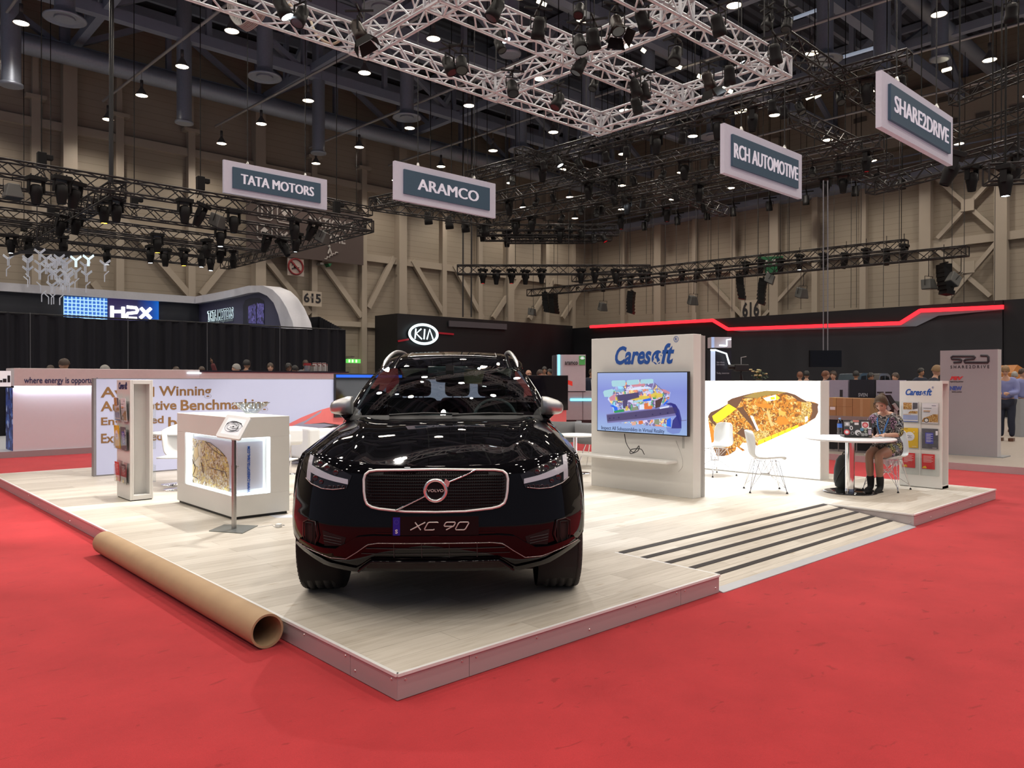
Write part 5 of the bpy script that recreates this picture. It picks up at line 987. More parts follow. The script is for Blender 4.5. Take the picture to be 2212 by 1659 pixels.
# ================================================================ the other stands behind
# ---- white stand with the lit counter, far left
FLW = mat('stand_floor_white', (.62, .64, .70), .35)
pf = thing('neighbour_platform', 'white neighbouring platform edge behind the red aisle at far left', 'stage', (0, 18, 0))
MB().boxb(-20, 12, 15.52, 20.8, .03, .13).build('deck', FLW, pf); MB().boxb(-20, 12, 15.5, 15.52, .0, .13).build('edge_strip', mat('edge_grey', (.42, .38, .40), .4, .3), pf)
ac = thing('energy_counter', 'long white counter wall with the words where energy is opportunity', 'counter', (3, 16.5, .13))
c0 = onz(28, 975, .13); CY = c0[1]; CX = c0[0]; zb = ony(28, 838, CY)[2]; zt = ony(28, 795, CY-.12)[2]; ce = ony(752, 803, CY-.12)[0]; cm = ony(431, 803, CY-.12)[0]
GW = mat('gloss_white', (.72, .72, .78), .3, var=.02)
MB().boxb(CX, ce, CY, CY+.7, .13, zb).build('lower_panel', GW, ac); MB().boxb(CX, cm, CY-.14, CY+.72, zb+.04, zt).build('upper_band', mat('band_white', (.66, .60, .61), .35), ac, bevel=.01); MB().boxb(cm, ce, CY-.14, CY+.72, zb+.04, zt-.05).build('upper_band', mat('band_white', (0, 0, 0)), ac)
MB().boxb(cm, ce, CY-.16, CY+.74, zt-.05, zt-.01).build('dark_top', mat('top_dark', (.02, .018, .03), .3), ac); MB().boxb(CX+.02, ce, CY-.11, CY-.02, zb+.005, zb+.04).build('light_strip', mat('strip_white', (.8, .8, .8), .5, emit=11, ecol=(.86, .90, 1)), ac)
MB().boxb(cm-.3, cm+.02, CY-.18, CY-.14, zt-.09, zt-.07).build('top_light', mat('strip_cyan_white', (.8, .8, .8), .5, emit=3, ecol=(.75, .92, 1)), ac)
a, c = ony(52, 830, CY-.14), ony(222, 830, CY-.14); me = fit('where energy is opportunity', c[0]-a[0], .17, bold=.006); me.transform(Matrix.Translation(((a[0]+c[0])/2, CY-.145, a[2]-.02))); b = MB(); b.mesh(me, Matrix.Identity(4)); b.build('lettering', NAVY, ac)
b = MB().boxb(CX-.008, CX, CY+.0, CY+.7, .14, zb); b.build('side_print', cellmat('blue_city', [(0, (.01, .02, .12)), (.4, (.02, .05, .25)), (.7, (.06, .14, .45)), (.9, (.3, .4, .7))], 9, emit=.15, warp=.1), ac)
e0 = ony(14, 815, CY-.3); bb = MB().boxb(CX-.9, CX-.05, CY-.10, CY-.05, zb+.03, zt-.06).build('end_sign', mat('sign_white', (.7, .7, .7), .4, emit=.4, ecol=(.9, .95, 1)), ac)
b = MB()
for u0, u1, v0, v1 in ((16, 22, 811, 826), (6, 14, 818, 826), (0, 5, 821, 826)): p, q = ony(u0, v1, CY-.1), ony(u1, v0, CY-.1); b.boxb(p[0], q[0], CY-.106, CY-.1, p[2], q[2])
b.build('sign_mark', DARKI, bb)
def on_counter(px, d=0): p = ony(px, 800, CY+.25+d); return p[0], p[1]
x_, y_ = on_counter(664); pa = thing('red_bucket', 'red and silver bucket standing on the dark counter top', 'bucket', (x_, y_, zt)); MB().cyl((x_, y_, zt), (x_, y_, zt+.20), .085, .10, 20).build('bucket_body', mat('bucket_silver', (.45, .47, .5), .25, .8), pa); MB().cyl((x_, y_, zt+.15), (x_, y_, zt+.215), .103, n=20).build('bucket_rim', mat('bucket_red', (.28, .03, .035), .4), pa)
for k in range(9):
    p = on_counter(676+3.4*k); h = .17+.03*((k*5) % 3); hb = tag(MB().boxb(p[0]-.014, p[0]+.014, p[1]-.09, p[1]+.09, zt, zt+h).boxb(p[0]-.0145, p[0]+.0145, p[1]-.091, p[1]+.091, zt+h-.035, zt+h-.01, 1).build('folder', [mat('folder_%d' % (k % 3), ((.5, .48, .46), (.60, .58, .58), (.38, .34, .33))[k % 3], .5), mat('folder_red', (.2, .03, .03), .5)]), 'grey folder standing in a row on the dark counter, %s from the red bucket' % ordn(k), 'folder', 'folders on the dark counter')
# ---- black drape and the curved stand wall behind it
DRAPE = mat('black_drape', (.006, .006, .011), .9); KY = 21.5
d0, d1 = ony(0, 680, KY), ony(745, 714, KY); ztop_ = d1[2]; b = MB(); rws = []
xs = np.linspace(d0[0]-3, d1[0], 420)
for z in (0, ztop_*.5, ztop_): rws.append([(x, KY+.06*math.sin(x*15)+.04*math.sin(x*6.3+1)+.02*math.sin(x*41), z+(.0 if z < ztop_ else .03*math.sin(x*1.1))) for x in xs])
b.grid(rws); cu = thing('curtain', 'long black pleated curtain screening the blue-lit stand at left', 'curtain', (5, KY, 0)); b.build('drape', DRAPE, cu)
MB().cyl((d0[0]-3, KY, ztop_+.02), (d1[0], KY, ztop_+.02), .025, n=6).build('curtain_rail', BLACK, cu)
for px in (65, 276, 447, 604): p = ony(px, 700, KY-.1); MB().cyl((p[0], KY-.12, 0), (p[0], KY-.12, ztop_+.05), .012, n=6).build('curtain_pole', mat('pole_grey', (.10, .10, .11), .4), cu)
PB, PC = ony(690, 684, 26.0), ony(612, 689, 26.0); b = MB()
def pleat(p, q, z0, z1, n):
    d = np.array(q[:2])-np.array(p[:2]); nn = np.array([-d[1], d[0]])/np.linalg.norm(d); L_ = np.linalg.norm(d); return [[(p[0]+d[0]*t+nn[0]*.04*math.sin(t*L_*15), p[1]+d[1]*t+nn[1]*.04*math.sin(t*L_*15), (z0+(z1-z0)*t)*k) for t in np.linspace(0, 1, n)] for k in (0, 1)]
b.grid(pleat((d1[0], KY), PB, ztop_, PB[2], 60)); b.grid(pleat(PB, PC, PB[2], PC[2], 50))
tag(b.build('curtain', DRAPE), 'black pleated curtain end with a rising top at the right of the long curtain', 'curtain')
TY = 33.0; HALL = mat('stand_charcoal', (.030, .032, .042), .55); RIM = mat('stand_rim_white', (.62, .62, .68), .4)
tw_ = thing('curved_stand_wall', 'charcoal stand wall with a white curving rim above the black curtain', 'wall panel', (2, TY, 0))
pL, pC = ony(0, 630, TY), ony(430, 657, TY); XC = pC[0]
MB().poly([(pL[0]-5, TY, 0), (XC, TY, 0), (XC, TY, pC[2]), (pL[0]-5, TY, pL[2])], (0, .3, 0)).build('wall_face', HALL, tw_)
r0, r1 = ony(0, 611, TY), ony(430, 642, TY); MB().poly([(pL[0]-5, TY-.2, pL[2]), (XC, TY-.2, pC[2]), (XC, TY-.2, r1[2]), (pL[0]-5, TY-.2, r0[2])], (0, .6, 0)).build('white_rim', RIM, tw_)
inn = [(430, 657), (480, 649), (520, 641), (550, 634), (572, 632), (590, 640), (604, 655), (614, 680), (620, 705), (622, 720)]; out = [(430, 642), (480, 633), (520, 625), (550, 618), (580, 618), (602, 627), (618, 643), (632, 665), (645, 695), (650, 720)]
I_, O_ = [onx(x, y, XC) for x, y in inn], [onx(x, y, XC) for x, y in out]
b = MB(); b.poly([(XC, p[1], p[2]) for p in I_]+[(XC, I_[-1][1], 0), (XC, TY, 0)], (.3, 0, 0)); b.build('wall_face', mat('stand_violet', (.055, .055, .11), .5), tw_)
b = MB(); b.grid([[(XC-.25, p[1], p[2]) for p in I_], [(XC-.25, p[1], p[2]) for p in O_]], sm=False); b.grid([[(XC-.25, p[1], p[2]) for p in O_], [(XC+.5, p[1], p[2]) for p in O_]]); b.grid([[(XC-.25, p[1], p[2]) for p in I_], [(XC+.1, p[1], p[2]) for p in I_]]); b.build('white_rim', RIM, tw_)
G_ = lambda pts, X, o=.0: [(X-o, p[1], p[2]) for p in (onx(x, y, X-o) for x, y in pts)]
dn = MB().poly(G_([(525, 660), (530, 648), (540, 644), (560, 643), (570, 650), (571, 700), (525, 700)], XC, .01)).build('niche_panel', mat('niche_dark', (.012, .012, .025), .5), tw_)
PATT = cellmat('violet_lattice', [(0, (.10, .09, .32)), (.4, (.16, .14, .45)), (.7, (.07, .06, .2)), (.85, (.02, .02, .05))], 7, emit=.25, warp=.05)
MB().poly(G_([(536, 662), (553, 655), (553, 699), (536, 698)], XC, .02)).build('lattice', PATT, dn); MB().poly(G_([(555, 654), (570, 656), (570, 700), (555, 699)], XC, .02)).build('lattice', PATT, dn)
HALO = mat('letter_glow', (.6, .7, .7), .4, emit=.9, ecol=(.75, .95, 1))
def onwing(s, x0, x1, yb, h, m, o, bold=.01):
    a, c = onx(x0, yb, XC-o), onx(x1, yb, XC-o); me = fit(s, abs(a[1]-c[1]), h, bold=bold); b = MB(); b.mesh(me, face((XC-o, (a[1]+c[1])/2, min(a[2], c[2])), (0, -1, 0))); return b.build('lettering', m, tw_)
onwing('TATA MOTORS', 448, 504, 688, .50, HALO, .02, .05); onwing('TATA MOTORS', 450, 503, 687, .46, mat('letter_face', (.03, .045, .05), .4), .06, .01); onwing('Connecting Aspirations', 448, 503, 696, .24, mat('letter_grey', (.25, .32, .34), .5, emit=.15), .03)
def backscreen(label, pts, m): return tag(MB().poly([(p[0], TY-.08, p[2]) for p in (ony(x, y, TY-.08) for x, y in pts)], (0, .06, 0)).build('led_screen', m), label, 'screen')
s1 = bpy.data.materials.new('blue_pinwheels'); s1.use_nodes = True; nt = s1.node_tree; b_ = nt.nodes['Principled BSDF']; L = nt.links.new; tc = N(nt, 'TexCoord'); mp = N(nt, 'Mapping'); mp.inputs['Rotation'].default_value = (PI/2, 0, 0); mp.inputs['Scale'].default_value = (6.5, 6.5, 6.5); L(tc.outputs['Object'], mp.inputs[0])
vo = N(nt, 'TexVoronoi', feature='DISTANCE_TO_EDGE', i_Scale=1.0); vo.inputs['Randomness'].default_value = .12; L(mp.outputs[0], vo.inputs['Vector']); rr2 = ramp(nt, [(.0, (.55, .85, 1)), (.12, (.35, .65, .95)), (.2, (.03, .14, .55))]); L(vo.outputs['Distance'], rr2.inputs[0]); L(rr2.outputs[0], b_.inputs['Emission Color']); b_.inputs['Emission Strength'].default_value = 1.1; b_.inputs['Base Color'].default_value = (.02, .02, .05, 1)
backscreen('bright blue patterned screen left of the dark blue one', [(138, 640), (232, 645), (232, 700), (138, 697)], s1)
s2 = bpy.data.materials.new('deep_blue_screen'); s2.use_nodes = True; nt = s2.node_tree; b_ = nt.nodes['Principled BSDF']; L = nt.links.new; tc = N(nt, 'TexCoord'); sp = N(nt, 'SeparateXYZ'); L(tc.outputs['Generated'], sp.inputs[0]); rr2 = ramp(nt, [(0, (.02, .01, .06)), (.55, (.012, .010, .05)), (.85, (.0, .05, .3)), (1, (.0, .12, .55))]); L(sp.outputs[0], rr2.inputs[0]); L(rr2.outputs[0], b_.inputs['Emission Color']); b_.inputs['Emission Strength'].default_value = 1.0; b_.inputs['Base Color'].default_value = (.02, .02, .05, 1)
hs2 = thing('led_screen', 'dark blue screen with big white characters above the black curtain', 'screen', (ony(288, 700, TY)[0], TY-.1, 2)); MB().poly([(p[0], TY-.1, p[2]) for p in (ony(x, y, TY-.1) for x, y in [(234, 641), (343, 646), (343, 715), (234, 712)])], (0, .06, 0)).build('display', s2, hs2)
HW_ = mat('screen_lettering', (.8, .8, .8), .4, emit=3, ecol=(.95, .93, 1)); b = MB(); HXp = lambda x, y: (lambda p: (p[0], TY-.13, p[2]))(ony(x, y-4, TY-.13))
for pts in ([(242, 665), (242, 690)], [(242, 677), (266, 677)], [(266, 667), (266, 691)], [(274, 667), (294, 669), (297, 674), (295, 679), (276, 681), (273, 686), (274, 691), (295, 692)], [(304, 669), (326, 692)], [(326, 670), (303, 691)]): b.tube([HXp(*p) for p in pts], .075, 6)
b.build('lettering', HW_, hs2)
# ---- hanging sculpture of white Y pieces
hg = thing('hanging_sculpture', 'hanging cluster of white Y-shaped pieces under the left rig', 'sculpture', atd(110, 600, 22.0)); DS = 22.0; YW = mat('acrylic_white', (.50, .53, .58), .35, emit=.12, ecol=(.8, .85, 1)); YC = mat('acrylic_lit', (.6, .75, .8), .3, emit=.9, ecol=(.7, .92, 1))
b = MB()
for a, c in (((75, 533), (150, 557)), ((40, 545), (195, 547)), ((90, 555), (195, 546)), ((20, 552), (80, 536))): b.bar(atd(*a, DS), atd(*c, DS+.5), .07)
for p in ((80, 534), (190, 546)): b.cyl(atd(*p, DS), atd(p[0], 400, DS), .012, n=4)
b.build('sculpture_frame', BLACK, hg)
random.seed(5); pieces = [(18, 560), (14, 585, 1), (60, 562), (60, 585), (64, 602, 1), (60, 568), (60, 608, 1), (86, 548), (86, 572), (86, 590), (88, 620, 1), (100, 560), (100, 578), (108, 575), (112, 590), (104, 600, 1), (116, 566), (120, 590), (122, 565), (126, 600), (136, 566), (138, 575), (140, 590), (132, 612), (136, 620, 1), (144, 570), (146, 595), (148, 600), (150, 615, 1), (164, 563, 2), (164, 588), (162, 612, 1), (191, 561, 2), (184, 575), (187, 595), (186, 620, 1), (227, 572), (226, 597, 1), (112, 618), (118, 625, 1), (105, 645, 1), (111, 646, 1), (116, 645, 1), (129, 647, 1), (140, 612), (128, 560), (148, 618), (90, 640, 1)]
for i, pc_ in enumerate(pieces):
    x, y = pc_[:2]; kd = pc_[2] if len(pc_) > 2 else 0; dd_ = DS+random.uniform(-.6, .6); P_ = lambda u, v: atd(x+u, y+v, dd_); b = MB(); sg = 1 if i % 2 else -1
    if kd == 1: b.bar(P_(0, 12), P_(0, -3), .022); b.bar(P_(0, -3), P_(sg*9, -11), .022)
    else:
        for o in (-1.6, 1.6): b.bar(P_(o, 14), P_(o, 0), .022); b.bar(P_(o, 0), P_(o*.5+sg*0+(11 if o > 0 else -11), -8), .022)
        b.bar(P_(0, -2), P_(11, -10.5), .022); b.bar(P_(0, -2), P_(-11, -10.5), .022)
    b.build('branch_piece', YC if kd == 2 else YW, hg)
# ---- black stand with the oval sign, far back
KB = mat('stand_black', (.005, .005, .008), .5); KG = mat('stand_slate', (.020, .021, .028), .6); KZ_ = 4.95
p859 = onz(859, 677, KZ_) if False else ony(859, 677, 33.0); KX0 = p859[0]; zK = p859[2]
ks = thing('black_stand_wall', 'long black stand wall with a red light line under the right hall wall', 'wall panel', (36, 20, 0))
ko = ony(800, 683, 36)
MB().boxb(KX0, 37, 33.0, 33.3, 0, zK).build('wall_face', KB, ks); MB().boxb(KX0-.02, KX0, 33.0, 35.3, 0, zK).build('wall_side', KB, ks)
zR = onx(2165, 648, 37.0)[2]; yR = onx(2166, 660, 37.0)[1]
MB().boxb(37, 37.3, yR, 33.3, 0, zR).build('wall_face', KB, ks); MB().poly([(36.97, p[1], p[2]) for p in (onx(x, y, 36.97) for x, y in ((1570, 716), (1948, 704), (2165, 668), (2166, 840), (1570, 840)))], (.02, 0, 0)).build('slate_panel', KG, ks)
MB().boxb(37.05, 37.3, yR-8, yR-.02, 0, zR).build('wall_face', KB, ks)
LEDR = mat('red_led', (.6, .02, .02), .4, emit=3.2, ecol=(1, .012, .02)); R6 = [(1275, 706), (1540, 692), (1572, 711), (1945, 698), (1988, 671), (2168, 663)]
b = MB()
for a, c in zip(R6, R6[1:]): b.bar(onx(*a, 36.85), onx(*c, 36.85), .1, .17)
b.build('red_light_line', LEDR, ks)
b = MB(); up = [(1540, 694), (1572, 712.5), (1945, 700), (1988, 673), (2168, 665)]; lo = [(1545, 697), (1600, 716.5), (1979, 705), (2027, 682), (2168, 669)]
b.grid([[onx(*p, 36.86) for p in up], [onx(*p, 36.92) for p in lo]], sm=False); b.build('grey_soffit', mat('soffit_grey', (.22, .23, .28), .5, emit=.05), ks)
b = MB(); b.bar(ony(970, 699, 32.9), ony(1094, 706, 32.9), .1, .35); b.build('grey_bar', mat('bar_dim', (.085, .075, .09), .5), ks)
b = MB(); b.bar(ony(860, 737, 32.95), ony(883, 733, 32.95), .05, .10); b.bar(ony(945, 719, 32.95), ony(980, 722, 32.95), .05, .10); b.build('dim_red_line', mat('dim_red', (.15, .01, .015), .4, emit=.25, ecol=(.6, .01, .03)), ks)
kc = ony(914, 722, 32.8); kl = ony(882, 722, 32.8); kw = kc[0]-kl[0]; kh = ony(914, 700, 32.8)[2]-kc[2]
ki = thing('oval_sign', 'glowing white oval sign on the black stand wall', 'sign', (kc[0], 32.8, kc[2]-kh)); KI = mat('sign_glow', (.6, .7, .7), .3, emit=1.5, ecol=(.70, .88, .92))
MB().poly([(kc[0]+kw*.96*math.cos(a), 32.84, kc[2]+kh*.93*math.sin(a)) for a in np.linspace(0, 2*PI, 41)[:-1]], (0, .1, 0)).build('sign_disc', KB, ki)
MB().tube([(kc[0]+kw*.95*math.cos(a), 32.75, kc[2]+kh*.93*math.sin(a)) for a in np.linspace(0, 2*PI, 61)[:-1]], .075, 8, True).build('oval_rim', KI, ki)
b = MB(); o = .062; KP = lambda u, v: (kc[0]+u*kw, 32.7, kc[2]+v*kh)
for pts in ([(-.62, -.5), (-.56, .5)], [(-.20, .5), (-.54, .02), (-.16, -.5)], [(-.01, -.5), (.04, .5)], [(.19, -.5), (.38, .5), (.63, -.5)]): b.tube([KP(*p) for p in pts], .042, 6)
b.build('lettering', KI, ki)
# ---- white tower with the green and blue emblem
def oriented(p, rz): M = Matrix.Rotation(rz, 4, 'Z'); M.translation = Vector(tuple(map(float, p))); return M
TD = 21.0; yw = math.atan2(RGT[1], RGT[0])
def fbox(b, x0, y0, x1, y1, d, th, mi=0, off=0):
    """a slab facing the aisle: pixel corners at depth d, th thick away from us"""
    P = [Vector(atd(x, y, d-off)) for x, y in ((x0, y1), (x1, y1), (x1, y0), (x0, y0))]; F2 = Vector((FWD[0], FWD[1], 0)).normalized(); return b.poly(P, F2*th, mi)
tr = thing('brand_tower', 'pale tower with a cyan light bar and green emblem behind the car mirror', 'display tower', (*atd(1234, 900, TD)[:2], 0))
fbox(MB(), 1203, 766, 1265, 846, TD, .8).build('tower_panel', mat('tower_lilac', (.50, .46, .50), .4), tr); fbox(MB(), 1195, 767, 1203, 846, TD+.1, .7).build('tower_side', mat('tower_dark', (.05, .055, .07), .4), tr)
fbox(MB(), 1205, 766, 1209.5, 846, TD, .02, 0, .03).build('cyan_bar', mat('cyan_led', (.3, .7, .8), .4, emit=2.2, ecol=(.12, .75, .95)), tr)
fbox(MB(), 1222, 845, 1300, 907, TD, .8).build('lower_block', mat('block_lilac', (.40, .385, .42), .4), tr); fbox(MB(), 1222, 907, 1300, 935, TD, .8).build('dark_plinth', mat('plinth_brown', (.03, .012, .014), .5), tr); fbox(MB(), 1232, 861, 1300, 866, TD, .02, 0, .03).build('cyan_bar', mat('cyan_led', (0, 0, 0)), tr)
fbox(MB(), 1219, 845, 1265, 846.5, TD, .02, 0, .01).build('shadow_gap', DARKI, tr); fbox(MB(), 1258.6, 847, 1259.2, 907, TD, .01, 0, .01).build('panel_joint', DARKI, tr)
em = fbox(MB(), 1251, 769, 1264, 788, TD, .02, 0, .02).build('emblem', cellmat('green_blue', [(0, (.01, .03, .25)), (.35, (.02, .10, .4)), (.6, (.03, .3, .08)), (.85, (.08, .4, .1))], 3, emit=.12, warp=.2), tr)
b = MB()
for k in range(7): a = .5+k*.35; b.bar(atd(1258+1*math.cos(a), 777-1*math.sin(a), TD-.05), atd(1258+6*math.cos(a), 777-7*math.sin(a), TD-.05), .014)
b.build('emblem_rays', mat('ray_white', (.7, .85, .85), .4, emit=.3), em)
def ftext(s, x0, x1, ytop, ybase, d, m, parent, bold=.01, off=.03, shear=0):
    A = Vector(atd(x0, ybase, d-off)); B = Vector(atd(x1, ybase, d-off)); h = (Vector(atd(x0, ytop, d-off))-A).length; me = fit(s, (B-A).length, h, bold=bold, shear=shear); b = MB(); b.mesh(me, face((A+B)/2, B-A)); return b.build('lettering', m, parent)
ftext('aramco', 1220, 1248, 781, 788, TD, DARKI, tr, .02)
# ---- lit totem, flowers and camera behind the light box
tt = thing('info_totem', 'small lit sign over a dark portal with a glowing white edge, behind the light box', 'sign', (*atd(1557, 850, 20)[:2], 0))
fbox(MB(), 1537, 728, 1580, 751, 20, .4).build('sign_head', mat('tower_lilac', (0, 0, 0)), tt); fbox(MB(), 1537, 728, 1543, 751, 20, .02, 0, .02).build('head_edge', mat('edge_blue', (.3, .38, .6), .4, emit=.4, ecol=(.5, .65, 1)), tt)
fbox(MB(), 1536, 755, 1580, 945, 20.1, .4).build('dark_portal', mat('portal_dark', (.012, .012, .02), .4), tt); WE = mat('white_led', (.8, .85, .9), .4, emit=2.2, ecol=(.72, .86, 1)); fbox(MB(), 1536, 756, 1545, 860, 20, .05, 0, .05).build('lit_post', mat('lit_post', (.45, .5, .65), .4, emit=.55, ecol=(.6, .75, 1)), tt)
b = MB(); b.tube([atd(x, y, 19.9) for x, y in ((1535, 756), (1545, 756), (1569, 764), (1578, 795))], .022, 6); b.build('lit_edge', WE, tt)
b = MB(); b.tube([atd(x, y, 19.9) for x, y in ((1570, 747), (1570, 734), (1579, 733))], .018, 6); b.tube([atd(x, y, 19.9) for x, y in ((1554, 746), (1570, 747))], .022, 6); b.build('sign_mark', WE, tt); ftext('Higher efficiency', 1548, 1565, 781, 785, 20, mat('faint_ink', (.35, .35, .4), .5), tt, 0, .03); ftext('Lower emissions', 1548, 1565, 785.5, 789, 20, mat('faint_ink', (0, 0, 0)), tt, 0, .03); ftext('Today, tomorrow', 1548, 1575, 804, 809, 20, mat('faint_ink', (0, 0, 0)), tt, 0, .03)
fv = thing('flower_vase', 'vase of pale yellow flowers behind the light box', 'flowers', (*atd(1640, 815, 17)[:2], 1.05)); F0 = atd(1640, 818, 17)
fbox(MB(), 1622, 835, 1658, 963, 17, .3).build('pedestal', mat('pedestal_dark', (.03, .03, .035), .5), fv); MB().lathe([(.05, -.3), (.09, -.22), (.07, -.02), (.08, 0)], F0, 16).build('vase', mat('vase_green', (.05, .09, .06), .25), fv); random.seed(11); b = MB(); g = MB(); gl = MB()
for k in range(11):
    p = Vector(F0)+Vector((random.uniform(-.14, .14), random.uniform(-.14, .14), random.uniform(.06, .2))); g.tube([F0, (Vector(F0)+p)/2+Vector((0, 0, .03)), p], .005, 4)
    for q in range(5): a = q*1.256; b.lathe([(0, -.01), (.02, 0), (.012, .02), (0, .022)], p+Vector((.02*math.cos(a), .02*math.sin(a), 0)), 7)
for k in range(16):
    p = Vector(F0)+Vector((random.uniform(-.17, .17), random.uniform(-.17, .17), random.uniform(-.02, .14))); gl.poly([p, p+Vector((.05, .02, .03)), p+Vector((.10, 0, .01)), p+Vector((.05, -.03, .02))])
b.build('blossoms', mat('petal_cream', (.55, .50, .26), .6), fv)['kind'] = 'stuff'; g.build('stems', mat('stem_green', (.05, .10, .03), .6), fv)['kind'] = 'stuff'; gl.build('leaves', mat('leaf_green', (.04, .09, .03), .6), fv)['kind'] = 'stuff'
vc = thing('video_camera', 'dark video camera on a tripod between the totem and the flowers', 'camera', (*atd(1601, 900, 18)[:2], 0)); P0 = Vector(atd(1601, 800, 18))
MB().box(P0+Vector((0, 0, .06)), (.32, .16, .16), (0, 0, yw)).build('camera_body', BLACK, vc, bevel=.02); MB().cyl(P0+Vector((-RGT[0]*.16, -RGT[1]*.16, .08)), P0+Vector((-RGT[0]*.3, -RGT[1]*.3, .08)), .05, .06, 12).build('camera_lens', BLACK, vc); MB().tube([P0+Vector((0, 0, .14)), P0+Vector((0, 0, .30)), P0+Vector((RGT[0]*.12, RGT[1]*.12, .32))], .012, 6).build('microphone', GREYP, vc)
for k in range(3): a = k*2.1+.4; MB().cyl(P0+Vector((0, 0, -.02)), (P0.x+.4*math.cos(a), P0.y+.4*math.sin(a), .13), .016, n=6).build('tripod_leg', BLACK, vc)
# ---- hanging blank screen
hv = thing('hanging_screen', 'blank black screen hung on two poles before the slate wall', 'screen', atd(1784, 793, 20)); fbox(MB(), 1750, 757, 1818, 793, 20, .09).build('display', mat('hung_screen', (.003, .003, .004), .15), hv)
for x in (1778.5, 1788): MB().cyl(atd(x, 757, 20.05), atd(x, 390, 20.05), .016, n=6).build('pole', mat('pole_light', (.30, .30, .32), .35, .6), hv)
# ---- grey stand with the share panel
sp_ = thing('grey_platform', 'low grey platform of the stand behind the right leaflet rack', 'stage', (18, 3, 0)); MB().boxb(13.28, 32.8, -20, 12, .02, .12).build('deck', mat('platform_beige', (.36, .31, .27), .5), sp_); MB().boxb(13.25, 13.28, -20, 12, .0, .125).build('edge_strip', mat('edge_pink', (.48, .42, .44), .4, .3), sp_)
pn = thing('signboard', 'tall grey upright panel with a thick dark angular logo', 'display panel', (15.1, 1.9, .12)); PX_ = 14.9; a, c = onx(2031, 757, PX_), onx(2155, 755, PX_); zz = onx(2093, 756, PX_)[2]
PGR = mat('panel_mauve', (.33, .30, .325), .5, var=.02); MB().boxb(PX_, PX_+.22, c[1], a[1], .14, zz).build('panel_body', PGR, pn); MB().boxb(PX_-.0, PX_+.5, c[1]-.1, a[1]+.1, .12, .14).build('panel_foot', mat('foot_grey', (.3, .31, .33), .5), pn); MB().boxb(PX_+.0, PX_+.22, c[1]-.006, c[1], .14, zz).build('edge_trim', mat('panel_edge', (.55, .52, .54), .4), pn)
INKD = mat('panel_ink', (.03, .025, .035), .5); q2 = lambda x, y: (lambda p: (PX_-.004, p[1], p[2]))(onx(x, y, PX_-.004)); b = MB()
for pts in ([(2080, 769.5), (2058, 769.5), (2055, 772), (2056, 775.5), (2074, 776), (2077, 778), (2076, 782), (2060, 783)], [(2058, 769.5), (2104, 769.5), (2106, 772), (2104, 775), (2086, 776.5), (2083, 779), (2084, 783), (2134, 783), (2135, 781), (2135, 771), (2133, 768.5), (2118, 768)]): b.tube([q2(*p) for p in pts], .022, 6)
b.build('logo', INKD, pn)
def ptext(s, x0, x1, yt, yb, m, bold=.01, shear=0): a, c = onx(x0, yb, PX_-.003), onx(x1, yb, PX_-.003); h = onx(x0, yt, PX_-.003)[2]-a[2]; me = fit(s, abs(a[1]-c[1]), h, bold=bold, shear=shear); b = MB(); b.mesh(me, face((PX_-.003, (a[1]+c[1])/2, a[2]), (0, -1, 0))); return b.build('lettering', m, pn)
ptext('S H A R E 2 D R I V E', 2053, 2137, 789.5, 796, INKD); ptext('FEV', 2052, 2081, 813, 821, RED, .06, .3); ptext('NEW', 2052, 2078, 834, 843, mat('logo_cobalt', (.05, .09, .36), .5), .05); ptext('engineering partner', 2052, 2081, 823, 826, INKD); ptext('service partner', 2056, 2078, 845, 848, INKD)
# low storage wall, boxes, shelf
LX = 13.9
def xbox(name, label, cat, x0, y0, x1, y1, X, th, m, group=None, parent=None):
    a, c = onx(x0, y1, X), onx(x1, y0, X); o = MB().boxb(X, X+th, min(a[1], c[1]), max(a[1], c[1]), max(.12, a[2]), c[2]).build(name, m, parent, bevel=.004 if parent is None else 0)
    return tag(o, label, cat, group) if parent is None else o
pw_ = thing('partition', 'low lilac and black storage partition behind the seated woman', 'partition', (LX+.9, 3, .12))
xbox('lilac_panel', 0, 0, 1780, 821, 1832, 1003, LX+.9, .08, mat('partition_lilac', (.30, .28, .37), .5), None, pw_); xbox('black_panel', 0, 0, 1834, 820, 1890, 1003, LX+.9, .08, mat('partition_black', (.008, .009, .016), .3), None, pw_); xbox('lilac_panel', 0, 0, 1892, 821, 1955, 1003, LX+.9, .08, mat('partition_lilac', (0, 0, 0)), None, pw_)
def xtext(s, x0, x1, yt, yb, X, m, parent): a, c = onx(x0, yb, X), onx(x1, yb, X); h = onx(x0, yt, X)[2]-a[2]; me = fit(s, abs(a[1]-c[1]), h, bold=.02); b = MB(); b.mesh(me, face((X, (a[1]+c[1])/2, a[2]), (0, -1, 0))); return b.build('lettering', m, parent)
xtext('SVEN', 1854, 1874, 849, 857, LX+.895, mat('faint_ink', (0, 0, 0)), pw_); xbox('dark_mark', 0, 0, 1814, 842, 1820, 857, LX+.893, .004, DARKI, None, pw_)
KR = mat('box_kraft', (.36, .20, .09), .75, var=.06)
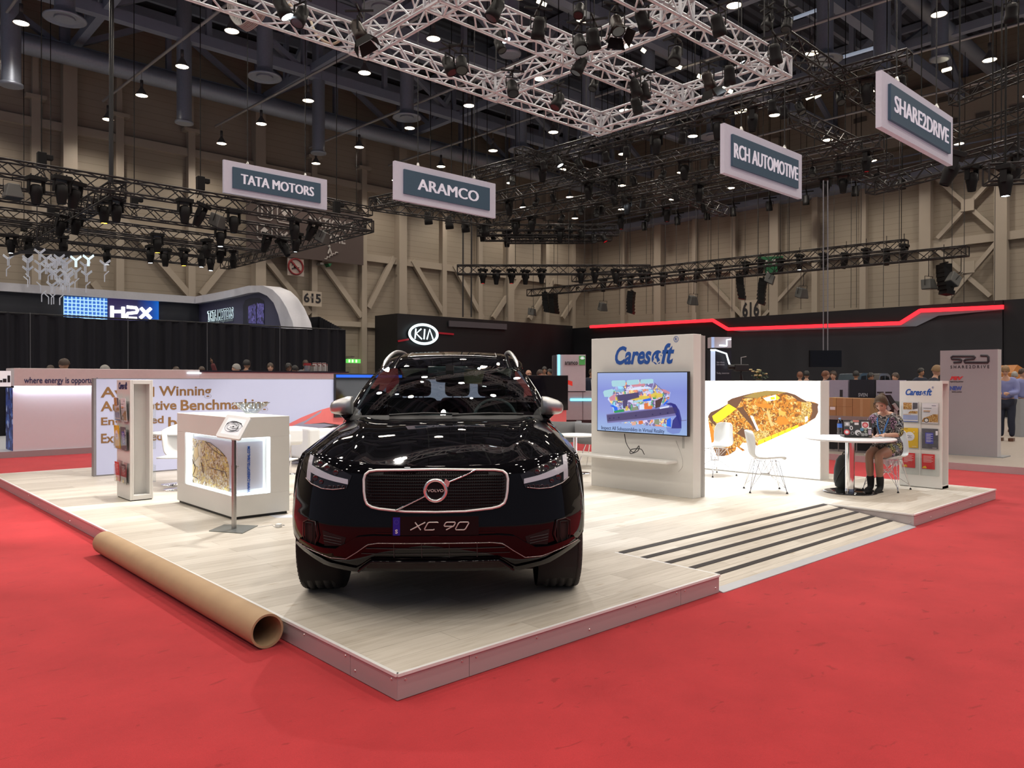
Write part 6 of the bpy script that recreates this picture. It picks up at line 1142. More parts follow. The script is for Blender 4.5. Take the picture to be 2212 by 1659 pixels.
for i, (x0, y0, x1, y1, lab) in enumerate(((1786, 859, 1806, 877.2, 'small light brown cardboard box, topmost at the left of the pile'), (1806.5, 860, 1841, 878, 'brown cardboard box in the middle of the top of the pile'), (1841.5, 861, 1880, 902.6, 'tall brown cardboard box right behind the woman'), (1786, 877.7, 1806, 902.6, 'brown cardboard box with a white sticker at the lower left of the pile'), (1806.5, 879, 1841, 902.6, 'brown cardboard box at the bottom middle of the pile'))):
    o = xbox('cardboard_box', lab, 'box', x0, y0, x1, y1, LX-.0, .4, mat('box_pale', (.44, .27, .11), .75) if i == 0 else KR, 'cardboard boxes on the dark shelf'); LOC[o.name] = tuple(o.location)
    if i == 3: a, c = onx(1793, 885, LX-.004), onx(1804, 879, LX-.004); MB().boxb(LX-.003, LX, min(a[1], c[1]), max(a[1], c[1]), a[2], c[2]).build('box_label', PW, o)
    else: m_ = (x0+x1)/2; a, c = onx(m_-3, y1, LX-.004), onx(m_+3, y0, LX-.004); MB().boxb(LX-.002, LX, min(a[1], c[1]), max(a[1], c[1]), a[2], c[2]).build('tape', mat('packing_tape', (.42, .26, .13), .4), o)
sf = thing('storage_shelf', 'dark storage shelf with thin white posts under the cardboard boxes', 'shelf', (LX+.3, 3.3, .12))
xbox('shelf_back', 0, 0, 1784, 905, 1945, 985, LX+.45, .04, mat('shelf_black', (.010, .009, .012), .6), None, sf); xbox('shelf_top', 0, 0, 1784, 903, 1945, 905.5, LX-.02, .5, mat('shelf_edge', (.26, .22, .22), .5), None, sf); xbox('shelf_bottom', 0, 0, 1784, 984, 1945, 990, LX-.02, .5, mat('shelf_edge', (0, 0, 0)), None, sf)
for x in (1786, 1810.5, 1850, 1885): xbox('shelf_post', 0, 0, x-.8, 904, x+.8, 988, LX-.02, .03, mat('shelf_edge', (0, 0, 0)), None, sf)
for k in range(2):
    d_ = 13.5; x0 = 1897+18*k; o = thing('slanted_display', 'dark slanted display panel on the lilac partition, %s' % ('nearest the woman', 'nearest the leaflet stand')[k], 'display', atd(x0+10, 900, d_), 0, 'slanted displays behind the woman')
    MB().poly([atd(x, y, d_) for x, y in ((x0, 853), (x0+9, 853), (x0+28, 882), (x0+17, 884))], tuple(FWD*.05)).build('panel', MATTE, o); MB().bar(atd(x0-2, 848, d_), atd(x0+11, 848, d_), .03).build('top_bar', DARKI, o); MB().bar(atd(x0+15, 872, d_-.02), atd(x0+24, 886, d_-.02), .05).build('bracket', GREYP, o); q_ = atd(x0+20, 884, d_); MB().cyl((q_[0], q_[1], .12), q_, .03, n=8).build('stand_post', GREYP, o)
cr = tag(MB().boxb(LX-.55, LX-.1, onx(1948, 925, LX)[1], onx(1932, 925, LX)[1], .125, .98).build('crate', stripes('slatted_wood', (.16, .11, .08), (.02, .015, .01), .055, .35, 2)), 'brown slatted crate between the woman and the leaflet stand', 'crate')
random.seed(4); b = MB(); p0 = Vector((LX-.32, (onx(1948, 925, LX)[1]+onx(1932, 925, LX)[1])/2, 1.10)); b.lathe([(.0, -.12), (.22, -.1), (.3, 0), (.2, .1), (0, .13)], p0, 16); tag(b.build('bag', mat('bag_fabric', (0, 0, 0))), 'black bag heaped behind the woman shoulder', 'bag')
# ---- orange roofed model house and a high table at the right edge
tag(fbox(MB(), 2204, 862, 2216, 946, 20.5, .4).build('high_table', mat('table_grey', (.30, .31, .33), .4)), 'grey high table leg at the right edge of the picture', 'table')
og = MB().poly([atd(x, y, 23) for x, y in ((2186, 806), (2198, 788), (2214, 798), (2214, 830), (2190, 830))], tuple(FWD*.8)).build('display_tent', mat('orange_panel', (.45, .17, .04), .5, emit=.1)); tag(og, 'orange peaked display behind the man in the blue shirt', 'display')
tag(fbox(MB(), 2188, 868, 2216, 905, 24, .1).build('blue_floor_glow', mat('floor_blue_light', (.05, .15, .5), .4, emit=.45, ecol=(.12, .35, .9))), 'blue light on the floor behind the man at the right edge, as a glowing slab', 'display')  # upright glowing slab standing in for blue light falling on the floor
# ---- far parked cars: only their roofs show over the partition
def far_car(label, x0, x1, yt, d, m):
    A = Vector(atd(x0, 812, d)); B = Vector(atd(x1, 812, d)); W = (B-A).length; zt = atd(x0, yt, d)[2]; o = thing('parked_car', label, 'car', ((A+B)/2).to_tuple()[:2]+(0.12,)); e1 = (B-A).normalized(); e2 = Vector((FWD[0], FWD[1], 0)).normalized(); c = (A+B)/2; P = lambda u, v, z: (c.x+e1.x*u+e2.x*v, c.y+e1.y*u+e2.y*v, z)
    b = MB(); b.poly([P(-W/2, 0, zt-.55), P(-W*.30, 0, zt-.03), P(-W*.18, 0, zt), P(W*.2, 0, zt), P(W*.34, 0, zt-.06), P(W*.52, 0, zt-.55), P(W*.85, 0, zt-.66), P(W*.9, 0, zt-1.2), P(-W*.85, 0, zt-1.2), P(-W*.85, 0, zt-.62)], e2*1.6); b.build('body', m, o)
    b = MB()
    b.poly([P(-W*.40, -.01, zt-.5), P(-W*.26, -.01, zt-.09), P(0, -.01, zt-.07), P(0, -.01, zt-.5)]); b.poly([P(.03, -.01, zt-.5), P(.03, -.01, zt-.07), P(W*.26, -.01, zt-.11), P(W*.40, -.01, zt-.5)]); b.build('side_glass', mat('far_glass', (.01, .012, .015), .05), o)
    for u in (-W*.5, W*.5): MB().cyl(P(u, -.02, .47), P(u, .2, .47), .34, n=18).build('wheel', MATTE, o)
far_car('blue grey car whose roof shows over the partition, left of the two', 1852, 1890, 806, 24, mat('car_bluegrey', (.10, .16, .22), .2, .6)); far_car('silver car whose roof shows over the partition, right of the two', 1894, 1928, 806.5, 25, mat('car_silver', (.35, .38, .42), .2, .8))
# ================================================================ everything hung from the roof
def in_view(p, m=60):
    d = Vector(tuple(map(float, p)))-Vector(tuple(CAM)); z = d.dot(Vector(tuple(FWD)))
    if z < 1: return None
    x, y = 1106+F_PX*d.dot(Vector(tuple(RGT)))/z, 829.5-F_PX*d.dot(Vector(tuple(UPV)))/z
    return (x, y, z) if -m < x < 2212+m and -m < y < 1659+m else None
# ---- hall lamps
GL = mat('lamp_glow', (.9, .8, .7), .5, emit=14, ecol=(1, .80, .56)); LC = mat('lamp_shade', (.16, .155, .15), .4, .5)
lp0 = thing('hall_lamp', 'x', 'lamp', (0, 0, 0), 0, 'warm pendant lamps of the hall', local=True)
MB().lathe([(.05, .36), (.07, .30), (.16, .14), (.235, .03), (.24, 0), (.232, 0), (.225, .03), (.15, .13), (.0, .16)], n=18).build('lamp_shade', LC, lp0)
MB().lathe([(0, .012), (.215, .012), (.215, .03), (0, .05)], n=18).build('lamp_lens', GL, lp0)
MB().lathe([(0, .62), (.06, .62), (.06, .36), (0, .36)], n=10).build('ballast', mat('lamp_ballast', (.06, .06, .06), .5), lp0); MB().cyl((0, 0, .62), (0, 0, 1.0), .012, n=5).build('hanger', mat('rail_metal', (0, 0, 0)), lp0)
freeze(lp0); first = True
RAILS = {}
for i in range(-2, 9):
    for j in range(0, 13):
        x, y = lamp_xy(i, j); v = in_view((x, y, LAMP_Z), 20)
        if v: RAILS.setdefault(i, []).append((j, x, y))
for n_, i in enumerate(sorted(RAILS)):
    for k, (j, x, y) in enumerate(RAILS[i]):
        lab = 'glowing hall lamp, %s from the far end of the %s lamp rail from the left' % (ordn(k), ordn(n_))
        if first: lp0.location = (x, y, LAMP_Z); lp0['label'] = lab; first = False
        else: dup(lp0, (x, y, LAMP_Z), 0, lab)
# ---- name boards
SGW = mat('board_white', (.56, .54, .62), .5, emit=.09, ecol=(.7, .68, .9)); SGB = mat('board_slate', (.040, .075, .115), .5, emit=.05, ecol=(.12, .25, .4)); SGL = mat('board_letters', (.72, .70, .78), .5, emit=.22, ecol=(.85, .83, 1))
def board(word, px, k, W_, which):
    """px: the four outer corners TL TR BR BL; hung in the plane y = k"""
    A, B = ony(*px[0], k), ony(*px[1], k); D, E2 = ony(*px[3], k), ony(*px[2], k)
    zt, zb = (A[2]+B[2])/2, (D[2]+E2[2])/2; x0, x1 = (A[0]+D[0])/2, (B[0]+E2[0])/2; h, w_ = zt-zb, x1-x0
    al = math.atan2(0, 1); o = thing('name_board', '%s of the four hanging white and slate name boards' % which, 'sign', ((x0+x1)/2, k, zb), 0, 'hanging name boards')
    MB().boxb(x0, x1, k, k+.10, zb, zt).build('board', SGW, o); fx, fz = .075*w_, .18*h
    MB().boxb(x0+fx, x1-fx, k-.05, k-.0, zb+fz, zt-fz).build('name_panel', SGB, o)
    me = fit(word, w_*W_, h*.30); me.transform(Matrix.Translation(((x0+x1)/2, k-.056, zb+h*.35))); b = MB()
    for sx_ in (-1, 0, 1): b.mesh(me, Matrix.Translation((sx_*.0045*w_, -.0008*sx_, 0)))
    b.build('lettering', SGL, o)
    for t in (.22, .78): MB().cyl((x0+w_*t, k+.05, zt), (x0+w_*t, k+.05, 16.1), .012, n=5).build('hanging_cable', BLACK, o); MB().lathe([(.05, 0), (.05, .02), (.02, .1), (0, .1)], (x0+w_*t, k+.05, zt), 8).build('shackle', STEEL, o)
board('TATA MOTORS', ((484, 346), (707, 387), (706, 453), (483, 416)), 19.8, .70, 'leftmost'); board('ARAMCO', ((853, 349), (1071, 395), (1070, 472), (853, 429)), 13.5, .60, 'second from the left')
board('RCH AUTOMOTIVE', ((1565, 270), (1733, 331), (1731, 428), (1564, 374)), 5.8, .82, 'third from the left'); board('SHARE2DRIVE', ((1905, 160), (2059, 247), (2057, 353), (1904, 278)), 2.1, .76, 'rightmost')
# ---- lattice trusses
def truss(b, p, q, w_, r, bay, flat=False):
    """box lattice between two points: four chords and zigzag webs on all sides"""
    p, q = Vector(tuple(map(float, p))), Vector(tuple(map(float, q))); d = (q-p).normalized(); s = d.cross(Vector((0, 0, 1))).normalized()*w_/2; u = Vector((0, 0, w_/2)); n = max(1, round((q-p).length/bay))
    K = [s+u, s-u, -s-u, -s+u]
    for k in K: b.cyl(p+k, q+k, r, n=6)
    for f in range(4):
        a, c = K[f], K[(f+1) % 4]
        for i in range(n):
            t0, t1 = p+(q-p)*(i/n), p+(q-p)*((i+1)/n)
            if i % 2: b.bar(t0+a, t1+c, r*.95)
            else: b.bar(t0+c, t1+a, r*.95)
        b.bar(p+a, p+c, r*1.2); b.bar(q+a, q+c, r*1.2)
    return b
TRM = mat('truss_aluminium', (.60, .62, .66), .42, .55, var=.08, scale=20); TRB = mat('truss_black', (.020, .017, .018), .45, .2, spec=.35)
TZ_ = 6.5; XA, XB, XC_, XD = 9.0, 6.35, 3.8, 1.1; YA_, YB_, YC_ = 6.42, 4.6, 2.8; h_ = .15
gt = thing('aluminium_truss_grid', 'silver aluminium truss grid hanging over the stand', 'truss', (6, 4.6, TZ_-h_))
for x0, x1, y in ((XB, XA, YA_), (XC_, XB, YA_), (XD, XC_, YA_), (XB, XA, YB_), (XC_, XB, YB_), (XB, XA, YC_), (XC_, XB, YC_)): truss(MB(), (x0+h_, y, TZ_), (x1-h_, y, TZ_), .29, .021, .28).build('truss_span', TRM, gt)
for y0, y1, x in ((YB_, YA_, XA), (YC_, YB_, XA), (YB_, YA_, XB), (YC_, YB_, XB), (YB_, YA_, XC_), (YC_, YB_, XC_)): truss(MB(), (x, y0+h_, TZ_), (x, y1-h_, TZ_), .29, .021, .28).build('truss_span', TRM, gt)
for x in (XA, XB, XC_):
    for y in (YA_, YB_, YC_): truss(MB(), (x-h_, y, TZ_), (x+h_, y, TZ_), .30, .026, .15).build('corner_block', TRM, gt)
for x in (XA-.4, XB, XC_, XD+.5):
    for y in (YA_, YC_): MB().cyl((x, y, TZ_+h_), (x, y, 16), .010, n=5).build('hoist_chain', BLACK, gt)
tag(MB().tube(curve([atd(600, -10, 12), atd(640, 20, 11.6), atd(668, 40, 11.3), (atd(684, 75, 11.1)), atd(715, 95, 11.0), atd(738, 85, 11.0)], 30), .02, 6).build('cable_loop', mat('cable_cream', (.5, .42, .30), .5)), 'cream cable drooping from the silver truss at top left', 'cable')
cb = thing('cable_bundle', 'bundle of thin grey cables looping beside the left end of the silver truss', 'cable', atd(525, 60, 14)); 
for k in range(7): MB().tube(curve([atd(490+3*k, -8, 14), atd(495+4*k, 30+2*k, 14), atd(515+3*k, 55+2*k, 13.8), atd(540+4*k, 40+k, 13.4), atd(566+2*k, 22, 13)], 20), .012, 5).build('cable_strand', mat('cable_grey', (0, 0, 0)), cb)
# ---- stage lamps: a barn-door lantern and a moving head, dark or lit
LITW = mat('lens_white', (.9, .95, 1), .3, emit=30, ecol=(.80, .92, 1)); LITY = mat('lens_yellow', (.9, .6, .1), .3, emit=12, ecol=(1, .50, .04)); LITR = mat('lens_red', (.5, .02, .02), .2, emit=1.2, ecol=(1, .03, .03)); LDK = mat('lens_dark', (.03, .035, .04), .08, .3)
DKP = mat('fixture_black', (.008, .0075, .008), .55, spec=.2); COP = mat('fixture_bronze', (.022, .014, .011), .4, .5)
def lantern(lens, doors):
    t = thing('stage_lantern', 'x', 'stage light', (0, 0, 0), local=True)      # hangs from z=0, beam towards -z tilted to -y
    MB().cyl((0, 0, .02), (0, 0, -.14), .018, n=6).bar((-.24, 0, 0), (.24, 0, 0), .03).bar((0, -.24, 0), (0, .24, 0), .03).bar((-.13, 0, -.14), (.13, 0, -.14), .03, .012).bar((-.13, 0, -.14), (-.13, 0, -.36), .03, .012).bar((.13, 0, -.14), (.13, 0, -.36), .03, .012).build('yoke', DKP, t)
    R = Matrix.Translation((0, 0, -.36)) @ Matrix.Rotation(math.radians(-28), 4, 'X'); b = MB().lathe([(0, .20), (.07, .20), (.10, .14), (.105, -.02), (.115, -.03), (.115, -.14), (.10, -.15)], n=16); b.v = [tuple(R @ Vector(v)) for v in b.v]; b.build('barrel', DKP if not doors else COP, t)
    b = MB().cyl((0, 0, -.135), (0, 0, -.14), .10, n=16); b.v = [tuple(R @ Vector(v)) for v in b.v]; b.build('lens', lens, t)
    if doors:
        for k in range(4):
            b = MB().poly([(-.11, .115, -.145), (.11, .115, -.145), (.16, .21, -.30), (-.16, .21, -.30)], (0, .006, 0)); Q = R @ Matrix.Rotation(k*PI/2, 4, 'Z'); b.v = [tuple(Q @ Vector(v)) for v in b.v]; b.build('barn_door', DKP, t)
    return freeze(t)
def mover(lens):
    t = thing('moving_head', 'x', 'stage light', (0, 0, 0), local=True)
    MB().boxb(-.21, .21, -.15, .15, -.13, -.02).cyl((-.12, 0, -.02), (-.12, 0, .04), .02, n=6).cyl((.12, 0, -.02), (.12, 0, .04), .02, n=6).build('base', DKP, t, bevel=.02)
    for s in (-1, 1): MB().poly([(s*.185, -.07, -.13), (s*.185, .07, -.13), (s*.20, .06, -.42), (s*.20, -.06, -.42)], (-s*.035, 0, 0)).build('yoke_arm', DKP, t)
    MB().lathe([(0, -.22), (.09, -.22), (.145, -.27), (.15, -.45), (.13, -.52), (.105, -.70), (.10, -.72), (.085, -.72)], n=16).build('head', DKP, t); MB().cyl((0, 0, -.70), (0, 0, -.71), .088, n=14).build('lens', lens, t)
    return freeze(t)
L_D, L_W, B_D = lantern(LDK, False), lantern(LITW, False), lantern(LDK, True); M_D, M_W, M_Y, M_R = mover(LDK), mover(LITW), mover(LITY), mover(LITR)
def floodbox():
    t = thing('flood_light', 'x', 'stage light', (0, 0, 0), local=True); b = MB()
    b.tube([(-.20, 0, -.42), (-.20, 0, -.10), (.20, 0, -.10), (.20, 0, -.42)], .012, 5); b.cyl((0, 0, 0), (0, 0, -.10), .015, n=6); b.build('bracket', DKP, t)
    MB().poly([(-.13, -.14, -.20), (.13, -.14, -.20), (.21, -.22, -.55), (-.21, -.22, -.55)], (0, .36, 0)).build('housing', mat('flood_grey', (.075, .075, .072), .5), t, bevel=.02); MB().boxb(-.19, .19, -.20, .12, -.565, -.55).build('glass', LDK, t); return freeze(t)
def linearray():
    t = thing('line_array', 'x', 'loudspeaker', (0, 0, 0), local=True); MB().cyl((0, 0, .9), (0, 0, 0), .02, n=5).bar((-.3, 0, 0), (.3, 0, 0), .06).build('fly_bar', DKP, t)
    for k in range(7): MB().box((0, -.004*k*k, -.16-.21*k), (.62, .42, .20), (.03*k, 0, 0)).build('speaker_box', DKP, t)
    return freeze(t)
def hoist():
    t = thing('chain_hoist', 'x', 'hoist', (0, 0, 0), local=True); MB().box((0, 0, .45), (.22, .20, .42)).box((.16, 0, .55), (.22, .16, .14)).build('motor', DKP, t, bevel=.02); MB().cyl((0, 0, .66), (0, 0, 8.6), .014, n=5).build('chain', DKP, t); MB().bar((-.1, 0, 0), (0, 0, .26), .02).bar((.1, 0, 0), (0, 0, .26), .02).build('sling', DKP, t); return freeze(t)
FB, LA, HO = floodbox(), linearray(), hoist()
PROTO = {'D': L_D, 'W': L_W, 'B': B_D, 'm': M_D, 'w': M_W, 'y': M_Y, 'r': M_R, 'f': FB, 'L': LA, 'h': HO}; WORD = {'D': 'black stage lantern', 'W': 'lit white stage lantern', 'B': 'bronze stage lantern with barn doors', 'm': 'unlit moving head', 'w': 'white lit moving head', 'y': 'yellow lit moving head', 'r': 'red lensed moving head', 'f': 'grey flood light', 'L': 'black line of loudspeakers', 'h': 'black chain hoist'}
ALLFIX = []; ROD = MB().cyl((0, 0, 0), (0, 0, 1), .016, n=5).build('drop_rod', DKP).data; bpy.data.objects.remove(C.objects['drop_rod'])
def hang(items, place, group, where, rod=0, scale=1.0):
    """items: (kind, px, py, turn, tilt); place(px, py) gives the spot of the fixture's middle"""
    cnt = {}
    tot = {}
    for it in items: tot[it[0]] = tot.get(it[0], 0)+1
    for it in sorted(items, key=lambda q: q[1]):
        k, x, y = it[:3]; az = it[3] if len(it) > 3 else random.uniform(-2.5, 2.5); tl = it[4] if len(it) > 4 else 0; p = np.array(place(x, y)); off = {'D': .36, 'W': .40, 'B': .40, 'm': .42, 'w': .55, 'y': .55, 'r': .42, 'f': .36, 'L': .75, 'h': -.4}[k]*scale; p = p+np.array([0, 0, off])
        i = cnt.get(k, 0); cnt[k] = i+1; lab = '%s %s' % (WORD[k], where) if tot[k] == 1 else '%s, %s from the left %s' % (WORD[k], ordn(i), where)
        o = dup(PROTO[k], p, (tl, 0, az), lab, group, scale if scale != 1 else None); ALLFIX.append(o)
        if rod:
            r_ = bpy.data.objects.new('drop_rod', ROD); C.objects.link(r_); r_.parent = o; r_.scale = (1/scale, 1/scale, max(.2, ((19.2 if rod == 1 else rod)-p[2])/scale)); r_.matrix_parent_inverse = Euler((tl, 0, az)).to_matrix().to_4x4().inverted()
Z64 = lambda x, y: onz(x, y, 6.25)
hang([('W', 611, 24, 1.0), ('D', 648, 37), ('B', 776, 75, .8), ('D', 971, 144, .3), ('D', 997, 141, -.6), ('D', 1107, 192), ('D', 1204, 221), ('D', 1069, 24), ('W', 1163, 70, 2.6), ('D', 1253, 96), ('D', 1283, 88), ('D', 1251, 144), ('B', 1333, 61, -.5), ('D', 1390, 48), ('W', 1552, 64, 1.6), ('W', 1675, 125, 1.8), ('B', 1531, 181, 1.4), ('W', 1576, 170, 2.0), ('D', 1373, 192), ('W', 1392, 203, 1.8), ('W', 1376, 235, 1.5), ('D', 1459, 123)], Z64, 'stage lanterns on the silver truss', 'on the silver truss', 0, .8)
hang([('W', 1088, 80, .5), ('D', 1080, 100), ('D', 1283, 184), ('D', 1251, 24), ('W', 1595, 128, .9), ('D', 1658, 50), ('D', 1700, 55)], lambda x, y: onz(x, y, 9.5), 'stage lanterns above the silver truss', 'high above the silver truss', 1)
# ---- left rig of black trusses
ZL = 7.0
lr = thing('black_truss_rig', 'black lattice truss rig over the blue-lit stand at left', 'truss', (5, 26, ZL-.2))
ends = []
for (y0, xr) in ((361, 797), (417, 640), (462, 575), (495, 510), (519, 440)):
    p = onz(0, y0, ZL); ends.append(p[1]); q = ony(xr, 500, p[1]); truss(MB(), (p[0]-1.5, p[1], ZL), (q[0], p[1], ZL), .38, .028, .42).build('truss_span', TRB, lr)
qe = ony(797, 470, ends[0]); truss(MB(), (qe[0], ends[0], ZL), (qe[0], ends[-1]+.3, ZL), .38, .028, .42).build('truss_span', TRB, lr)
qm = ony(255, 400, ends[0]); truss(MB(), (qm[0], ends[0], ZL-.1), (qm[0], ends[-1]+.3, ZL-.1), .40, .03, .36).build('truss_span', TRB, lr)
MB().tube([(ony(243, 200, ends[0])[0], ends[0], 16.1), ony(240, 300, ends[0]), ony(240, 395, ends[0])], .06, 6).build('cable_bundle', BLACK, lr)
ZP = lambda x, y: onz(x, y, ZL-.62)
hang([('m', 78, 416, .2), ('m', 133, 415, .1), ('m', 165, 425, .5, .2), ('y', 225, 470, 0), ('m', 251, 458, .3), ('m', 399, 460, 0), ('m', 443, 470, .8, .4), ('m', 505, 482, 0), ('m', 636, 499), ('y', 682, 512, .4, .5), ('w', 581, 536, .5, .35), ('m', 606, 541, .4, -.5), ('w', 641, 534, .2, .1), ('w', 476, 522, 0), ('y', 340, 536, 0), ('w', 325, 559), ('m', 357, 559), ('y', 397, 565), ('w', 435, 568), ('w', 455, 576), ('w', 479, 559, 0, .3), ('m', 504, 563), ('m', 447, 540), ('w', 137, 499, .4, .3), ('w', 168, 496, .3, .25), ('w', 24, 537), ('m', 62, 540), ('m', 137, 534), ('w', 231, 563), ('f', 27, 412, .1), ('f', 479, 477, .6, .4), ('f', 708, 513, .5, .5)], ZP, 'lights of the left black rig', 'on the left black rig')
hang([('h', 90, 350, 0), ('h', 433, 400, 0), ('h', 727, 451, 0), ('h', 110, 461, 0), ('h', 52, 491, 0), ('h', 290, 440, 0)], lambda x, y: onz(x, y, ZL+.55), 'chain hoists of the left black rig', 'on the left black rig')
s2_ = thing('black_truss', 'short black truss seen behind the right end of the leftmost name board', 'truss', (19, 30, 9)); truss(MB(), ony(640, 425, 30), ony(800, 458, 30), .4, .03, .45).build('truss_span', TRB, s2_)
for x in (660, 770): q_ = ony(x, 440, 30); MB().cyl(q_, (q_[0], q_[1], 16), .014, n=4).build('hoist_chain', DKP if 'DKP' in globals() else BLACK, s2_)
# ---- rigs over the black stand, in front of the right hall wall
ZK = 8.0
def black_truss(label, p, q, w_=.42, r=.032, bay=.5): o = thing('black_truss', label, 'truss', (np.array(p)+np.array(q))/2, 0, 'black trusses'); truss(MB(), p, q, w_, r, bay).build('truss_span', TRB, o); return o
def hangers(o, p, q, n):
    for i in range(n): t = (i+.5)/n; s = np.array(p)+(np.array(q)-np.array(p))*t; MB().cyl(s+[0, 0, .2], (s[0], s[1], 16), .016, n=4).build('hoist_chain', DKP, o)
t1 = (onx(1240, 602, 35), onx(1958, 528, 35)); t2 = (onx(1143, 633, 34), onx(2090, 542, 34)); t3 = (atd(988, 583, 37), atd(1402, 583, 37.5))
for (p, q), lab in ((t1, 'upper of the two long black trusses before the right wall'), (t2, 'lower of the two long black trusses before the right wall'), (t3, 'level black truss left of the long ones, carrying red-lensed lights')): hangers(black_truss(lab, p, q), p, q, 5)
hang([('r', 1043, 599, 0), ('m', 1072, 601, 0), ('r', 1105, 599, 0), ('m', 1135, 601, 0), ('m', 1170, 599, 0), ('m', 1255, 599, 0), ('m', 1285, 597, 0), ('m', 1330, 599, 0)], lambda x, y: atd(x, y, 37.2), 'lights of the level truss before the right wall', 'on the level black truss', scale=1.0)
hang([('m', 1303, 619, 0), ('m', 1338, 608, 0), ('m', 1361, 611, 0), ('m', 1387, 599, 0), ('m', 1399, 603, 0), ('m', 1433, 606, 0, .1), ('m', 1473, 598, 0), ('m', 1509, 598, 0, .3), ('m', 1552, 589, 0), ('m', 1611, 583, 0), ('w', 1643, 585, 0), ('m', 1686, 577, 0), ('w', 1727, 575, 0), ('m', 1779, 566, 0), ('m', 1828, 566, 0, .2), ('m', 1871, 557, 0), ('m', 1915, 558, 0), ('m', 1953, 549, 0)], lambda x, y: onx(x, y, 35), 'lights of the long trusses before the right wall', 'on the long right wall trusses', t1[0][2]+.1, 1.1)
hang([('f', 1152, 673, .4, .2), ('f', 1304, 662, -.4, .3), ('f', 1499, 648, -.5, .3), ('f', 1736, 632, -.4, .3), ('f', 2006, 613, -.3), ('f', 1673, 603, .4, .5), ('f', 2076, 608, .8, .7)], lambda x, y: onx(x, y, t2[0][0]), 'flood lights under the long trusses', 'hung below the long trusses', 7.1, 1.25)
hang([('L', 1178, 652, .6), ('L', 1195, 655, .2), ('L', 1365, 652, .4, .15), ('L', 1598, 618, .5), ('L', 1650, 628, .4, .2), ('L', 2039, 602, .9)], lambda x, y: onx(x, y, t2[0][0]+.3), 'loudspeakers under the long trusses', 'below the long trusses', scale=.9)
# ---- dense black rigs in the middle and right, nearer the roof
RIG = [((1014, 384), (1965, 128), 9.6, 'black truss running up to the top right corner above the name boards'), ((1073, 428), (1560, 316), 9.4, 'black truss below the topmost long one, left of the third name board'), ((1073, 474), (1905, 306), 9.0, 'black truss passing behind the third name board'), ((1300, 462), (1925, 346), 9.2, 'lowest long black truss before the top of the right wall'), ((1880, 405), (2212, 315), 7.6, 'black truss right of the rightmost name board'), ((2130, 378), (2240, 372), 6.4, 'short black truss end at the right edge of the picture')]
RL = []
for a, c, z, lab in RIG: p, q = onz(*a, z), onz(*c, z); RL.append((p, q)); hangers(black_truss(lab, p, q, .40, .03, .42), p, q, 4)
for a, c, z, lab in (((1715, 255), (1850, 318), 9.4, 'cross truss above the right end of the third name board'), ((1430, 405), (1565, 458), 9.1, 'cross truss left of the third name board'), ((1120, 330), (1330, 402), 9.5, 'cross truss under the silver truss corner'), ((1850, 370), (1930, 402), 9.0, 'cross truss left of the rightmost board bottom'), ((1690, 90), (1905, 232), 9.6, 'cross truss running down behind the rightmost name board'), ((2060, 215), (2240, 140), 10.5, 'high black truss at the right edge above the rightmost name board'), ((2040, 300), (2240, 235), 9.5, 'black truss at the right edge, level with the rightmost board lettering'), ((805, 440), (880, 425), 8.6, 'black truss stub left of the second name board'), ((805, 442), (1060, 480), 8.6, 'black truss under the second name board')): black_truss(lab, onz(*a, z), onz(*c, z), .38, .028, .42)
for k, (x0, x1, y) in enumerate(((1045, 1330, 492), (1031, 1335, 503), (1048, 1320, 514), (1095, 1280, 519))): black_truss('thin level black truss in the far middle rig, %s from the top' % ordn(k), atd(x0, y, 40), atd(x1, y, 41), .30, .03, .4)
random.seed(21); it = []
for (a, c, z, lab), n in zip(RIG[:5], (15, 9, 14, 10, 5)):
    for i in range(n):
        t = (i+.5+random.uniform(-.25, .25))/n; x, y = a[0]+(c[0]-a[0])*t, a[1]+(c[1]-a[1])*t
        if 1555 < x < 1735 and y > 262 or 1900 < x < 2062 and y > 160: continue
        it.append((z, (random.choice('mmmmDDDDDw' if i % 4 == 1 else 'mmDDDD'), x, y)))
for z, where, gr in ((9.6, 'on the topmost long truss', 'a'), (9.4, 'on the second long truss down', 'b'), (9.0, 'on the truss behind the third board', 'c'), (9.2, 'on the lowest long truss', 'd'), (7.6, 'right of the rightmost name board', 'e')):
    hang([q for zz, q in it if zz == z], lambda x, y: onz(x, y, z)+np.array([0, 0, -.55]), 'stage lights %s' % where, where)
hang([(random.choice('mDDm'), 1045+24*k+random.uniform(-6, 6), 500+random.uniform(-8, 20)) for k in range(12)], lambda x, y: atd(x, y, 40.5), 'lights of the far middle rig', 'on the far middle rig', scale=1.2)
hang([('W', 1206, 352, .5), ('W', 1327, 438, 1.4), ('W', 1349, 434, 1.2), ('W', 1512, 410, 1.2), ('W', 1668, 236, 2), ('W', 2184, 36, 2), ('D', 1175, 360), ('D', 1300, 455), ('D', 1256, 455)], lambda x, y: onz(x, y, 8.6), 'stage lanterns of the middle rigs', 'among the middle black rigs', 1)
hang([('m', 2072, 372, .4, .4), ('w', 2172, 408, 0)], lambda x, y: onz(x, y, 6.0), 'big moving heads near the right edge', 'near the right edge, beside the wall', 1)
hang([('D', x, y+6, 1.9, .3) for x, y in ((1394, 486), (1465, 474), (1529, 463), (1585, 455), (1663, 443), (1742, 430), (1848, 411), (1949, 396), (930, 470), (975, 480), (1010, 487), (1052, 495))], lambda x, y: onx(x, y, 40.0) if x > 1300 else atd(x, y, 34), 'small lanterns under the catwalk', 'hung low along the top of the walls', 1, 1.6)
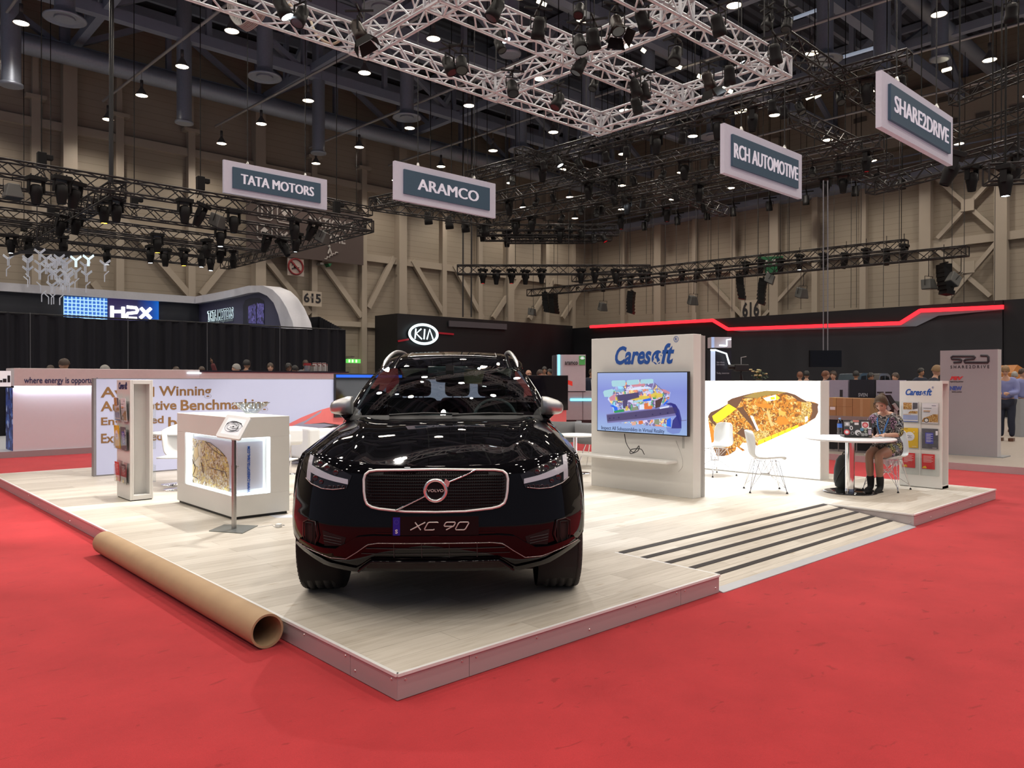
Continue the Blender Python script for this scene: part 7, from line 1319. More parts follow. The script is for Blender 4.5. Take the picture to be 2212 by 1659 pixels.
# fluorescent tubes by the far roof walkway
TUBES = ((1160, 2, 1180, 11), (1247, 41, 1266, 50), (1386, 106, 1394, 112), (1455, 140, 1472, 147), (1507, 163, 1526, 172), (1560, 190, 1582, 199), (1742, 213, 1755, 207), (1760, 210, 1772, 204), (2036, 153, 2054, 148), (1588, 243, 1622, 236), (1695, 47, 1775, 18), (1818, 124, 1900, 100))
for k, (x0, y0, x1, y1) in enumerate(TUBES):
    m_ = atd((x0+x1)/2, (y0+y1)/2, 30); tag(MB().cyl(atd(x0, y0, 30), atd(x1, y1, 30), .07, n=6).cyl(m_, (m_[0], m_[1], 19.2), .012, n=4, mi=1).build('tube_light', [ mat('tube_warm', (.8, .75, .6), .5, emit=5, ecol=(1, .85, .55)) if k < 10 else mat('tube_dim', (.4, .42, .45), .3, .6, emit=.3, ecol=(.7, .8, 1)), BLACK]), 'small tube light high in the roof, %s from the left' % ordn(sorted(TUBES).index(TUBES[k])), 'lamp', 'tube lights in the roof')
# thin steel cables before the right wall
XS = [1000, 1018, 1095, 1152, 1228, 1262, 1338, 1352, 1396, 1410, 1437, 1461, 1487, 1503, 1529, 1552, 1581, 1609, 1637, 1660, 1702, 1730, 1802, 1838, 1850, 1908, 1942, 2056, 2082, 2148]
for k, x in enumerate(XS):
    d_ = (38+(k % 3)) if x < 1900 else 34; a, c = Vector(atd(x, 690-.03*(x-1000) if x > 1200 else 685, d_)), Vector(atd(x+random.uniform(-3, 3), 440 if x > 1300 else 500, d_)); tag(MB().cyl(a, (c.x, c.y, 19.2), .014 if k not in (0, 1) else .05, n=4).build('steel_cable', mat('cable_dark', (.03, .028, .028), .5)), 'thin cable hanging before the far walls, %s from the left' % (ordn(k) if k < 20 else 'twenty-'+ordn(k-20) if k < 29 else 'thirtieth'), 'cable', 'thin cables before the far walls')
# ---- signs on the walls
bn = thing('wall_banner', 'big brown banner with food icons and SORTIE hanging on the left wall', 'banner', (19, 35.2, 7)); BY = 35.2; BC = [ony(x, y, BY) for x, y in ((532, 430), (785, 470), (785, 573), (532, 545))]
MB().poly([(BC[0][0], BY, BC[0][2]), (BC[1][0], BY, BC[1][2]+.3), (BC[2][0], BY, BC[2][2]), (BC[3][0], BY, BC[3][2])], (0, .03, 0)).build('banner_cloth', mat('banner_brown', (.085, .060, .055), .7), bn); BI = mat('banner_ink', (.50, .46, .44), .6)
def ytext(s, x0, x1, yt, yb, Y, m, parent, bold=.02): a, c = ony(x0, yb, Y), ony(x1, yb, Y); h = ony(x0, yt, Y)[2]-a[2]; me = fit(s, c[0]-a[0], h, bold=bold); me.transform(Matrix.Translation(((a[0]+c[0])/2, Y-.01, a[2]))); b = MB(); b.mesh(me, Matrix.Identity(4)); return b.build('lettering', m, parent)
ytext('NATION 7', 668, 763, 466, 488, BY, BI, bn); ytext('SORTIE', 680, 746, 500, 519, BY, BI, bn); yq = lambda x, y: (lambda p: (p[0], BY-.02, p[2]))(ony(x, y, BY-.02))
for x0, y0 in ((557, 440), (599, 447), (556, 484), (598, 491)):
    b = MB(); b.tube([yq(x0+u, y0+v+u*.17) for u, v in ((3, 0), (27, 0), (31, 4), (31, 28), (27, 32), (3, 32), (0, 28), (0, 4))], .04, 4, True)
    if y0 < 445: b.poly([yq(x0+u, y0+v+1) for u, v in ((7, 5), (11, 5), (11, 14), (10, 28), (8, 28), (7, 14))]); b.poly([yq(x0+u, y0+v+3) for u, v in ((20, 4), (24, 12), (23, 16), (23, 28), (20, 28))])
    elif y0 < 450: b.poly([yq(x0+u, y0+v+2) for u, v in ((8, 4), (24, 4), (22, 12), (17, 17), (17, 26), (22, 28), (10, 28), (15, 26), (15, 17), (10, 12))])
    elif x0 < 570: b.poly([yq(x0+u, y0+v+2) for u, v in ((15, 4), (24, 12), (22, 18), (22, 26), (9, 26), (9, 18), (7, 12))])
    else: b.poly([yq(x0+u, y0+v+3) for u, v in ((8, 6), (22, 20), (20, 24), (7, 10))]); b.poly([yq(x0+u, y0+v+3) for u, v in ((22, 6), (8, 20), (10, 24), (24, 10))])
    b.build('icon', BI, bn)
b = MB(); b.tube([yq(x, y) for x, y in ((701, 559), (706, 560), (707, 555), (712, 556), (713, 551), (718, 552), (719, 548), (724, 549), (725, 545), (730, 546))], .035, 4); b.tube([yq(x, y) for x, y in ((709, 548), (711, 541), (712, 535), (715, 545), (716, 550))], .05, 4); b.lathe([(0, -.09), (.09, 0), (0, .09)], yq(711, 532), 8); b.build('escalator_icon', BI, bn)
ns = thing('no_smoking_sign', 'square no smoking sign on the left wall under the brown banner', 'sign', ony(638, 602, 35.3)); c_ = ony(638, 580, 35.3); a, e2 = ony(621, 598, 35.3), ony(656, 560, 35.3)
MB().boxb(a[0], e2[0], 35.28, 35.33, a[2]+.1, e2[2]).build('sign_plate', mat('plate_beige', (.50, .42, .38), .5), ns); r = .42; b = MB(); b.tube([(c_[0]+r*math.cos(a_), 35.25, c_[2]+.1+r*math.sin(a_)) for a_ in np.linspace(0, 2*PI, 33)[:-1]], .05, 6, True); b.bar((c_[0]-r*.7, 35.25, c_[2]+.1+r*.7), (c_[0]+r*.7, 35.25, c_[2]+.1-r*.7), .08); b.build('red_ring', mat('sign_red', (.22, .015, .02), .5), ns)
b = MB(); b.bar((c_[0]-.22, 35.26, c_[2]-.03), (c_[0]+.2, 35.26, c_[2]+.06), .05); b.tube([(c_[0]-.2, 35.26, c_[2]+.12), (c_[0]-.18, 35.26, c_[2]+.24), (c_[0]-.05, 35.26, c_[2]+.28)], .015, 4); b.build('cigarette', DARKI, ns)
for s, Y, x0, x1, yt, yb, lab in (('615', 35.3, 656, 693, 629, 656, 'pale plate with the number 615 on the left wall'),):
    o = thing('number_sign', lab, 'sign', ony(674, 656, Y)); a, c = ony(x0-2, yb, Y), ony(x1+2, yt, Y); MB().boxb(a[0], c[0], Y, Y+.04, a[2]-.1, c[2]-.05).build('sign_plate', mat('plate_sand', (.52, .45, .37), .5), o); ytext(s, x0, x1, yt+3, yb-3, Y, DARKI, o, .03)
o = thing('number_sign', 'number 616 half hidden by the black stand wall on the right wall', 'sign', onx(1621, 690, 41.6)); a, c = onx(1604, 684, 41.6), onx(1640, 684, 41.6); me = fit('616', abs(a[1]-c[1]), .95, bold=.03); b = MB(); b.mesh(me, face((41.58, (a[1]+c[1])/2, a[2]-.05), (0, -1, 0))); b.build('lettering', DARKI, o); MB().boxb(41.6, 41.64, min(a[1], c[1])-.1, max(a[1], c[1])+.1, a[2]-.2, a[2]+1.0).build('sign_plate', mat('plate_sand', (0, 0, 0)), o)
ex = thing('exit_sign', 'small glowing green exit sign over the door between curtain and black stand', 'sign', ony(762, 784, 35.2)); a, c = ony(748, 784, 35.2), ony(777, 776, 35.2); MB().boxb(a[0], c[0], 35.1, 35.25, a[2], c[2]).build('sign_box', mat('exit_green', (.05, .4, .08), .5, emit=.9, ecol=(.16, .75, .12)), ex); b = MB()
for x in (755, 762, 770): p = ony(x, 780, 35.08); b.boxb(p[0]-.05, p[0]+.05, 35.09, 35.1, a[2]+.03, c[2]-.03)
b.build('sign_marks', mat('exit_white', (.7, .9, .6), .5, emit=1.2, ecol=(.7, 1, .55)), ex)
gs = thing('green_sign', 'green hanging exit arrow sign behind the long black trusses', 'sign', onx(1661, 603, 40)); g_ = lambda x, y, o=0: (lambda p: (40-o, p[1], p[2]))(onx(x, y, 40-o))
MB().poly([g_(*p) for p in ((1637, 555), (1691, 553), (1688, 577), (1661, 604), (1650, 580))], (.05, 0, 0)).build('sign_plate', mat('sign_green', (.012, .13, .05), .5), gs); b = MB(); b.poly([g_(x, y, .02) for x, y in ((1657, 586), (1661, 586), (1661, 592), (1664, 592), (1659, 598), (1654, 592), (1657, 592))]); b.poly([g_(x, y, .02) for x, y in ((1668, 560), (1675, 560), (1675, 574), (1668, 574))]); b.poly([g_(x, y, .02) for x, y in ((1652, 562), (1658, 562), (1658, 572), (1652, 572))]); b.build('sign_marks', BI, gs)
tag(MB().poly([(p[0], 35.2, p[2]) for p in (ony(x, y, 35.2) for x, y in ((709, 569), (717, 569), (713, 576)))], (0, .8, 0)).build('green_marker', mat('sign_green', (0, 0, 0))), 'small green triangle under the brown banner', 'sign')
for q_, (x, y, z) in ((bn, (19, 35.2, 8)), (ns, (c_[0], 35.3, c_[2]))): MB().boxb(q_.location[0]-.1, q_.location[0]+.1, q_.location[1]-.02, 36, z, z+.1).build('wall_bracket', STEEL, q_)
for q_ in C.objects:
    if q_.name in ('number_sign', 'exit_sign'): MB().boxb(q_.location[0]-.1, q_.location[0]+.1, q_.location[1]-.02, 36, q_.location[2]+.3, q_.location[2]+.4).build('wall_bracket', STEEL, q_)
for y in (-.7, .7): MB().cyl((40.02, gs.location[1]+y, gs.location[2]+1.1), (40.02, gs.location[1]+y, 19.2), .014, n=4).build('hanging_cable', BLACK, gs)
# ---- the beams that light the stand
for p in PROTO.values():
    for o in KIDS[p.name]: bpy.data.objects.remove(o)
    bpy.data.objects.remove(p)
COLD = (.90, .95, 1); WARM = (1, .955, .90)
BEAMS = [((XA, 3.4, 6.1), (7.4, 2.6, HS), 1100, COLD, 34), ((XA, 5.6, 6.1), (8.0, 3.9, HS), 900, COLD, 40), ((XB+.2, YA_, 6.1), (4.3, 2.7, HS), 1900, COLD, 24), ((XC_, YA_, 6.1), (1.6, 5.6, 1.2), 800, WARM, 36), ((XD+.3, YA_, 6.1), (.9, 6.7, .9), 800, WARM, 36), ((XC_-.8, YA_, 6.1), (1.6, 7.8, HS), 900, WARM, 50), ((XB-.6, YA_, 6.1), (4.5, 8.6, .4), 900, WARM, 45), ((XB, 3.4, 6.1), (5.9, 3.0, 1.0), 420, WARM, 40), ((XA, YC_, 6.1), (8.6, 1.0, .8), 500, COLD, 34), ((XB+.9, YC_, 6.1), (5.2, 1.2, HS), 420, WARM, 44), ((XC_, 3.2, 6.1), (2.5, 2.6, HS), 260, WARM, 50), ((XC_, YA_-.4, 6.1), (.6, 3.0, HS), 600, WARM, 44), ((XA-1.2, YB_, 6.1), (8.85, 3.2, .8), 600, COLD, 50)]
for i, (p, q, e, c, a) in enumerate(BEAMS): spot('stage_beam', p, q, e, c, a, .35, .05)
# ================================================================ people
def skin_mesh(pts, edges, rad, root=0, sub=2, voxel=None, smooth=0):
    """a tapered skin grown along joints; returns a plain mesh"""
    me = bpy.data.meshes.new('skin'); me.from_pydata([tuple(map(float, p)) for p in pts], edges, []); o = bpy.data.objects.new('skin', me); C.objects.link(o)
    md = o.modifiers.new('s', 'SKIN'); md.use_smooth_shade = True
    for i, r in enumerate(rad): me.skin_vertices[0].data[i].radius = (r, r) if not isinstance(r, tuple) else r
    me.skin_vertices[0].data[root].use_root = True
    if sub: s = o.modifiers.new('u', 'SUBSURF'); s.levels = sub; s.render_levels = sub
    bpy.context.view_layer.update(); out = bpy.data.meshes.new_from_object(o.evaluated_get(bpy.context.evaluated_depsgraph_get())); bpy.data.objects.remove(o); return out
def chain(P, R, pts, rad, at=None, E=None):
    k = len(P); P += pts; R += rad; E += ([(at, k)] if at is not None else [])+[(i, i+1) for i in range(k, k+len(pts)-1)]; return k
def fuse(b, voxel, name, mats, parent, smooth_it=4):
    """weld overlapping pieces into one continuous surface"""
    me = bpy.data.meshes.new('raw'); me.from_pydata(b.v, [], b.f); o = bpy.data.objects.new('raw', me); C.objects.link(o); bm = bmesh.new(); bm.from_mesh(me); bmesh.ops.recalc_face_normals(bm, faces=bm.faces); bm.to_mesh(me); bm.free()
    r = o.modifiers.new('r', 'REMESH'); r.mode = 'VOXEL'; r.voxel_size = voxel; r.use_smooth_shade = True
    if smooth_it: s = o.modifiers.new('s', 'SMOOTH'); s.factor = .5; s.iterations = smooth_it
    bpy.context.view_layer.update(); out = bpy.data.meshes.new_from_object(o.evaluated_get(bpy.context.evaluated_depsgraph_get())); bpy.data.objects.remove(o)
    out.name = name; out.materials.clear()
    for m in (mats if isinstance(mats, (list, tuple)) else [mats]): out.materials.append(m)
    for p in out.polygons: p.use_smooth = True
    q = bpy.data.objects.new(name, out); C.objects.link(q)
    if parent is not None: q.parent = parent; LOC[q.name] = LOC.get(parent.name, (0, 0, 0))
    return q
def head(b, M, s=1.0, n=28, m=20):
    """a head about 23 cm tall, face towards -y, chin down; M places it"""
    G_ = lambda x, z, cx, cz, w_, h: math.exp(-((x-cx)/w_)**2-((z-cz)/h)**2); rows = []
    for j in range(m+1):
        t = -PI/2+PI*j/m; z = .115*math.sin(t); c = math.cos(t)**.85 if 0 < j < m else 0; r = []
        for i in range(n):
            a = 2*PI*i/n; x, y = .074*c*math.cos(a), .094*c*math.sin(a)+.012
            if z < -.02: k = 1-.36*min(1, (-.02-z)/.095); x *= k; y = y*(1-.2*min(1, (-.02-z)/.095))-.012*min(1, (-.02-z)/.095)*(1 if y < 0 else .0)
            if y < .01:
                y -= .020*G_(x, z, 0, -.022, .014, .022)+.010*G_(x, z, 0, .0, .010, .03)+.008*G_(x, z, 0, -.062, .026, .010)+.008*G_(x, z, 0, -.10, .022, .016)+.006*G_(x, z, 0, .032, .055, .012)+.004*G_(abs(x), z, .042, -.025, .02, .02)
                y += .010*G_(abs(x), z, .032, .010, .018, .012)
            r.append(M @ (Vector((x, y, z))*s))
        rows.append(r)
    b.grid(rows, closed=True)
    for sx_ in (-1, 1): b.lathe([(0, -.012), (.016, -.008), (.020, 0), (.014, .008), (0, .01)], (0, 0, 0), 10); k = 50; V = b.v[-k:]; b.v[-k:] = [tuple(M @ (Vector((sx_*(.076+v[2]*.6), .015+v[0]*.9, -.005+v[1]*1.5))*s)) for v in V]
    return b
SKIN1, SKIN2, SKIN3 = mat('skin_fair', (.52, .30, .21), .5, var=.05), mat('skin_tan', (.34, .18, .11), .5, var=.05), mat('skin_brown', (.14, .065, .04), .5, var=.05)
EYEW, EYED = mat('eye_white', (.7, .68, .66), .3), mat('eye_dark', (.03, .02, .015), .3); LIP = mat('lip', (.42, .14, .12), .45)
def facial(parent, M, s=1, brow=None, closed=False):
    for sx_ in (-1, 1):
        b = MB(); b.lathe([(0, -.0095), (.007, -.007), (.0105, 0), (.007, .007), (0, .0095)], (0, 0, 0), 10); b.v = [tuple(M @ (Vector((v[0]+sx_*.031, v[1]-.066, v[2]*.55+.008))*s)) for v in b.v]; b.build('eye', EYED if closed else EYEW, parent)
        if not closed: b = MB(); b.lathe([(0, 0), (.0045, 0)], (0, 0, 0), 8); b.v = [tuple(M @ (Vector((v[0]+sx_*.031, -.0768, v[1]+.007))*s)) for v in b.v]; b.build('iris', EYED, parent)
        b = MB(); b.tube([M @ (Vector((sx_*x, y, z))*s) for x, y, z in ((.014, -.083, .027), (.03, -.082, .032), (.046, -.070, .027))], .0030*s, 5); b.build('eyebrow', brow or EYED, parent)
    b = MB(); b.tube([M @ (Vector((x, y, z))*s) for x, y, z in ((-.022, -.078, -.060), (-.01, -.0865, -.0585), (0, -.0875, -.0595), (.01, -.0865, -.0585), (.022, -.078, -.060))], .0042*s, 6); b.build('lips', LIP, parent)
def hairshell(b, M, s=1, low=-.02, long_=0, thick=1.10):
    rows = []
    for j in range(12):
        t = -.25+(PI/2+.25)*j/11; r = []
        for i in range(24):
            a = 2*PI*i/24; c = math.cos(t)**.8; x, y, z = .079*c*math.cos(a)*thick, .102*c*math.sin(a)*thick+.014, .118*math.sin(t)*1.04+.004
            fr = max(0, -math.sin(a)); z = max(z, (.060+low*.3)*fr**1.5-.05*(1-fr)) if fr > .15 else z
            r.append(M @ (Vector((x, y+(.006 if fr > .5 else 0), z))*s))
        rows.append(r)
    b.grid(rows, closed=True); return b
# ---- the woman at the laptop
wr = dup if False else None
WROT = yaw-PI/2+.72
wo = thing('person', 'seated woman in a patterned dress with a blue lanyard typing on the laptop', 'person', (GX, GY, HS), WROT, local=True)
P, R, E = [], [], []
V = lambda *a: tuple(a)
chain(P, R, [V(0, .07, .55), V(0, .065, .68), V(0, .01, .83), V(0, -.055, .97), V(0, -.085, 1.04), V(0, -.13, 1.09)], [(.145, .115), (.125, .095), (.135, .10), (.115, .075), .052, .047], None, E)
for s in (-1, 1):
    k = chain(P, R, [V(s*.10, -.045, .995), V(s*.165, -.06, .965)], [.06, .056], 3, E)
    el = V(s*.215, -.11, .76); wr_ = V(s*.095, -.345, .635+.125) if s > 0 else V(s*.06, -.35, .635+.125); mid = tuple((np.array(el)+np.array(wr_))/2+np.array([s*.01, 0, .0]))
    chain(P, R, [tuple((np.array(P[k+1])*.5+np.array(el)*.5)), el, mid, wr_], [.043, .038, .033, .024], k+1, E)
    hn = len(P)-1; d = Vector((-s*.35, -.93, -.05)).normalized(); side = Vector((s*.93, -.35, 0)); wv = Vector(wr_)
    # hip to toe
    h0 = chain(P, R, [V(s*.09, .035, .535)], [.098], 0, E); kx = s*.062-.0
    chain(P, R, [V(s*.085, -.17, .525), V(kx, -.385, .505), V(kx, -.40, .46), V(kx+s*.0, -.375, .30), V(kx, -.35, .12), V(kx, -.345, .075)], [.083, .058, .055, .054, .034, .036], h0, E)
skm = skin_mesh(P, E, R, 0, 2)
b = MB(); b.mesh(skm, Matrix.Identity(4))
HM = Matrix.Translation((0.0, -.185, 1.165)) @ Matrix.Rotation(math.radians(34), 4, 'X') @ Matrix.Rotation(math.radians(6), 4, 'Z')
head(b, HM, .98, 40, 30)
for s in (-1, 1):       # palms and bent fingers over the keyboard
    wv = Vector((s*.095, -.345, .76)) if s > 0 else Vector((s*.06, -.35, .76)); d = Vector((-s*.30, -.95, -.06)).normalized(); sd = Vector((0, 0, 1)).cross(d).normalized()*(-1 if s > 0 else 1)
    pm = MB(); rows = []
    for t, w_, h in ((-.01, .024, .02), (.02, .032, .017), (.05, .038, .014), (.078, .038, .011), (.088, .03, .006)): c = wv+d*t; rows.append([c+sd*(w_*math.cos(a))+Vector((0, 0, h*math.sin(a))) for a in np.linspace(0, 2*PI, 13)[:-1]])
    b.grid(rows, closed=True)
    for f, (o, ln) in enumerate(((-.027, .062), (-.009, .072), (.009, .068), (.026, .054))):
        r0 = wv+d*.07+sd*o; fp_ = [r0, r0+d*ln*.42+Vector((0, 0, .012)), r0+d*ln*.74+Vector((0, 0, .002)), r0+d*ln*.92+Vector((0, 0, -.016))]; b.tube(fp_, [.0092, .0088, .008, .0065], 8)
    r0 = wv+d*.02-sd*.028*(1); b.tube([r0, r0+d*.03-sd*.022+Vector((0, 0, -.006)), r0+d*.058-sd*.026+Vector((0, 0, -.014))], [.012, .0105, .008], 8)
TIGHT = mat('tights', (.36, .20, .135), .5, var=.04)
body_ = fuse(b, .0062, 'body', [SKIN1, TIGHT], wo, 3)
for p in body_.data.polygons:
    c = p.center
    if c.z < .62 and c.y > -.47 and not (c.z > .60 and abs(c.x) > .3): p.material_index = 1
HAIRB = mat('hair_brown', (.075, .045, .026), .6, var=.7, scale=90, bump=.6, spec=.25); facial(body_, HM, .98, HAIRB, True)
b = MB(); rows = []
for j in range(14):      # hair drawn back to a knot
    t = -.30+(PI/2+.30)*j/13; r = []
    for i in range(30):
        a = 2*PI*i/30; c = max(.02, math.cos(t))**.8; x, y, z = .083*c*math.cos(a), .106*c*math.sin(a)+.014, .122*math.sin(t)+.004; f = max(0, -math.sin(a)); z = max(z, .094*f**1.1-.055*(1-f) if f > .1 else z); k = 1+.014*math.sin(9*a+3*t)
        r.append(HM @ (Vector((x*k, (y+.004*f)*k, z))*.98))
    rows.append(r)
b.grid(rows, closed=True); b.lathe([(0, -.045), (.032, -.035), (.046, 0), (.032, .035), (0, .045)], (0, 0, 0), 14); k = 70; b.v[-k:] = [tuple(HM @ Vector((v[0], .105+v[2]*.8, .060+v[1]))) for v in b.v[-k:]]
for s in (-1, 1): b.tube([HM @ Vector((s*.066, -.055, .06)), HM @ Vector((s*.080, -.050, .01)), HM @ Vector((s*.078, -.045, -.06))], [.006, .005, .002], 5)
b.build('hair', HAIRB, wo)
# dress
P, R, E = [], [], []
chain(P, R, [V(0, .075, .545), V(0, .07, .68), V(0, .012, .83), V(0, -.048, .955), V(0, -.07, 1.0)], [(.168, .135), (.142, .11), (.155, .122), (.135, .098), (.095, .075)], None, E)
for s in (-1, 1):
    k = chain(P, R, [V(s*.10, -.042, .985), V(s*.168, -.058, .962)], [.082, .078], 3, E); el = np.array([s*.215, -.11, .765]); chain(P, R, [tuple(np.array(P[k+1])*.5+el*.5), tuple(el), tuple(el+np.array([-s*.03, -.07, .0]))], [.062, .055, .048], k+1, E)
    h0 = chain(P, R, [V(s*.09, .03, .535)], [.115], 0, E); chain(P, R, [V(s*.085, -.12, .535), V(s*.075, -.25, .525)], [.10, .085], h0, E)
b = MB(); b.mesh(skin_mesh(P, E, R, 0, 2), Matrix.Identity(4)); b.grid([[Vector((x, y, z)) for x in (-.14, 0, .14)] for y, z in ((.12, .455), (-.1, .47), (-.28, .475))])
DR = bpy.data.materials.new('paisley'); DR.use_nodes = True; nt = DR.node_tree; b_ = nt.nodes['Principled BSDF']; L = nt.links.new; tc = N(nt, 'TexCoord'); n1 = N(nt, 'TexNoise', i_Scale=7.0, i_Detail=2.0); L(tc.outputs['Object'], n1.inputs['Vector']); am = N(nt, 'VectorMath', operation='MULTIPLY_ADD'); L(n1.outputs['Color'], am.inputs[0]); am.inputs[1].default_value = (.6,)*3; L(tc.outputs['Object'], am.inputs[2])
wv_ = N(nt, 'TexWave', wave_type='RINGS', i_Scale=7.0, i_Distortion=9.0, i_Detail=2.0); wv_.inputs['Detail Scale'].default_value = 1.6; L(am.outputs[0], wv_.inputs['Vector']); vo = N(nt, 'TexVoronoi', i_Scale=11.0); L(tc.outputs['Object'], vo.inputs['Vector']); sc = N(nt, 'SeparateColor'); L(vo.outputs['Color'], sc.inputs[0]); r1 = ramp(nt, [(0, (.36, .34, .33)), (.3, (.42, .24, .36)), (.45, (.40, .38, .36)), (.65, (.30, .36, .42)), (.8, (.45, .44, .16)), (.88, (.22, .14, .11))], 'CONSTANT'); L(sc.outputs[0], r1.inputs[0])
r2 = ramp(nt, [(.60, (0, 0, 0)), (.70, (1, 1, 1))]); L(wv_.outputs['Fac'], r2.inputs[0]); mx = N(nt, 'Mix', data_type='RGBA'); L(r2.outputs[0], mx.inputs['Factor']); mx.inputs[6].default_value = (.008, .008, .010, 1); L(r1.outputs[0], mx.inputs[7]); L(mx.outputs[2], b_.inputs['Base Color']); b_.inputs['Roughness'].default_value = .75
fuse(b, .009, 'dress', DR, wo, 3)
b = MB()
for s in (-1, 1): b.tube([V(s*.05, -.0, 1.045), V(s*.062, -.075, 1.02), V(s*.072, -.135, .955), V(s*.05, -.165, .86), V(s*.012, -.16, .74)], [.006, .009, .010, .010, .009], 6)
b.build('lanyard', mat('lanyard_blue', (.04, .16, .42), .6), wo); MB().lathe([(.027, -.006), (.031, 0), (.027, .006)], (.105, -.31, .76), 14, ax='y').build('bracelet', mat('bracelet_white', (.7, .66, .6), .4), wo)
for s in (-1, 1):
    b = MB(); kx = s*.062; b.mesh(skin_mesh([V(kx, -.368, .25), V(kx, -.35, .15), V(kx, -.345, .08), V(kx, -.36, .045), V(kx+s*.005, -.43, .036), V(kx+s*.008, -.49, .028)], [(0, 1), (1, 2), (2, 3), (3, 4), (4, 5)], [.058, .050, .046, .042, .038, .026], 0, 2), Matrix.Identity(4)); b.boxb(kx-.032, kx+.032, -.52, -.31, .0, .018); fuse(b, .008, 'ankle_boot', mat('suede_black', (.008, .008, .009), .8), wo, 2)
# ---- people in the background: one figure in a few poses, each with its own clothes
POSE = {}
def figure(pose):
    """returns plain meshes (body, top, trousers, shoes, hair) of a standing adult 1.75 m tall facing -y"""
    if pose in POSE: return POSE[pose]
    lean = {'stand': 0, 'look': .03, 'read': .05, 'raise': 0}[pose]; P, R, E = [], [], []
    spine = [V(0, .02, .95), V(0, .02, 1.10), V(0, 0, 1.28), V(0, -.005-lean*.5, 1.42), V(0, -.01-lean, 1.50), V(0, -.02-lean, 1.56)]; chain(P, R, spine, [(.15, .11), (.14, .10), (.165, .115), (.12, .08), .058, .055], None, E)
    for s in (-1, 1):
        k = chain(P, R, [V(s*.12, -.01, 1.42), V(s*.19, 0, 1.385)], [.065, .058], 3, E)
        arm = {'stand': [V(s*.235, .02, 1.12), V(s*.225, -.05, .88)], 'look': [V(s*.24, .02, 1.12), V(s*.15, -.22, 1.02)], 'read': [V(s*.23, -.03, 1.13), V(s*.09, -.28, 1.12)], 'raise': [V(s*.24, .02, 1.12), V(s*.225, -.05, .88)] if s < 0 else [V(.34, -.05, 1.60), V(.26, -.12, 1.86)]}[pose]
        chain(P, R, [tuple((np.array(P[k+1])+np.array(arm[0]))/2), arm[0], tuple((np.array(arm[0])+np.array(arm[1]))/2), arm[1]], [.047, .042, .036, .027], k+1, E); hd = Vector(arm[1])
        h0 = chain(P, R, [V(s*.095, .02, .90)], [.10], 0, E); chain(P, R, [V(s*.105, .01, .70), V(s*.105, 0, .49), V(s*.11, .03, .30), V(s*.11, .045, .09)], [.082, .058, .056, .04], h0, E)
    core = skin_mesh(P, E, R, 0, 1); b = MB(); b.mesh(core, Matrix.Identity(4)); HM_ = Matrix.Translation((0, -.045-lean*1.3, 1.645)) @ Matrix.Rotation(math.radians({'stand': 2, 'look': 14, 'read': 30, 'raise': 0}[pose]), 4, 'X'); head(b, HM_, 1, 24, 18)
    for s in (-1, 1):
        a0, a1 = (Vector(x) for x in ({'stand': (V(s*.235, .02, 1.12), V(s*.225, -.05, .88)), 'look': (V(s*.24, .02, 1.12), V(s*.15, -.22, 1.02)), 'read': (V(s*.23, -.03, 1.13), V(s*.09, -.28, 1.12)), 'raise': (V(s*.235, .02, 1.12), V(s*.225, -.05, .88)) if s < 0 else (V(.34, -.05, 1.60), V(.26, -.12, 1.86))}[pose])); d = (a1-a0).normalized(); sd = d.cross(Vector((s, .2, .1))).normalized()
        b.tube([a1, a1+d*.04, a1+d*.09], [.026, .036, .034], 8)
        for f in range(4): r0 = a1+d*.085+sd*(f-1.5)*.018; b.tube([r0, r0+d*.04, r0+d*(.065-.006*abs(f-1.5))+Vector((0, -.012, 0))], [.0105, .0098, .008], 6)
        r0 = a1+d*.03+sd*-.03; b.tube([r0, r0+d*.03-sd*.02, r0+d*.055-sd*.024], [.013, .012, .009], 6)
    POSE[pose] = (P, R, E, b, HM_); return POSE[pose]
def cloth(P, R, E, idx, grow, name, m, parent, voxel=.022, extra=None):
    mp = {i: k for k, i in enumerate(idx)}; b = MB(); rr = [tuple(v+grow for v in R[i]) if isinstance(R[i], tuple) else R[i]+grow for i in idx]
    b.mesh(skin_mesh([P[i] for i in idx], [(mp[a], mp[c]) for a, c in E if a in mp and c in mp], rr, 0, 1), Matrix.Identity(4)); return fuse(b, voxel, name, m, parent, 3)
HC = {'black': mat('hair_black', (.012, .011, .011), .5), 'brown': mat('hair_dark_brown', (.05, .03, .02), .5), 'red': mat('hair_red', (.16, .06, .03), .5), 'blond': mat('hair_blond', (.25, .15, .07), .5), 'grey': mat('hair_grey', (.30, .29, .27), .55)}
CL = {'navy': mat('cloth_navy', (.012, .016, .035), .8), 'black': mat('cloth_black', (.010, .010, .012), .8), 'blue': mat('shirt_blue', (.20, .22, .44), .75), 'white': mat('shirt_white', (.6, .6, .62), .7), 'maroon': mat('cloth_maroon', (.10, .02, .025), .8), 'grey': mat('cloth_grey', (.16, .16, .17), .8)}
SKN = [SKIN1, SKIN2, SKIN3]; PM = {}
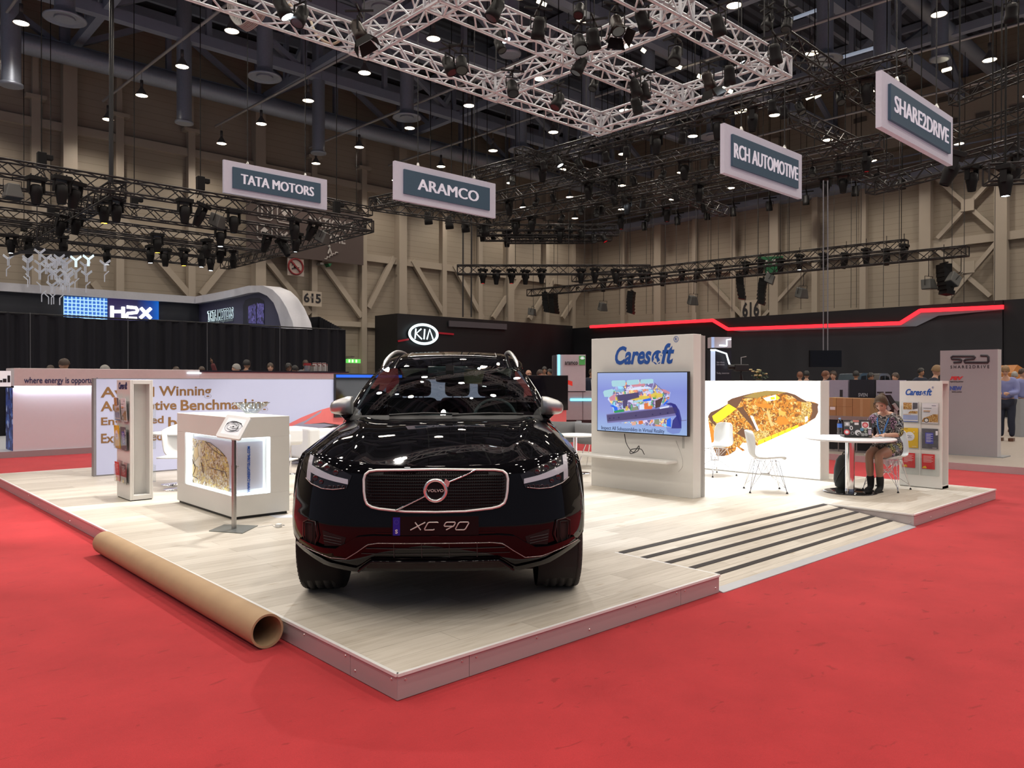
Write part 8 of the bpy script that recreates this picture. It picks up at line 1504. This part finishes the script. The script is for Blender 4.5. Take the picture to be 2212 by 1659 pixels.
def person(label, px, ytop, d, turn, hair, top, legs, skin=0, pose='stand', extra=None, floor=.0):
    p = atd(px, ytop, d); h = p[2]-floor; sc_ = max(.9, min(1.12, h/1.765)); z0 = p[2]-1.765*sc_
    o = thing('person', label, 'person', (p[0], p[1], z0), yaw+turn, 'people in the background', local=True); o.scale = (sc_,)*3
    P, R, E, bb, HM_ = figure(pose); key = (pose,)
    if key not in PM:
        q = fuse(bb, .013, 'body', [SKIN1], o, 2); ti = [0, 1, 2, 3]; 
        for s in range(2): base = 6+s*11; ti += [base, base+1, base+2, base+3, base+4, base+5]
        li = [0]
        for s in range(2): base = 6+s*11; li += [base+6, base+7, base+8, base+9, base+10]
        t_ = cloth(P, R, E, ti, .034, 'top', CL['black'], o); l_ = cloth(P, R, E, li, .024, 'trousers', CL['black'], o); b = MB()
        for s in (-1, 1): b.poly([(s*.11-.05, .10, .002), (s*.11+.05, .10, .002), (s*.11+.055, -.12, .002), (s*.11, -.19, .002), (s*.11-.05, -.12, .002)], (0, 0, .07))
        s_ = b.build('shoes', mat('shoe_brown', (.10, .04, .02), .4), o, bevel=.015); b = MB(); hairshell(b, HM_, 1.0); hr_ = b.build('hair', HC['brown'], o); PM[key] = [x.data for x in (q, t_, l_, s_, hr_)]; parts = [q, t_, l_, s_, hr_]
    else:
        parts = []
        for me in PM[key]: x = bpy.data.objects.new(me.name.split('.')[0], me); C.objects.link(x); x.parent = o; parts.append(x)
    for x, m in zip(parts, (SKN[skin], CL[top], CL[legs], None, HC[hair] if hair else SKN[skin])):
        if m is not None: x.material_slots[0].link = 'OBJECT'; x.material_slots[0].material = m
    LOC[parts[0].name] = (0, 0, 0); facial(parts[0], HM_, 1, HC[hair] if hair else None, True)
    if extra == 'glasses': MB().tube([HM_ @ Vector(v) for v in ((-.078, 0, .012), (-.07, -.07, .012), (-.03, -.092, .014), (0, -.095, .012), (.03, -.092, .014), (.07, -.07, .012), (.078, 0, .012))], .005, 5).build('glasses', EYED, o)
    if extra == 'shirt': MB().poly([(-.05, -.128, 1.44), (.05, -.128, 1.44), (.03, -.14, 1.1), (-.03, -.14, 1.1)], (0, -.01, 0)).build('shirt_front', CL['white'], o)
    return o
for a in (('dark haired man with glasses behind the white counter, looking left', 147, 775, 18.2, -1.3, 'brown', 'black', 'black', 1, 'look', 'glasses'), ('head of a brown haired person just showing left of the man with glasses', 110, 789, 19, .3, 'brown', 'navy', 'black', 1), ('grey haired head just above the counter behind the slim column', 237, 789, 19.2, -.8, 'grey', 'grey', 'black', 0, 'read'), ('barely visible head above the counter beside the raised hand', 381, 792, 20.8, .2, 'brown', 'maroon', 'black', 2), ('person with one arm raised above the counter', 436, 792, 21, .3, 'brown', 'maroon', 'black', 2, 'raise'), ('grey haired man beside a black haired man behind the dark counter', 513, 786, 21.6, -.9, 'grey', 'grey', 'black', 0), ('black haired man seen from behind over the dark counter', 531, 777, 22.4, 2.6, 'black', 'navy', 'black', 1), ('dark haired man facing us over the dark counter', 584, 784, 22, .3, 'brown', 'black', 'black', 0), ('dark skinned man with glasses over the dark counter', 622, 784.5, 22.3, .7, 'black', 'navy', 'black', 2, 'stand', 'glasses'), ('black haired person next to the red bucket', 643, 790, 23.2, -.5, 'black', 'black', 'black', 0, 'read'), ('head showing above the red bucket', 660, 778, 24.2, .2, 'brown', 'grey', 'black', 1)): person(*a, floor=.13) if len(a) < 12 else None
for a in (('bald man over the black screen at the right end of the lavender wall', 1141, 800, 25, .3, None, 'black', 'black', 0), ('brown haired woman with her hand up over the black screen', 1163, 799, 24, .6, 'brown', 'maroon', 'black', 0, 'look'), ('tallest dark haired man over the black screen, behind the others', 1176, 792, 28, 0, 'black', 'grey', 'black', 1), ('dark haired man left of the white tower', 1189, 797, 26.2, -.6, 'black', 'navy', 'black', 1), ('man in a dark suit and white shirt right of the white tower', 1277, 797, 27, .2, 'brown', 'navy', 'navy', 1, 'stand', 'shirt'), ('man half hidden behind the television wall edge', 1291, 797, 28, 0, 'black', 'black', 'black', 1),
          ('reddish haired person behind the light box, left of a dark haired man', 1728, 803, 22, 2.8, 'red', 'black', 'black', 0), ('dark haired person behind the light box, right of the reddish haired one', 1742, 801, 22.5, 2.6, 'black', 'black', 'black', 0), ('red haired woman behind the right end of the light box', 1781, 801, 21, .9, 'red', 'maroon', 'black', 0), ('brown haired woman beside the red haired woman', 1801, 801, 20, -.7, 'brown', 'maroon', 'black', 0), ('black haired person over the lilac partition', 1849, 801, 22, 2.7, 'black', 'black', 'black', 1), ('dark haired man with glasses over the black partition', 1879, 805, 21, .2, 'black', 'navy', 'black', 1, 'stand', 'glasses'), ('dark haired man in maroon over the partition, right of the cars', 1936, 805, 20, -1.1, 'brown', 'maroon', 'black', 0), ('dark haired head left of the fair man at the grey panel', 1988, 795, 24, .2, 'black', 'navy', 'black', 1),
          ('fair haired man in a dark suit left of the tall grey panel', 2016, 789, 17.6, 1.2, 'blond', 'navy', 'black', 0, 'look'), ('man in a pale blue shirt and dark trousers at the right edge', 2174, 790, 19.2, -.75, 'blond', 'blue', 'navy', 0, 'read'), ('man in blue at the right border behind the man in the pale shirt', 2207, 796, 21, .3, 'brown', 'blue', 'black', 0), ('bending person in white behind the man in the pale blue shirt', 2192, 803, 22.5, -.6, 'grey', 'white', 'navy', 0, 'read')): person(*a, floor=.12 if a[1] > 1700 else 0)
